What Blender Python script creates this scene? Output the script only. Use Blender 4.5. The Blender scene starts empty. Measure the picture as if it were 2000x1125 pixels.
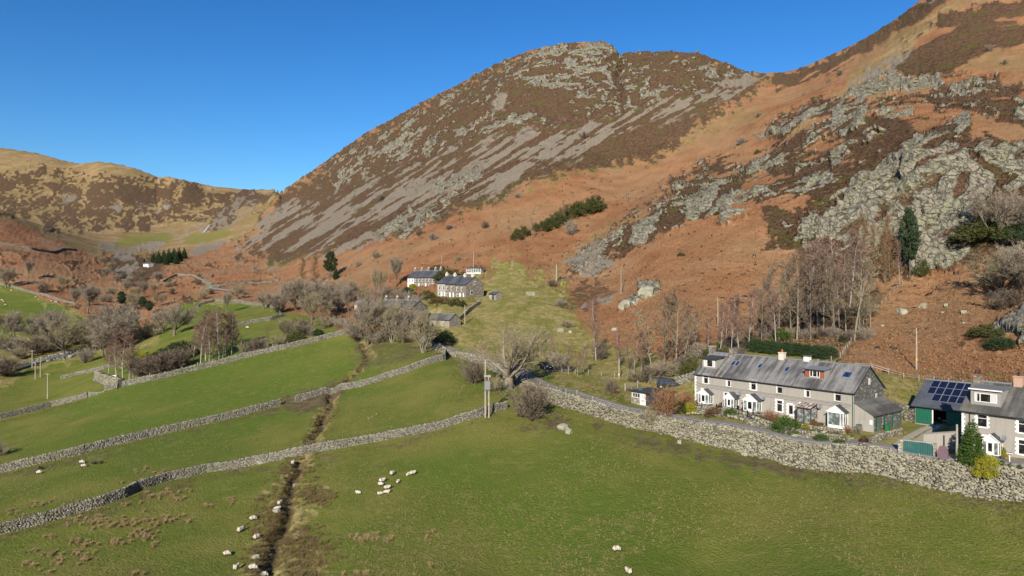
import bpy, bmesh, math, random
import numpy as np
from mathutils import Vector, Matrix

S = bpy.context.scene
COL = S.collection
rad = math.radians

# ------------------------------------------------------------------ camera, sky, sun, exposure
CAMZ = 30.0
cam_d = bpy.data.cameras.new('camera'); cam_d.sensor_width = 36.0; cam_d.lens = 36.0*1333/2000
cam_d.clip_start = 0.5; cam_d.clip_end = 12000
cam = bpy.data.objects.new('camera', cam_d); COL.objects.link(cam)
cam.location = (0, 0, CAMZ); cam.rotation_euler = (rad(90), 0, 0)
S.camera = cam

SUN_AZ = rad(15.0)      # light travels towards +Y, turned this much to +X
SUN_EL = rad(27.0)
w = bpy.data.worlds.new('World'); S.world = w; w.use_nodes = True
wt = w.node_tree; wt.nodes.clear()
sky = wt.nodes.new('ShaderNodeTexSky'); sky.sky_type = 'NISHITA'; sky.sun_disc = False
sky.sun_elevation = SUN_EL; sky.sun_rotation = SUN_AZ + math.pi
sky.altitude = 150; sky.air_density = 1.15; sky.dust_density = 0.5; sky.ozone_density = 5.0
hs = wt.nodes.new('ShaderNodeHueSaturation'); hs.inputs['Saturation'].default_value = 1.22
bg = wt.nodes.new('ShaderNodeBackground'); bg.inputs['Strength'].default_value = 0.058
wo = wt.nodes.new('ShaderNodeOutputWorld')
wt.links.new(sky.outputs[0], hs.inputs['Color']); gm = wt.nodes.new('ShaderNodeGamma'); gm.inputs['Gamma'].default_value = 1.28
wt.links.new(hs.outputs[0], gm.inputs['Color']); wt.links.new(gm.outputs[0], bg.inputs[0]); wt.links.new(bg.outputs[0], wo.inputs[0])

sl = bpy.data.lights.new('sun', 'SUN'); sl.energy = 4.7; sl.angle = rad(0.5); sl.color = (1.0, 0.90, 0.75)
so = bpy.data.objects.new('sun', sl); COL.objects.link(so)
so.location = (-60, -200, 150)
to_sun = Vector((-math.sin(SUN_AZ)*math.cos(SUN_EL), -math.cos(SUN_AZ)*math.cos(SUN_EL), math.sin(SUN_EL)))
so.rotation_euler = to_sun.to_track_quat('Z', 'Y').to_euler()

vs = S.view_settings
vs.view_transform = 'Standard'; vs.look = 'None'; vs.gamma = 1.0; vs.exposure = 0.58; vs.use_curve_mapping = False
S.cycles.max_bounces = 5; S.cycles.diffuse_bounces = 2; S.cycles.glossy_bounces = 2
S.cycles.transparent_max_bounces = 6; S.cycles.caustics_reflective = False; S.cycles.caustics_refractive = False

# ------------------------------------------------------------------ noise
_rg = np.random.RandomState(7)
_perm = np.concatenate([_rg.permutation(256)]*3).astype(np.int64)
_val = (_rg.rand(256)*2-1).astype(np.float32)

def vnoise(x, y, z):
    xi = np.floor(x).astype(np.int64); yi = np.floor(y).astype(np.int64); zi = np.floor(z).astype(np.int64)
    fx = (x-xi).astype(np.float32); fy = (y-yi).astype(np.float32); fz = (z-zi).astype(np.float32)
    fx = fx*fx*(3-2*fx); fy = fy*fy*(3-2*fy); fz = fz*fz*(3-2*fz)
    xi &= 255; yi &= 255; zi &= 255
    a0 = _perm[xi]; a1 = _perm[xi+1]
    out = 0
    r = []
    for a in (a0, a1):
        b0 = _perm[a+yi]; b1 = _perm[a+yi+1]
        for b in (b0, b1):
            v0 = _val[_perm[b+zi]]; v1 = _val[_perm[b+zi+1]]
            r.append(v0+(v1-v0)*fz)
    c0 = r[0]+(r[1]-r[0])*fy; c1 = r[2]+(r[3]-r[2])*fy
    return c0+(c1-c0)*fx

def fbm(x, y, z, oct=4, ridged=False):
    t = 0; a = 1.0; s = 0
    for o in range(oct):
        n = vnoise(x, y, z)
        if ridged: n = 1-2*np.abs(n)
        t = t+a*n; s += a; a *= 0.5
        x = x*2.03+17.1; y = y*2.03+5.7; z = z*2.03+9.3
    return t/s

def cellnoise(x, y, z):
    xi, yi, zi = np.floor(x).astype(np.int64), np.floor(y).astype(np.int64), np.floor(z).astype(np.int64)
    best = np.full(x.shape, 9.0); b2 = np.full(x.shape, 9.0); val = np.zeros(x.shape)
    for i in (-1, 0, 1):
        for j in (-1, 0, 1):
            for k in (-1, 0, 1):
                a, b, c = xi+i, yi+j, zi+k; h = _perm[_perm[_perm[a & 255]+(b & 255)]+(c & 255)]
                d = (a+.5+.45*_val[h]-x)**2+(b+.5+.45*_val[_perm[h]]-y)**2+(c+.5+.45*_val[_perm[h+1]]-z)**2
                m = d < best; b2 = np.where(m, best, np.minimum(b2, d)); val = np.where(m, _val[_perm[h+2]], val); best = np.where(m, d, best)
    return val, np.sqrt(b2)-np.sqrt(best)

def sstep(a, b, x):
    t = np.clip((x-a)/(b-a), 0, 1); return t*t*(3-2*t)

# ------------------------------------------------------------------ terrain: a surveyed height field
F = 1333.0
def P(px, py, Y):                     # survey point: bearing and dip from the viewpoint, and its distance
    return ((px-1000)/F*Y, Y, CAMZ-(py-562.5)/F*Y)
CTRL = [(0,1125,75),(300,1125,73),(600,1125,72),(1000,1125,71),(1400,1125,70.5),(2000,1125,68),
(2000,1050,73),(2000,978,80),(1750,1000,80),(1500,895,101),(1500,980,87),(1300,850,110),(1120,808,118),(1000,870,107),(1000,950,92),
(800,930,97),(700,1000,87),(1000,1040,80),(1400,1040,79),(1750,935,89.5),
(0,1040,88),(240,970,98),(600,885,112),(850,830,118),(960,805,120),(-150,1060,86),
(20,915,125),(300,845,140),(550,785,155),(700,745,163),(870,695,170),(400,870,126),
(0,815,185),(165,770,198),(400,710,205),(560,675,208),(680,650,210),(300,790,165),(-150,850,180),
(880,685,185),(1037,732,147),(1211,783,126),(1480,838,105.7),(1700,868,93.5),(2000,922,81.5),(2150,955,76.5),
(1357,785,127),(1668,840,102.5),(1510,812,114),(1726,790,110),(1880,880,90),(2000,893,84),(2150,915,80),(1785,823,107),(1700,720,128),(2000,755,112),(1790,720,133),(1640,700,140),
(1545,695,150),(1400,690,150),(1450,720,132),(1470,650,170),(1305,757,141),(1240,785,127),(1350,730,143),(1180,735,150),(1100,735,147),(1180,700,170),(1165,690,178),
(1160,640,205),(1200,560,250),(1120,600,230),(1000,600,225),(950,640,205),(950,580,250),(860,572,255),(800,560,280),(770,632,215),(700,640,215),
(1000,520,290),(1085,545,275),(880,640,200),
(1000,440,350),(1000,350,430),(1000,250,530),(1000,180,620),(800,480,370),(800,400,470),(800,300,640),
(650,520,400),(650,450,520),(650,400,680),(650,340,900),(560,550,420),(560,500,560),(560,450,750),(560,400,1000),
(450,550,430),(450,520,560),(450,480,800),(450,430,1100),(450,400,1400),(350,540,480),(350,500,720),(350,480,950),(350,450,1250),(350,400,1600),
(250,560,440),(250,520,600),(250,480,1000),(250,450,1250),(250,400,1600),(250,350,1900),(100,430,1400),(100,380,1750),(0,420,1400),(0,350,1950),(-200,400,1500),
(0,430,600),(60,455,600),(120,490,570),(180,530,520),(0,500,480),(100,540,440),(0,560,400),(-200,450,520),(-200,390,620),(-200,560,380),
(0,640,300),(100,610,340),(0,600,350),(180,625,320),(0,690,270),(60,715,260),(150,690,275),(200,660,300),(240,620,340),(300,600,360),
(230,580,400),(0,740,240),(93,778,209),(200,742,212),(380,640,270),(450,610,310),(560,600,300),(500,640,250),(640,600,290),(300,690,235),(-150,700,250),
(1790,650,158),(1820,535,190),(1900,610,158),(2000,700,125),(2000,600,150),(1960,560,175),(2150,650,120),(2150,540,150),(1700,640,165),(1650,600,185),(1600,530,210),(1560,500,222),
(1830,280,225),(1700,340,240),(1600,420,235),(1950,290,215),(1950,400,195),(1950,480,182),(2150,400,180),(2150,250,230),
(1830,240,260),(1950,240,250),(1750,200,320),(1830,150,360),(1950,150,330),(1950,60,430),(1830,60,480),(2150,100,350),(2150,0,430),
(1700,250,290),(1600,300,310),(1650,200,370),(1500,420,250),(1480,360,300),(1400,440,260),(1350,400,300),(1300,500,250),(1240,470,285),(1400,530,220),(1300,600,200),
(1450,600,190),(1350,650,170),(1500,300,370),(1480,240,430),(1550,250,370),
(1300,330,430),(1400,250,480),(1300,250,500),(1200,400,370),(1200,300,480),(1200,200,570),(1350,170,580),(1450,180,550),(1550,180,500),(1600,150,520),(1700,100,520),
(1100,450,340),(1150,380,390),(1100,300,470),(1100,180,610)]
CREST = [(-900,250,2300),(-200,272,2300),(0,286,2300),(76,298,2250),(133,314,2200),(157,317,2150),(193,314,2100),(224,317,2080),(263,326,2050),(308,343,2000),(326,342,1900),(360,349,1850),(393,358,1850),
(447,365,1850),(490,369,1850),(540,368,1800),(556,366,1250),(600,339,1150),(640,313,1060),(684,280,970),(716,257,930),(809,206,840),(901,160,780),(979,119,740),(1040,97,715),(1104,85,700),(1143,80,695),(1180,81,690),(1200,90,690),
(1209,104,690),(1220,103,650),(1257,97,650),(1296,98,640),(1360,102,630),(1384,110,625),(1408,122,620),(1456,138,610),(1488,142,610),(1532,140,600),(1580,124,590),(1640,98,580),(1680,78,575),(1716,58,570),
(1752,35,565),(1790,2,560),(1850,-45,550),(1950,-110,540),(2100,-170,520),(2500,-200,520)]

def th_of_px(px): return math.atan((px-1000)/F)
_C = np.array([P(*c) for c in CTRL])
_cth = np.arctan2(_C[:,0], _C[:,1]); _cr = np.hypot(_C[:,0], _C[:,1])

# the dry stone bank below the road: a real step in the ground
ROADW = np.array([(92.0, 53.0), P(2400,1030,70)[:2], P(2150,965,76.5)[:2], P(2000,930,80.6)[:2], P(1750,895,90.2)[:2], P(1500,850,101.8)[:2], P(1300,805,112)[:2], P(1120,770,121.5)[:2],
                  P(1050,740,133)[:2], P(960,705,160)[:2], P(870,675,182)[:2], P(800,655,200)[:2]])
STEPH = np.array([3.2,3.2,3.2,3.2,3.1,3.1,2.6,2.2,1.8,1.5,1.2,0.4])
def polyline_sd(x, y, pts, vals=None):
    best = np.full(x.shape, 1e9); sd = np.zeros(x.shape); val = np.zeros(x.shape)
    for i in range(len(pts)-1):
        ax, ay = pts[i]; bx, by = pts[i+1]; dx, dy = bx-ax, by-ay; L2 = dx*dx+dy*dy
        t = np.clip(((x-ax)*dx+(y-ay)*dy)/L2, 0, 1)
        qx = x-(ax+t*dx); qy = y-(ay+t*dy); d = np.hypot(qx, qy)
        s = np.sign(dy*(x-ax)-dx*(y-ay))      # right of travel is positive
        m = d < best
        best = np.where(m, d, best); sd = np.where(m, d*np.where(s == 0, 1, s), sd)
        if vals is not None: val = np.where(m, vals[i]+(vals[i+1]-vals[i])*t, val)
    return sd, val
def road_step(x, y):
    x = np.asarray(x, float); y = np.asarray(y, float)
    out = np.zeros(x.shape)
    m = (y > 35) & (y < 260) & (x > -60) & (x < 140)
    if m.any():
        sd, h = polyline_sd(x[m], y[m], ROADW, STEPH)
        out[m] = h*sstep(-0.5, 1.3, sd)*np.exp(-np.maximum(sd, 0)/45.0)
    return out

_h = (_C[:,2]-road_step(_C[:,0], _C[:,1])-2.0)/_cr
_near = [(t, math.log(r), 0.0) for t in (-.95,-.6,-.3,0,.3,.6,.95) for r in (4, 15, 35, 52)]
TX = np.concatenate([_cth, [n[0] for n in _near]])*3.0
TV = np.concatenate([np.log(_cr), [n[1] for n in _near]])
TH = np.concatenate([_h, [n[2] for n in _near]])
def _k(d2): return 0.5*d2*np.log(d2+1e-12)
_n = len(TX)
_A = np.zeros((_n+3, _n+3))
_A[:_n,:_n] = _k((TX[:,None]-TX[None])**2+(TV[:,None]-TV[None])**2)+np.eye(_n)*2e-4
_A[:_n,_n] = _A[_n,:_n] = 1; _A[:_n,_n+1] = _A[_n+1,:_n] = TX; _A[:_n,_n+2] = _A[_n+2,:_n] = TV
_W = np.linalg.solve(_A, np.concatenate([TH, [0,0,0]]))
NT, NV = 420, 520
GT = np.linspace(-0.98, 0.98, NT); GV = np.linspace(math.log(3.0), math.log(5000), NV)
G = np.zeros((NT, NV))
for i, t in enumerate(GT):
    G[i] = _k((t*3-TX[None])**2+(GV[:,None]-TV[None])**2)@_W[:_n]+_W[_n]+_W[_n+1]*t*3+_W[_n+2]*GV
# near the viewpoint the field is level
_nb = 1-sstep(math.log(30), math.log(55), GV)
G = G*(1-_nb)[None]
# crests
CP = np.array(CREST, float)
CT = np.arctan((CP[:,0]-1000)/F)
def crest(t):
    px = 1000+F*np.tan(np.clip(t, -1.2, 1.2)); py = np.interp(px, CP[:,0], CP[:,1]); Y = np.interp(px, CP[:,0], CP[:,2])
    ct = np.cos(t)
    return (562.5-py)/F*ct, Y/ct
for i, t in enumerate(GT):
    ec, rc = crest(np.array(t)); vc = math.log(rc)
    e = G[i]-28.0/np.exp(GV)
    delta = ec-np.interp(vc, GV, e)
    e = e+delta*sstep(vc-0.42, vc, GV)
    R = np.exp(GV); Zc = ec*rc+CAMZ
    back = (Zc-0.22*(R-rc)-CAMZ)/R
    e = np.where(GV > vc, np.maximum(back, -CAMZ/R+0.005), np.minimum(e, ec+0.0))
    G[i] = e+28.0/R
def ground0(x, y):
    t = np.clip(np.arctan2(x, y), GT[0], GT[-1]-1e-9); r = np.maximum(np.hypot(x, y), 3.01); v = np.clip(np.log(r), GV[0], GV[-1]-1e-6)
    fi = (t-GT[0])/(GT[1]-GT[0]); fj = (v-GV[0])/(GV[1]-GV[0])
    i = np.minimum(fi.astype(int), NT-2); j = np.minimum(fj.astype(int), NV-2); a = fi-i; b = fj-j
    h = G[i,j]*(1-a)*(1-b)+G[i+1,j]*a*(1-b)+G[i,j+1]*(1-a)*b+G[i+1,j+1]*a*b
    return 2.0+h*r

# level building platforms (x, y, radius, z)
STREAM_PTS = [[(500,1180,66),(525,1125,72),(535,1060,80),(565,985,91),(575,930,101),(588,890,110)],
              [(600,880,114),(625,830,128),(645,795,148),(650,770,157)],[(660,758,160),(700,725,172),(722,700,183),(712,680,195),(690,655,208)]]
STREAMS = [np.array([P(*q)[:2] for q in s]) for s in STREAM_PTS]
def stream_cut(x, y):
    out = np.zeros(x.shape); dd = np.full(x.shape, 99.0)
    m = (y > 55) & (y < 230) & (x < 0) & (x > -70)
    if m.any():
        xx = x[m]+0.5*vnoise(x[m]*.35, y[m]*.35, x[m]*0); yy = y[m]
        for k, s in enumerate(STREAMS):
            sd, _ = polyline_sd(xx, yy, s); d = np.abs(sd)
            dd[m] = np.minimum(dd[m], d)
        n = fbm(x[m]*.6, y[m]*.6, 0*x[m], 2)
        out[m] = -(0.95+0.5*n)*(1-sstep(0.25, 1.5, dd[m]))+0.12*(sstep(1.2, 2.0, dd[m])-sstep(2.0, 4.0, dd[m]))
    return out, dd
PLATS = []      # (cx, cy, ux, uy, half_len, half_dep, z, soft)
def plat(z, x, y):
    for cx, cy, ux, uy, hl, hd, pz, soft in PLATS:
        m = (np.abs(x-cx) < hl+hd+soft) & (np.abs(y-cy) < hl+hd+soft)
        if not m.any(): continue
        a = np.abs((x[m]-cx)*ux+(y[m]-cy)*uy)-hl; b = np.abs(-(x[m]-cx)*uy+(y[m]-cy)*ux)-hd
        d = np.maximum(a, b); k = 1-sstep(0, soft, d)
        z[m] = z[m]*(1-k)+pz*k
    return z
# terrace frame: t runs along the front to the right, b to the back
TA = np.array([35.1-2.35*.603, 123.9+2.35*.797]); TU = np.array([.603, -.797]); TB = np.array([.797, .603])
TL = 29.25; TD = 9.4; TZ = 8.8
def TP(t, b): return TA+TU*t+TB*b
_c = TP(TL/2, TD/2-0.3); PLATS.append((_c[0], _c[1], TU[0], TU[1], TL/2+4.0, TD/2+2.0, TZ, 3.5))
for _o, _u, _L, _D, _z in ((np.array([-16.9, 250.0]), np.array([.68, -.73]), 17.4, 8.6, 26.3), (np.array([-31.9, 282.0]), np.array([.70, -.71]), 19.0, 7.6, 29.7), (np.array([-31.6, 213.0]), np.array([.80, -.60]), 15.5, 7.5, 18.4)):
    _u = _u/np.hypot(*_u); _m = _o-_u*_L/2+np.array([-_u[1], _u[0]])*(_D/2-2.0); PLATS.append((_m[0], _m[1], _u[0], _u[1], _L/2+1.0, _D/2+2.6, _z, 5.0))
def ground(x, y, detail=True):
    x = np.atleast_1d(np.asarray(x, float)); y = np.atleast_1d(np.asarray(y, float))
    z = ground0(x, y)+road_step(x, y)
    z = plat(z, x, y)
    c, _ = stream_cut(x, y)
    z = z+c
    r = np.hypot(x, y)
    if detail:
        k = sstep(20, 60, r)
        z = z+k*(0.10*fbm(x/7, y/7, 0*x, 2)+sstep(180, 500, r)*2.0*fbm(x/40, y/40, 0*x, 3))
    return z
def gz(x, y): return float(ground(x, y)[0])
_vv = np.linspace(math.log(40), math.log(2600), 2600)
def hit(px, py):                    # where the sight line of a survey bearing meets the ground
    t = math.atan((px-1000)/F); r = np.exp(_vv); x = r*math.sin(t); y = r*math.cos(t)
    z = ground(x, y); pyv = 562.5-F*(z-CAMZ)/y
    k = np.argmax(pyv <= py) if (pyv <= py).any() else len(r)-1
    k = max(k, 1)
    f = (pyv[k-1]-py)/max(pyv[k-1]-pyv[k], 1e-6); rr = r[k-1]+(r[k]-r[k-1])*min(max(f, 0), 1)
    X, Yy = rr*math.sin(t), rr*math.cos(t)
    return Vector((X, Yy, gz(X, Yy)))
# ------------------------------------------------------------------ material helpers
def new_mat(name):
    m = bpy.data.materials.new(name); m.use_nodes = True; nt = m.node_tree; nt.nodes.clear()
    o = nt.nodes.new('ShaderNodeOutputMaterial'); b = nt.nodes.new('ShaderNodeBsdfPrincipled')
    nt.links.new(b.outputs[0], o.inputs[0]); b.inputs['Roughness'].default_value = 0.85
    b.inputs['Specular IOR Level'].default_value = 0.25
    return m, nt, b
def N(nt, typ, **kw):
    n = nt.nodes.new(typ)
    for k, v in kw.items():
        if k in ('op', 'operation'): n.operation = v
        elif k == 'blend': n.data_type = 'RGBA'; n.blend_type = v
        else: n.inputs[k].default_value = v
    return n
def noise(nt, vec, scale, detail=3, rough=0.55, dist=0.0):
    n = nt.nodes.new('ShaderNodeTexNoise'); n.inputs['Scale'].default_value = scale; n.inputs['Detail'].default_value = detail
    n.inputs['Roughness'].default_value = rough; n.inputs['Distortion'].default_value = dist
    if vec is not None: nt.links.new(vec, n.inputs['Vector'])
    return n.outputs['Fac']
def setin(nt, sock, v):
    if isinstance(v, bpy.types.NodeSocket): nt.links.new(v, sock)
    else: sock.default_value = v
def math_n(nt, op, a, b=0.0, c=None):
    n = nt.nodes.new('ShaderNodeMath'); n.operation = op; setin(nt, n.inputs[0], a); setin(nt, n.inputs[1], b)
    if c is not None: setin(nt, n.inputs[2], c)
    return n.outputs[0]
def mixc(nt, fac, a, b, blend='MIX'):
    n = nt.nodes.new('ShaderNodeMix'); n.data_type = 'RGBA'; n.blend_type = blend
    setin(nt, n.inputs['Factor'], fac)
    for s, v in ((n.inputs['A'], a), (n.inputs['B'], b)):
        if isinstance(v, bpy.types.NodeSocket): nt.links.new(v, s)
        else: s.default_value = (*v[:3], 1)
    return n.outputs['Result']
def ramp01(nt, v, lo, hi):
    n = nt.nodes.new('ShaderNodeMapRange'); n.interpolation_type = 'SMOOTHSTEP'
    setin(nt, n.inputs['Value'], v); n.inputs['From Min'].default_value = lo; n.inputs['From Max'].default_value = hi
    return n.outputs['Result']
def scalev(nt, vec, s):
    n = nt.nodes.new('ShaderNodeVectorMath'); n.operation = 'MULTIPLY'; nt.links.new(vec, n.inputs[0]); n.inputs[1].default_value = s
    return n.outputs[0]
def bump(nt, b, h, strength, dist):
    n = nt.nodes.new('ShaderNodeBump'); n.inputs['Strength'].default_value = strength; n.inputs['Distance'].default_value = dist
    nt.links.new(h, n.inputs['Height']); nt.links.new(n.outputs[0], b.inputs['Normal'])

# ------------------------------------------------------------------ terrain mesh
NC, NR = 1020, 575
HALF = rad(41.5)
_sd = np.concatenate([np.linspace(math.pi, rad(66), 22)[:-1], np.linspace(rad(66), HALF, 110)])
ths = np.concatenate([-_sd[:-1], np.linspace(-HALF, HALF, NC), _sd[::-1][1:-1]])
NS = len(_sd)-1
NCOL = len(ths)
vd = np.linspace(math.log(7.0), math.log(4200), 900)
Rm = np.zeros((NCOL, NR))
for i, t in enumerate(ths):
    tc = min(max(t, -0.97), 0.97)
    R = np.exp(vd); x = R*math.sin(tc); y = R*math.cos(tc)
    z = ground(x, y, False); py = 562.5-F*(z-CAMZ)/(R*math.cos(tc))
    ec, rc = crest(np.array(tc)); rc = float(rc)
    wgt = np.abs(np.gradient(np.clip(py, -200, 1400), vd))+60.0
    wgt[(R < 55)] = 25; wgt[R > rc*1.02] = 25
    wgt = np.convolve(np.pad(wgt, 12, 'edge'), np.ones(25)/25, 'valid')
    cs = np.concatenate([[0], np.cumsum((wgt[1:]+wgt[:-1])/2)])
    Rm[i] = np.exp(np.interp(np.linspace(0, cs[-1], NR), cs, vd))
# smooth between neighbouring bearings
_k7 = np.ones(7)/7
_sl = slice(NS, NS+NC)
Rm[_sl] = np.exp(np.apply_along_axis(lambda c: np.convolve(np.pad(c, 3, 'edge'), _k7, 'valid'), 0, np.log(Rm[_sl])))
X = Rm*np.sin(ths)[:,None]; Yv = Rm*np.cos(ths)[:,None]
Z = ground(X.ravel(), Yv.ravel()).reshape(X.shape)

yy = np.maximum(Yv, 1.0)
PX = 1000+F*np.clip(X/yy, -4, 4); PY = 562.5-F*(Z-CAMZ)/yy
PX = np.where(Yv > 1, PX, np.where(X > 0, 4000, -3000)); PY = np.where(Yv > 1, PY, 1500)
shape = X.shape
fx, fy, fz = X.ravel(), Yv.ravel(), Z.ravel()
fpx, fpy = PX.ravel(), PY.ravel()
dist0 = np.hypot(fx, fy)
# ragged outlines for the cover map
w1 = fbm(fpx/60, fpy/40, 0*fpx, 3); w2 = fbm(fpx/60+40, fpy/40+11, 0*fpx, 3); w3 = fbm(fpx/11, fpy/8, 0*fpx+3, 3); w4 = fbm(fpx/11+9, fpy/8+7, 0*fpx+3, 3)
w5 = fbm(fpx/4.2, fpy/3.2, 0*fpx+8, 2)
WX = fpx+20*w1+12*w3+4*w5; WY = fpy+13*w2+8*w4+3*w5
def poly(pts, soft=6.0, warp=1.0):
    pts = np.array(pts, float); out = np.zeros(fpx.shape, np.float32)
    m = (fpx > pts[:,0].min()-soft-30) & (fpx < pts[:,0].max()+soft+30) & (fpy > pts[:,1].min()-soft-25) & (fpy < pts[:,1].max()+soft+25)
    if not m.any(): return out
    x = fpx[m]*(1-warp)+WX[m]*warp; y = fpy[m]*(1-warp)+WY[m]*warp
    ins = np.zeros(x.shape, bool); d = np.full(x.shape, 1e9)
    n = len(pts)
    for i in range(n):
        ax, ay = pts[i]; bx, by = pts[(i+1) % n]; dx, dy = bx-ax, by-ay
        t = np.clip(((x-ax)*dx+(y-ay)*dy)/(dx*dx+dy*dy+1e-9), 0, 1)
        d = np.minimum(d, (x-ax-t*dx)**2+(y-ay-t*dy)**2)
        c = (ay > y) != (by > y)
        if dy != 0: ins ^= c & (x < dx*(y-ay)/dy+ax)
    sd = np.sqrt(d)*np.where(ins, 1, -1)
    if warp > .9: sd = sd+soft*(1.3*w3[m]+.9*w5[m]); soft = soft*1.5
    out[m] = sstep(-soft, soft, sd)
    return out
def put(dst, m): np.maximum(dst, m, out=dst)
Zr = lambda: np.zeros(fpx.shape, np.float32)
bracken, heather, rock, scree, rough, tan, mud, gorse = [Zr() for _ in range(8)]

hill = 1-poly([(-6000,1700),(-6000,560),(0,556),(40,566),(95,588),(140,602),(190,628),(200,650),(240,650),(300,640),(330,610),(375,592),(420,590),(480,594),(540,598),(560,610),(600,620),(640,628),(680,650),(760,650),(830,668),(880,690),(1000,735),(1110,790),(1200,790),(1300,800),(1500,850),(1700,880),(2000,915),(2600,1010),(9000,1150),(9000,1700)], 5, .5)
river_strip = poly([(-300,650),(0,660),(100,640),(240,650),(300,600),(330,610),(300,680),(200,690),(60,730),(0,770),(-300,800)], 8)
bracken += hill*0.9
heather += 0; 
put(rough, river_strip*0.75); put(mud, poly([(-100,700),(40,690),(110,680),(170,676),(165,690),(90,705),(40,722),(-20,750),(-100,770)], 5)*.4)
# rough grass bank round the upper cottages
bank = poly([(740,655),(770,620),(820,600),(900,575),(955,545),(975,520),(1010,513),(1050,545),(1085,548),(1105,560),(1110,600),(1150,650),(1210,690),(1280,705),(1345,740),(1340,790),(1250,800),(1100,745),(1000,715),(880,690),(800,665)], 24)
put(rough, bank); bracken *= 1-bank*.92
put(bracken, poly([(740,650),(790,640),(850,655),(900,690),(860,690),(780,665)], 5)*.25)
ret = poly([(1350,690),(1450,655),(1560,690),(1640,708),(1760,738),(2000,758),(3600,790),(3600,1000),(1800,880),(1680,850),(1350,790)], 6, .4)
put(rough, ret); bracken *= 1-ret*.95
put(bracken, poly([(1440,640),(1640,600),(1720,560),(1740,580),(1690,640),(1650,690),(1560,680)], 8)*.45); put(mud, poly([(1380,690),(1480,620),(1640,590),(1740,560),(1700,640),(1650,692),(1560,684)], 10)*.8)
# grass paths on the slopes
for pl in ([(1010,520),(1060,565),(1120,605),(1190,660)], [(1000,740),(1060,690),(1010,650),(1000,625),(1040,590),(1010,560)]):
    for a, b in zip(pl, pl[1:]):
        q = poly([(a[0]-4,a[1]-2),(b[0]-4,b[1]-2),(b[0]+4,b[1]+2),(a[0]+4,a[1]+2)], 3, .4); put(gorse, q*.22)
# yellow old-grass runs
tanm = poly([(1090,345),(1260,330),(1420,262),(1500,235),(1500,200),(1440,205),(1330,235),(1200,300)], 14)*.55
put(tan, tanm); put(tan, poly([(1520,270),(1600,210),(1660,150),(1790,40),(1850,0),(1890,0),(1800,80),(1720,160),(1640,200),(1560,260)], 8)*.85)
put(tan, poly([(1850,150),(1900,100),(2000,75),(2543,60),(2906,160),(2000,150)], 12)*.5)
put(tan, poly([(1180,440),(1260,410),(1290,400),(1260,425),(1140,490),(1100,520),(1060,530)], 6)*.6)
far = poly([(-400,430),(0,425),(60,440),(130,480),(190,500),(330,500),(420,490),(480,450),(520,400),(556,366),(560,200),(-400,200)], 6)
bracken *= 1-far
put(tan, far)
# far hill cover
fh = poly([(-300,345),(0,345),(100,335),(200,345),(300,352),(400,362),(470,385),(440,420),(360,440),(280,452),(200,450),(110,452),(60,425),(-300,420)], 6)
nfar = fbm(fpx/28, fpy/14, 0*fpx, 4)
put(heather, fh*sstep(-.45, .45, nfar*.8+.7*w5+.5*w3+.15)); put(gorse, fh*.07*sstep(.0, .3, fbm(fpx/9, fpy/5, 0*fpx+21, 3)))
cr = np.maximum.reduce([poly([(222,402),(230,372),(250,362),(272,366),(290,392),(285,402),(250,405)], 4), poly([(330,390),(345,372),(370,362),(392,366),(398,382),(390,395),(360,402),(330,405)], 4), poly([(285,372),(320,368),(330,385),(300,392)], 4)])
put(rock, cr*.30); put(heather, cr); 
put(scree, poly([(205,415),(225,398),(300,400),(330,405),(310,420),(240,422)], 4)*sstep(-.3, .1, nfar)*.8)
put(scree, np.maximum(poly([(110,390),(140,380),(145,392),(110,400)], 4), poly([(20,405),(50,395),(52,402),(20,410)], 3))*.6)
put(scree, poly([(330,470),(370,450),(420,420),(480,380),(510,378),(490,410),(440,450),(400,470)], 6)*.6*sstep(-.3, .2, w3+w5))
put(heather, poly([(400,425),(440,395),(470,370),(530,378),(520,395),(470,412),(440,440),(405,450)], 5)*.8)
yel = np.maximum(poly([(220,478),(240,460),(330,457),(345,462),(330,478),(270,482)], 5, .4), poly([(360,476),(375,460),(440,446),(458,452),(430,468),(390,478)], 4, .4))
put(gorse, yel*.35); heather *= 1-yel; scree *= 1-yel
put(scree, np.maximum(poly([(190,485),(230,476),(330,482),(300,492),(240,495)], 4)*.8, poly([(370,495),(400,478),(440,472),(432,485),(380,502)], 3, .4)))
put(heather, poly([(205,500),(240,495),(300,492),(320,510),(300,540),(280,570),(230,570),(215,530)], 8)*.7)
put(scree, poly([(225,500),(262,495),(275,520),(262,545),(240,560),(230,545),(245,520)], 5)*sstep(-.2, .2, w3)*.9)
put(rough, poly([(-200,420),(0,425),(60,450),(130,500),(200,545),(180,560),(110,500),(0,470),(-200,450)], 8)*.8)
put(heather, poly([(0,480),(60,492),(110,500),(100,506),(50,500),(0,490)], 3, .3)*.5)

nv = fbm(fpx/24, fpy/9, 0*fpx+31, 3)+.5*w5
vm = poly([(-200,470),(60,480),(200,500),(330,520),(450,500),(560,530),(600,600),(400,600),(200,640),(60,570),(-200,560)], 10)
put(rough, vm*.9*sstep(-.28, .1, nv)); put(heather, vm*.7*sstep(.15, .4, -nv))
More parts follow.
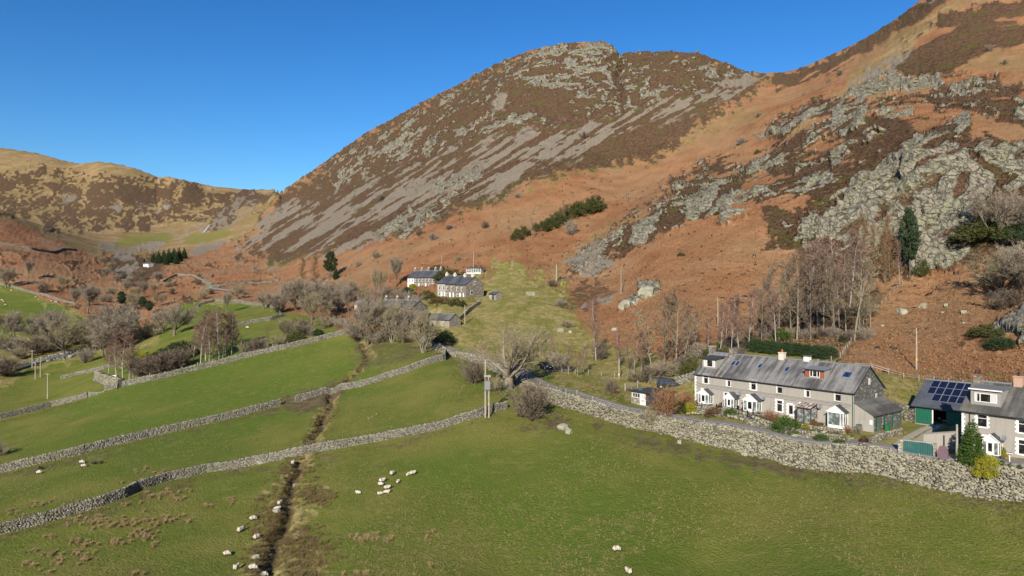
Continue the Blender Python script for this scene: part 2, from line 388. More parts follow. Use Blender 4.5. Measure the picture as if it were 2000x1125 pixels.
# the big fell: heather, rock and scree runs
fell = poly([(545,378),(600,340),(690,275),(810,200),(980,115),(1100,80),(1210,80),(1360,95),(1480,140),(1520,142),(1490,170),(1420,215),(1330,270),(1250,320),(1120,340),(1040,370),(960,410),(900,440),(830,470),(740,480),(640,500),(560,520),(470,500)], 24)
n3a = fbm(fx/34, fy/34, fz/26, 4); n3b = fbm(fx/9, fy/9, fz/7, 4, True); blk0 = fbm(fx/3, fy/3, fz/3, 2); n3c = fbm(fx/70+3, fy/70, fz/50, 3)
al = (-fpx*.857+fpy*.515); pe = (fpx*.515+fpy*.857)       # down-slope and cross-slope
st = fbm(pe/6.5, al/85, 0*pe, 4)+.25*fbm(fx/12, fy/12, fz/9, 3)
st2 = fbm(pe/4.0+30, al/40, 0*pe, 3)
put(heather, fell*.95); bracken *= 1-fell*.6
scz = poly([(430,500),(500,430),(560,395),(640,380),(720,350),(850,300),(960,262),(1090,248),(1200,240),(1300,190),(1440,150),(1500,152),(1450,190),(1340,225),(1230,270),(1100,320),(980,375),(900,400),(830,440),(740,475),(600,510),(500,530)], 14)
put(scree, scz*sstep(-.10, .22, st+.5*st2+.3*n3b-.17))
put(scree, poly([(955,215),(985,182),(1000,185),(990,205),(970,222)], 4)*.95); put(scree, poly([(1395,165),(1440,150),(1480,152),(1470,162),(1420,178)], 3)*.9)
scree2 = poly([(1105,515),(1125,495),(1160,472),(1172,480),(1165,505),(1200,518),(1180,535),(1155,550),(1130,530)], 4); put(scree, scree2)
put(scree, np.maximum(poly([(1165,590),(1185,578),(1200,580),(1180,598)], 3), poly([(1120,600),(1140,590),(1150,597),(1130,605)], 3)))
rz = poly([(640,330),(720,270),(830,205),(960,140),(1080,85),(1200,85),(1360,100),(1480,150),(1380,170),(1300,190),(1210,230),(1090,240),(990,255),(890,290),(760,340),(660,370)], 14)
rr = rz*sstep(0.17, .44, n3a*.8+n3b*.75+.45*fbm(fx/4, fy/4, fz/4, 2)-.12)
put(rock, rr*.95)
put(rock, poly([(1120,110),(1150,82),(1200,84),(1208,105),(1190,112),(1150,105)], 5)*sstep(-.3, .1, n3b)); 
put(rock, poly([(730,465),(760,440),(850,400),(900,385),(870,420),(800,455)], 8)*sstep(.0, .25, n3b)*.9)
put(rock, poly([(850,355),(920,340),(950,325),(930,360),(880,380)], 8)*sstep(.0, .25, n3b)*.9)
put(bracken, poly([(560,520),(700,470),(850,440),(950,400),(1040,360),(1000,400),(850,480),(700,520)], 10)*.9)
heather *= 1-.85*poly([(560,530),(720,488),(850,455),(960,405),(1040,372),(1200,340),(1200,480),(900,520),(560,560)], 24)
# top right fell: dark heather, scree chutes
put(heather, poly([(1740,140),(1790,80),(1850,30),(1960,0),(2857,-80),(2433,70),(2000,85),(1950,95),(1860,148),(1800,150)], 8)*sstep(-.45, .0, n3a+.1))
put(heather, poly([(1480,150),(1560,130),(1640,95),(1720,55),(1790,0),(1830,-40),(1900,-80),(1860,-10),(1790,40),(1700,105),(1620,145),(1520,170)], 8)*sstep(-.3, .1, st+.2))
put(scree, poly([(1665,162),(1700,140),(1770,95),(1790,98),(1760,130),(1700,162)], 6)*sstep(-.4, .1, st2+.2))
put(rock, poly([(1786,12),(1800,0),(1830,-10),(1815,8)], 4)*.8)
# middle right: knolls and the crag
kz = poly([(1090,560),(1150,490),(1230,430),(1340,340),(1440,280),(1500,240),(1680,145),(1780,140),(1850,150),(1930,165),(2678,170),(3237,450),(1990,420),(1900,300),(1760,280),(1560,520),(1500,440),(1420,430),(1300,460),(1210,510)], 12)
put(heather, kz*sstep(.02, .22, n3a*1.1+.4*n3b-.05)*.9)
put(rock, kz*sstep(.36, .52, n3b*.6+n3a*.6+.25*blk0)*.95)
H = lambda p, s=6, k=1.0: put(heather, poly(p, s)*k)
H([(1150,560),(1210,470),(1300,395),(1400,350),(1480,330),(1440,380),(1400,430),(1330,440),(1250,480)], 8, .85)
H([(1640,250),(1700,225),(1780,240),(1830,265),(1770,300),(1700,330),(1640,300)], 6, .8)
H([(1500,400),(1560,420),(1600,380),(1680,330),(1740,300),(1790,300),(1700,360),(1620,430),(1560,500),(1500,490)], 6, .85)
H([(1945,200),(2010,190),(2918,190),(2785,260),(1990,250),(1950,240)], 5, .9); H([(1938,172),(2000,165),(2000,185),(1945,190)], 4, .7)
H([(1125,555),(1185,545),(1210,575),(1180,600),(1120,615),(1090,600)], 6, .55)
def ROCK(p, thr=-.25, soft=5, k=1.0):
    q = poly(p, soft, .8); put(rock, q*sstep(thr-.12, thr+.12, n3b*.8+.35*n3a)*k)
ROCK([(1590,480),(1600,430),(1650,390),(1690,345),(1740,300),(1790,255),(1830,250),(1860,275),(1880,300),(1900,330),(1930,350),(1935,420),(1925,470),(1890,510),(1850,532),(1790,540),(1760,520),(1740,440),(1690,500),(1620,510)], -.42)
ROCK([(1540,470),(1560,430),(1600,410),(1590,480),(1555,500)], -.15)
ROCK([(1895,300),(1930,278),(1985,285),(2000,310),(2000,330),(1960,340),(1920,325)], -.25)
ROCK([(1940,450),(1990,440),(2940,430),(2894,500),(1960,500)], -.1)
ROCK([(1335,430),(1345,390),(1390,360),(1420,345),(1400,390),(1360,430)], -.3); ROCK([(1380,425),(1410,385),(1450,370),(1500,360),(1490,400),(1440,435),(1420,440)], -.25)
ROCK([(1225,480),(1240,445),(1285,405),(1310,395),(1290,440),(1250,480)], -.2); ROCK([(1270,420),(1310,385),(1350,360),(1320,400),(1290,430)], -.1)
ROCK([(1450,350),(1480,320),(1540,295),(1530,330),(1490,345)], -.2)
ROCK([(1600,215),(1680,165),(1730,145),(1790,142),(1840,155),(1830,175),(1760,185),(1690,190),(1640,215),(1610,225)], -.35)
ROCK([(1480,265),(1540,235),(1600,205),(1640,200),(1600,225),(1540,250),(1490,275)], -.15)
ROCK([(1850,175),(1880,165),(1925,168),(1920,185),(1880,192)], -.2); ROCK([(1620,260),(1630,215),(1690,205),(1690,240),(1650,270)], -.2)
ROCK([(1700,230),(1740,218),(1790,205),(1780,230),(1730,240)], -.1); ROCK([(1850,230),(1880,225),(1895,240),(1870,262),(1830,262),(1840,245)], -.2)
ROCK([(1610,310),(1640,290),(1665,300),(1640,325),(1615,325)], -.1); ROCK([(1960,215),(2010,210),(2367,215),(2920,245),(1970,240)], .0)
ROCK([(1225,600),(1215,590),(1250,575),(1255,555),(1290,550),(1300,560),(1285,578),(1235,605)], -.3, 4)
ROCK([(1210,606),(1212,590),(1250,590),(1240,605)], -.4, 3)
ROCK([(1940,660),(1950,620),(2000,600),(2313,600),(3230,690),(2000,690),(1985,650)], -.15); H([(1870,660),(1930,640),(1960,640),(1990,690),(1930,680),(1880,670)], 5, .6)
put(gorse, poly([(1940,640),(2000,620),(3157,620),(2780,660),(1960,655)], 6)*.3)
scat = (hill*(fpy > 340)*(fpx > 600)*sstep(.60, .68, fbm(fx/1.7, fy/1.7, fz/1.7, 2)+.30*n3a)*.8*(1-bank)*(1-ret)); rock_solid = rock.copy(); put(rock, scat)      # scattered stones in the bracken
bracken_var = .5+.5*fbm(fx/18, fy/18, fz/18, 4)
main = poly([(1590,480),(1620,430),(1690,350),(1760,300),(1860,280),(1930,350),(1935,430),(1890,510),(1790,540),(1740,470),(1690,500),(1620,510)], 8)
_rk = 1-(.88-.32*main)*sstep(.24, .36, fbm((fx*.82+fz*.57)/16, fy/9, (-fx*.57+fz*.82)/3.2, 3)+.25*n3a)*(fpx > 1150)*(rock > .3); rock *= _rk; rock_solid *= _rk
put(heather, poly([(1560,500),(1600,420),(1700,330),(1790,250),(1900,280),(2000,280),(2565,280),(2864,500),(1900,520),(1780,545),(1640,515)], 10)*.85)
trod = np.abs(((fz+2.5*n3c+.7*n3a)/7.0) % 1-.5); put(tan, hill*(bracken > .5)*(1-sstep(.015, .05, trod))*.55*(dist0 > 130))
# pasture wear
_, sdist = stream_cut(fx, fy)
put(rough, (1-sstep(1.0, 2.6, sdist+1.1*w3))*.9); put(mud, (1-sstep(.2, .9, sdist))*.75)
put(rough, poly([(455,1140),(500,1040),(520,960),(560,930),(640,950),(640,990),(590,1030),(640,1090),(650,1140)], 8)*sstep(-.15, .2, w3+.25)*.9)
def wear(pts, soft, k):
    put(mud, poly(pts, soft)*k)
wear([(540,800),(560,770),(600,760),(660,755),(700,745),(660,790),(600,800)], 8, .75); wear([(1000,835),(1090,800),(1130,820),(1080,850)], 14, .7)
wear([(1130,815),(1300,855),(1500,895),(1800,950),(2000,985),(2000,1000),(1750,965),(1450,915),(1250,875)], 12, .62)
wear([(690,690),(720,655),(800,650),(860,690),(760,730),(720,720)], 12, .5)
put(tan, poly([(1080,1100),(1120,1040),(1220,1000),(1300,960),(1280,1000),(1200,1060),(1150,1120)], 14)*.28)
gdn = poly([(1230,800),(1340,700),(1660,735),(1760,760),(2000,775),(3600,800),(3600,1000),(2000,945),(1700,890),(1480,850),(1300,815)], 5, .3)
bracken *= 1-gdn; put(rough, gdn*.62)
for rim in ([(1000,700),(1100,742),(1240,790),(1230,800),(1090,760),(990,715)],): bracken *= 1-poly(rim, 8, .3)
wear([(0,925),(150,893),(300,857),(430,827),(549,797),(549,806),(430,838),(300,868),(150,905),(0,938)], 5, .5); wear([(0,1050),(200,995),(330,945),(500,913),(700,876),(870,841),(985,806),(985,818),(870,853),(700,888),(500,925),(330,957),(200,1010),(0,1066)], 5, .5)
# garden soil / rubble round the houses
put(gorse, poly([(1310,800),(1357,786),(1670,842),(1640,868),(1500,850),(1400,825)], 5, .3)*.10)

# real relief: crags, boulder slopes, tussocks, along the slope normal
def normals(Xa, Ya, Za):
    dux, duy, duz = [np.gradient(a, axis=0) for a in (Xa, Ya, Za)]
    dvx, dvy, dvz = [np.gradient(a, axis=1) for a in (Xa, Ya, Za)]
    nx, ny, nz = duy*dvz-duz*dvy, duz*dvx-dux*dvz, dux*dvy-duy*dvx
    L = np.sqrt(nx*nx+ny*ny+nz*nz)+1e-12; s = np.where(nz < 0, -1, 1)
    return nx/L*s, ny/L*s, nz/L*s
nx, ny, nz = normals(X, Yv, Z)
dist = np.hypot(fx, fy)
far_k = np.clip(dist/220, .6, 3.2)
blk = fbm(fx/(7*far_k), fy/(7*far_k), fz/(4.5*far_k), 4, True)
blk2 = fbm(fx/(2.2*far_k)+5, fy/(2.2*far_k), fz/(1.6*far_k), 3, True)
big = fbm(fx/30, fy/30, fz/30, 3)
rk = rock > .08
cb1 = np.zeros(fx.shape); ce1 = np.zeros(fx.shape); cb2 = np.zeros(fx.shape); ce2 = np.zeros(fx.shape)
if rk.any():
    qx, qy, qz, qk = fx[rk], fy[rk], fz[rk], far_k[rk]
    wob = 1.6*fbm(qx/5, qy/5, qz/5, 2)*qk
    # joints dip down to the left across the face
    ux_, uz_ = (qx*.82+qz*.57), (-qx*.57+qz*.82)
    cb1[rk], ce1[rk] = cellnoise(ux_/(10.0*qk)+wob*.15, qy/(5.0*qk)+wob*.1, uz_/(2.9*qk)+wob*.15); cb2[rk], ce2[rk] = cellnoise(ux_/(4.0*qk)+wob*.2, qy/(2.0*qk)+7, uz_/(1.1*qk)+wob*.2)
disp = rock_solid*far_k*(1-.5*sstep(400, 560, dist))*(.35*blk+.25*blk2+1.0*cb1+.22*cb2+.25*fbm(fx/1.3, fy/1.3, fz/1.3, 2)+.30*sstep(0, .12, ce1)+.12*sstep(0, .2, ce2)+(1.7+1.1*main)*fbm(fx/16, fy/16, fz/24, 2, True)-.5)+heather*far_k*(.22+.40*blk2)*(1-rock)*.7
disp += sstep(150, 260, dist)*hill*(1.1*big+.22*fbm(fx/5, fy/5, fz/5, 3))*(.35+rock+.4*heather)
fine = fbm(fx*1.3, fy*1.3, fz*1.3, 2)
disp += bracken*hill*.30*fbm(fx/3.5, fy/3.5, fz/6, 2, True)*sstep(120, 200, dist)
disp += fine*(.05+.34*bracken*hill+.26*rough+.05*scree*far_k)*sstep(30, 80, dist)
keep = 1-poly([(1210,790),(1340,700),(1720,700),(2100,745),(2100,960),(1800,910),(1500,855)], 6, 0)*.8
disp = (disp*keep).reshape(shape)
back = (dist > 4000).reshape(shape)
X2, Y2, Z2 = X+nx*disp, Yv+ny*disp, Z+nz*disp

def wrap_faces(nc, nr):
    i = np.arange(nc)[:,None]; j = np.arange(nr-1)[None]; i2 = (i+1) % nc
    a = i*nr+j; b = i2*nr+j; c = i2*nr+j+1; d = i*nr+j+1
    return np.stack([a, d, c, b], -1).reshape(-1, 4)
verts = np.stack([X2.ravel(), Y2.ravel(), Z2.ravel()], -1)
faces = wrap_faces(NCOL, NR)
cidx = len(verts)
verts = np.vstack([verts, [[0, 0, 2.0]]])
fan = np.stack([np.full(NCOL, cidx), np.arange(NCOL)*NR, ((np.arange(NCOL)+1) % NCOL)*NR], -1)
me = bpy.data.meshes.new('terrain')
me.vertices.add(len(verts)); me.vertices.foreach_set('co', verts.astype(np.float32).ravel())
nl = faces.size+fan.size
me.loops.add(nl); me.loops.foreach_set('vertex_index', np.concatenate([faces.ravel(), fan.ravel()]).astype(np.int32))
me.polygons.add(len(faces)+len(fan))
ls = np.concatenate([np.arange(len(faces))*4, faces.size+np.arange(len(fan))*3]).astype(np.int32)
me.polygons.foreach_set('loop_start', ls)
me.update(calc_edges=True)
if me.polygons[0].normal.z < 0: me.flip_normals()
me.polygons.foreach_set('use_smooth', np.ones(len(faces)+len(fan), bool))
def put_attr(name, chans):
    a = me.color_attributes.new(name, 'FLOAT_COLOR', 'POINT')
    d = np.zeros((len(verts), 4), np.float32)
    for k, c in enumerate(chans): d[:-1,k] = c
    a.data.foreach_set('color', d.ravel())
put_attr('cover_a', (bracken, heather, rock, scree)); put_attr('cover_b', (rough, tan, mud, gorse))
terrain = bpy.data.objects.new('ground', me); COL.objects.link(terrain); terrain['kind'] = 'structure'
terrain['label'] = 'valley pastures and fellsides of bracken, heather, rock and scree'

m, nt, b = new_mat('fellside cover')
geo = nt.nodes.new('ShaderNodeNewGeometry'); pos = geo.outputs['Position']
nW = None
def attr(nm):
    a = nt.nodes.new('ShaderNodeAttribute'); a.attribute_name = nm
    s = nt.nodes.new('ShaderNodeSeparateColor'); nt.links.new(a.outputs['Color'], s.inputs[0])
    return s.outputs[0], s.outputs[1], s.outputs[2], a.outputs['Alpha']
aBr, aHe, aRo, aSc = attr('cover_a'); aRg, aTa, aMu, aGo = attr('cover_b')
nF = noise(nt, pos, 3.2, 4); nM = noise(nt, pos, .55, 4); nL = noise(nt, pos, .09, 4); nX = noise(nt, pos, 11.0, 3); nB = noise(nt, pos, .018, 3); nW = noise(nt, pos, .16, 5, .62)
# pasture
g = mixc(nt, ramp01(nt, nL, .35, .68), (.112,.146,.019), (.186,.184,.038))
g = mixc(nt, math_n(nt, 'MULTIPLY', ramp01(nt, nB, .45, .60), .9), g, (.090,.148,.014))
g = mixc(nt, math_n(nt, 'MULTIPLY', ramp01(nt, nM, .50, .72), .5), g, (.230,.205,.068))
g = mixc(nt, math_n(nt, 'MULTIPLY', ramp01(nt, nX, .44, .74), .6), g, (.235,.215,.085))
g = mixc(nt, math_n(nt, 'MULTIPLY', ramp01(nt, nF, .52, .75), .4), g, (.068,.094,.014))
def cover(base, mask, col, nz_, k, lo=.40, hi=.60):
    f = math_n(nt, 'ADD', math_n(nt, 'ADD', mask, math_n(nt, 'MULTIPLY', math_n(nt, 'SUBTRACT', nz_, .5), k)), math_n(nt, 'MULTIPLY', math_n(nt, 'SUBTRACT', nW, .5), .7))
    return mixc(nt, ramp01(nt, f, lo, hi), base, col)
cR = mixc(nt, ramp01(nt, nM, .35, .65), (.235,.205,.062), (.345,.285,.125)); cR = mixc(nt, math_n(nt, 'MULTIPLY', ramp01(nt, nW, .44, .60), .75), cR, (.165,.175,.038)); cR = mixc(nt, math_n(nt, 'MULTIPLY', ramp01(nt, nX, .5, .7), .45), cR, (.09,.062,.028))
g = cover(g, aRg, cR, nM, .9, .35, .65)
cBr = mixc(nt, ramp01(nt, nL, .3, .7), (.225,.104,.046), (.335,.168,.080)); cBr = mixc(nt, math_n(nt, 'MULTIPLY', ramp01(nt, nF, .45, .7), .55), cBr, (.115,.055,.028)); cBr = mixc(nt, math_n(nt, 'MULTIPLY', ramp01(nt, nX, .5, .72), .5), cBr, (.37,.245,.15))
cBr = mixc(nt, math_n(nt, 'MULTIPLY', ramp01(nt, nB, .44, .64), .5), cBr, (.285,.200,.110))
g = cover(g, aBr, cBr, nM, .5)
cTa = mixc(nt, ramp01(nt, nL, .35, .65), (.250,.175,.082), (.330,.230,.115)); cTa = mixc(nt, ramp01(nt, nB, .4, .6), cTa, (.215,.155,.066)); cTa = mixc(nt, math_n(nt, 'MULTIPLY', ramp01(nt, nW, .48, .66), .5), cTa, (.17,.105,.05))
g = cover(g, aTa, cTa, nM, .7, .3, .7)
cGo = mixc(nt, ramp01(nt, nM, .4, .6), (.135,.150,.030), (.175,.165,.045))
g = mixc(nt, math_n(nt, 'MULTIPLY', aGo, 2.2), g, cGo)
cHe = mixc(nt, ramp01(nt, nM, .35, .65), (.066,.040,.024), (.132,.080,.046)); cHe = mixc(nt, ramp01(nt, nL, .52, .68), cHe, (.088,.078,.026)); cHe = mixc(nt, math_n(nt, 'MULTIPLY', ramp01(nt, nF, .5, .7), .5), cHe, (.165,.105,.062))
g = cover(g, aHe, cHe, nM, .8)
vor = nt.nodes.new('ShaderNodeTexVoronoi'); vor.inputs['Scale'].default_value = 1.6; nt.links.new(pos, vor.inputs['Vector'])
cSc = mixc(nt, vor.outputs['Distance'], (.335,.285,.215), (.175,.145,.108)); cSc = mixc(nt, ramp01(nt, nM, .5, .75), cSc, (.235,.185,.120)); cSc = mixc(nt, math_n(nt, 'MULTIPLY', ramp01(nt, nL, .4, .6), .5), cSc, (.225,.200,.160))
g = cover(g, aSc, cSc, nF, .9, .22, .78)
rv = scalev(nt, pos, (.55,.55,.35))
nR = noise(nt, rv, .8, 6, .65, .6)
cRo = mixc(nt, ramp01(nt, nR, .35, .62), (.175,.158,.126), (.338,.314,.236)); cRo = mixc(nt, math_n(nt, 'MULTIPLY', ramp01(nt, nL, .42, .62), .6), cRo, (.315,.318,.200)); cRo = mixc(nt, math_n(nt, 'MULTIPLY', ramp01(nt, nX, .55, .7), .5), cRo, (.40,.39,.33))
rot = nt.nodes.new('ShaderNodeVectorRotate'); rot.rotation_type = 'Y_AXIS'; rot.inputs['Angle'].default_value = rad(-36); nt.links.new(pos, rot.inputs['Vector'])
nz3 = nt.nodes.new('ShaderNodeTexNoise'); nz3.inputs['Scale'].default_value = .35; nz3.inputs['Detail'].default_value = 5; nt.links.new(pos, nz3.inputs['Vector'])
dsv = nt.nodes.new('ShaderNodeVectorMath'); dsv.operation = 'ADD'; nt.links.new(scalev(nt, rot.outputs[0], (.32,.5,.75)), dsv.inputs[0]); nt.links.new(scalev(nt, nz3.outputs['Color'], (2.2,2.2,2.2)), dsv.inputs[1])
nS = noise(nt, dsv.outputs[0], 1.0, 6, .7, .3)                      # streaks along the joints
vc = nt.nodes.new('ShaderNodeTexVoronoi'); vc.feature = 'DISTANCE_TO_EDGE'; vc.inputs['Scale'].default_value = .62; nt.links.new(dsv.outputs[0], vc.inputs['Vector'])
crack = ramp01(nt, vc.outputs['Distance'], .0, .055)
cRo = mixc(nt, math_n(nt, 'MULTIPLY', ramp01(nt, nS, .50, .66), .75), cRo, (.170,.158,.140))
cRo = mixc(nt, math_n(nt, 'MULTIPLY', math_n(nt, 'SUBTRACT', 1.0, crack), .28), cRo, (.085,.070,.045))     # shade inside the joints, put into the rock colour
ledge = ramp01(nt, math_n(nt, 'ADD', noise(nt, dsv.outputs[0], .55, 5, .65), math_n(nt, 'MULTIPLY', math_n(nt, 'SUBTRACT', nL, .5), .5)), .56, .64)
cRo = mixc(nt, math_n(nt, 'MULTIPLY', ledge, .85), cRo, (.105,.066,.036))
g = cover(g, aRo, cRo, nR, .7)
cMu = mixc(nt, ramp01(nt, nM, .4, .65), (.105,.078,.046), (.165,.130,.070))
g = cover(g, aMu, cMu, nF, .9, .25, .75)
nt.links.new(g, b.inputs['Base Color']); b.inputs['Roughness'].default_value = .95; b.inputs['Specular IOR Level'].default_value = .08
ht = math_n(nt, 'ADD', math_n(nt, 'MULTIPLY', nF, .5), math_n(nt, 'MULTIPLY', nX, .22))
ht = math_n(nt, 'ADD', ht, math_n(nt, 'MULTIPLY', aRo, math_n(nt, 'ADD', math_n(nt, 'MULTIPLY', crack, 1.4), math_n(nt, 'MULTIPLY', nR, 2.5))))
ht = math_n(nt, 'ADD', ht, math_n(nt, 'MULTIPLY', aHe, math_n(nt, 'MULTIPLY', nM, 1.6)))
ht = math_n(nt, 'ADD', ht, math_n(nt, 'MULTIPLY', aSc, vor.outputs['Distance']))
bump(nt, b, ht, 1.0, .7)
me.materials.append(m)

V2 = verts[:-1]
def pick(mask, n, seed=1):
    idx = np.nonzero(mask)[0]; r_ = np.random.RandomState(seed); q = V2[idx[r_.randint(0, len(idx), n)]].copy(); q[:,:2] += r_.uniform(-.4, .4, (n, 2))*(np.hypot(q[:,0], q[:,1])/200)[:,None]; return q
inview = (fy > 60) & (np.abs(fpx-1000) < 1080)
PICK_BR = pick(inview & (bracken > .6) & (hill > .6) & (rock < .2) & (heather < .3) & (scree < .3) & (rough < .35) & (dist < 420) & (dist > 118) & (gdn < .2), 14000, 1)
PICK_HE = pick(inview & (heather > .55) & (rock < .3) & (scree < .3) & (dist < 480), 11000, 2)
PICK_PA = pick(inview & (hill < .2) & (rough < .2) & (fpy > 690) & (dist < 215) & (gdn < .2) & (fbm(fx/14, fy/14, 0*fx+2, 3)+.8*poly([(1060,1125),(1110,1050),(1200,990),(1330,950),(1500,960),(1500,1040),(1250,1060),(1150,1130)], 14) > .02), 9000, 3)
# ------------------------------------------------------------------ building helpers
rnd = random.Random(11)
class MB:
    def __init__(s): s.v = []; s.f = []; s.mi = []; s.cur = 0
    def add(s, vs, fs):
        o = len(s.v); s.v += [tuple(p) for p in vs]
        for q in fs: s.f.append([o+i for i in q]); s.mi.append(s.cur)
    def box(s, x0, x1, y0, y1, z0, z1):
        s.add([(x0,y0,z0),(x1,y0,z0),(x1,y1,z0),(x0,y1,z0),(x0,y0,z1),(x1,y0,z1),(x1,y1,z1),(x0,y1,z1)],
              [(0,3,2,1),(4,5,6,7),(0,1,5,4),(1,2,6,5),(2,3,7,6),(3,0,4,7)]); return s
    def prism_x(s, yz, x0, x1):          # outline in y,z run along x
        n = len(yz)
        s.add([(x0,y,z) for y, z in yz]+[(x1,y,z) for y, z in yz], [tuple(range(n)), tuple(range(2*n-1, n-1, -1))]+[(i, i+n, (i+1) % n+n, (i+1) % n) for i in range(n)]); return s
    def prism_y(s, xz, y0, y1):
        n = len(xz)
        s.add([(x,y0,z) for x, z in xz]+[(x,y1,z) for x, z in xz], [tuple(range(n-1, -1, -1)), tuple(range(n, 2*n))]+[(i, (i+1) % n, (i+1) % n+n, i+n) for i in range(n)]); return s
    def prism_z(s, xy, z0, z1):
        n = len(xy)
        s.add([(x,y,z0) for x, y in xy]+[(x,y,z1) for x, y in xy], [tuple(range(n-1, -1, -1)), tuple(range(n, 2*n))]+[(i, (i+1) % n, (i+1) % n+n, i+n) for i in range(n)]); return s
    def tube(s, pts, rads, n=6, cap=True):
        pts = [Vector(p) for p in pts]; o = len(s.v); prev = None
        for i, p in enumerate(pts):
            d = (pts[min(i+1, len(pts)-1)]-pts[max(i-1, 0)])
            d = d.normalized() if d.length > 1e-9 else Vector((0,0,1))
            a = d.orthogonal().normalized() if prev is None else (prev-d*prev.dot(d)).normalized()
            prev = a; bb = d.cross(a)
            for k in range(n):
                t = 2*math.pi*k/n; s.v.append(tuple(p+(a*math.cos(t)+bb*math.sin(t))*rads[i]))
        for i in range(len(pts)-1):
            for k in range(n):
                s.f.append([o+i*n+k, o+i*n+(k+1) % n, o+(i+1)*n+(k+1) % n, o+(i+1)*n+k]); s.mi.append(s.cur)
        if cap:
            s.f.append([o+k for k in range(n-1, -1, -1)]); s.mi.append(s.cur)
            s.f.append([o+(len(pts)-1)*n+k for k in range(n)]); s.mi.append(s.cur)
        return s
    def mesh(s, name, mats, smooth=False):
        me = bpy.data.meshes.new(name); me.from_pydata(s.v, [], s.f); me.update()
        for m in (mats if isinstance(mats, (list, tuple)) else [mats]): me.materials.append(m)
        if any(s.mi): me.polygons.foreach_set('material_index', s.mi)
        if smooth: me.polygons.foreach_set('use_smooth', [True]*len(s.f))
        return me
    def build(s, name, mats, parent=None, smooth=False):
        return link(name, s.mesh(name, mats, smooth), parent)
def each(name, mat, parent, boxes):
    for q in boxes: MB().box(*q).build(name, M[mat], parent)
def link(name, me, parent=None):
    o = bpy.data.objects.new(name, me); COL.objects.link(o)
    if parent is not None: o.parent = parent
    return o
def tag(o, label, cat, group=None, kind=None):
    o['label'] = label; o['category'] = cat
    if group: o['group'] = group
    if kind: o['kind'] = kind
    return o
def thing(name, label, cat, loc=(0,0,0), rz=0, group=None):
    o = bpy.data.objects.new(name, None); COL.objects.link(o); o.location = loc; o.rotation_euler = (0,0,rz); o.empty_display_size = .3
    return tag(o, label, cat, group)

# ------------------------------------------------------------------ materials of built things
def simple(name, col, rough=.8, spec=.3, var=.25, scale=2.0, bumpk=0.0, metal=0.0):
    m, nt, b = new_mat(name); tc = nt.nodes.new('ShaderNodeTexCoord'); v = tc.outputs['Object']
    n = noise(nt, v, scale, 4)
    c = mixc(nt, n, [k*(1-var) for k in col], [min(1, k*(1+var)) for k in col])
    nt.links.new(c, b.inputs['Base Color']); b.inputs['Roughness'].default_value = rough; b.inputs['Specular IOR Level'].default_value = spec; b.inputs['Metallic'].default_value = metal
    if bumpk: bump(nt, b, noise(nt, v, scale*8, 3), bumpk, .05)
    return m
M = {}
M['white'] = simple('white paint', (.78,.77,.74), .5, .4, .05, 3)
M['cream'] = simple('weathered cream paint', (.62,.60,.55), .6, .3, .10, 2)
M['slatepale'] = simple('pale hung slate', (.27,.265,.25), .8, .2, .2, 5, .3)
M['green'] = simple('dark green paint', (.010,.105,.062), .55, .4, .15, 1.5)
M['teal'] = simple('faded teal paint', (.022,.095,.085), .7, .3, .25, 2.5)
M['brownframe'] = simple('red brown stained timber', (.105,.030,.018), .5, .4, .2, 4)
M['redbrown'] = simple('red brown hung tiles', (.27,.085,.04), .8, .2, .15, 3)
M['lead'] = simple('grey lead', (.17,.18,.20), .6, .4, .2, 2)
M['darkfelt'] = simple('dark roofing felt', (.05,.053,.058), .9, .2, .25, 1.5)
M['slatefelt'] = simple('grey flat roof', (.15,.155,.16), .9, .2, .15, 1.0)
M['black'] = simple('black paint', (.014,.014,.016), .5, .4, .2, 3)
M['anthracite'] = simple('anthracite door paint', (.045,.05,.06), .5, .4, .1, 3)
M['gutter'] = simple('dark gutter', (.03,.03,.032), .5, .4, .2, 3)
M['timber'] = simple('weathered grey timber', (.30,.27,.22), .9, .15, .3, 6, .3)
M['pole'] = simple('weathered pole timber', (.33,.30,.25), .9, .15, .25, 3)
M['steel'] = simple('galvanised steel', (.42,.44,.46), .45, .5, .1, 3, 0, .6)
M['terracotta'] = simple('terracotta', (.42,.13,.06), .8, .2, .2, 6)
M['brickpink'] = simple('pink rendered brick', (.46,.30,.22), .9, .2, .15, 6, .3)
M['palebrick'] = simple('pale flaking paint on brick', (.60,.54,.46), .9, .2, .25, 5, .3)
M['yellow'] = simple('yellow plastic', (.60,.42,.03), .6, .3, .05)
M['interior'] = simple('dim interior', (.035,.03,.027), .9, .1, .3)
M['curtain'] = simple('pale curtain', (.55,.53,.50), .9, .1, .15, 6)
M['purpleslate'] = simple('purple slate', (.17,.105,.135), .7, .3, .25, 3, .4)
M['insul'] = simple('brown porcelain', (.10,.045,.03), .3, .5, .1)
M['tyre'] = simple('tyre rubber', (.02,.02,.021), .85, .2, .1)
M['carpaint'] = simple('dark green grey car paint', (.020,.028,.030), .25, .6, .1)
M['bluepaint'] = simple('navy car paint', (.012,.016,.028), .22, .6, .1)
M['lamp'] = simple('clear lamp glass', (.65,.66,.66), .15, .6, .05)
M['lampred'] = simple('red lamp', (.30,.02,.015), .2, .6, .05)
M['bin'] = simple('green bin plastic', (.02,.14,.05), .5, .4, .1)
M['bluetarp'] = simple('blue cover', (.03,.12,.20), .6, .3, .2, 4)
M['flagstone'] = simple('grey flagstone', (.26,.245,.22), .9, .2, .25, 2, .4)
M['winglass'] = None
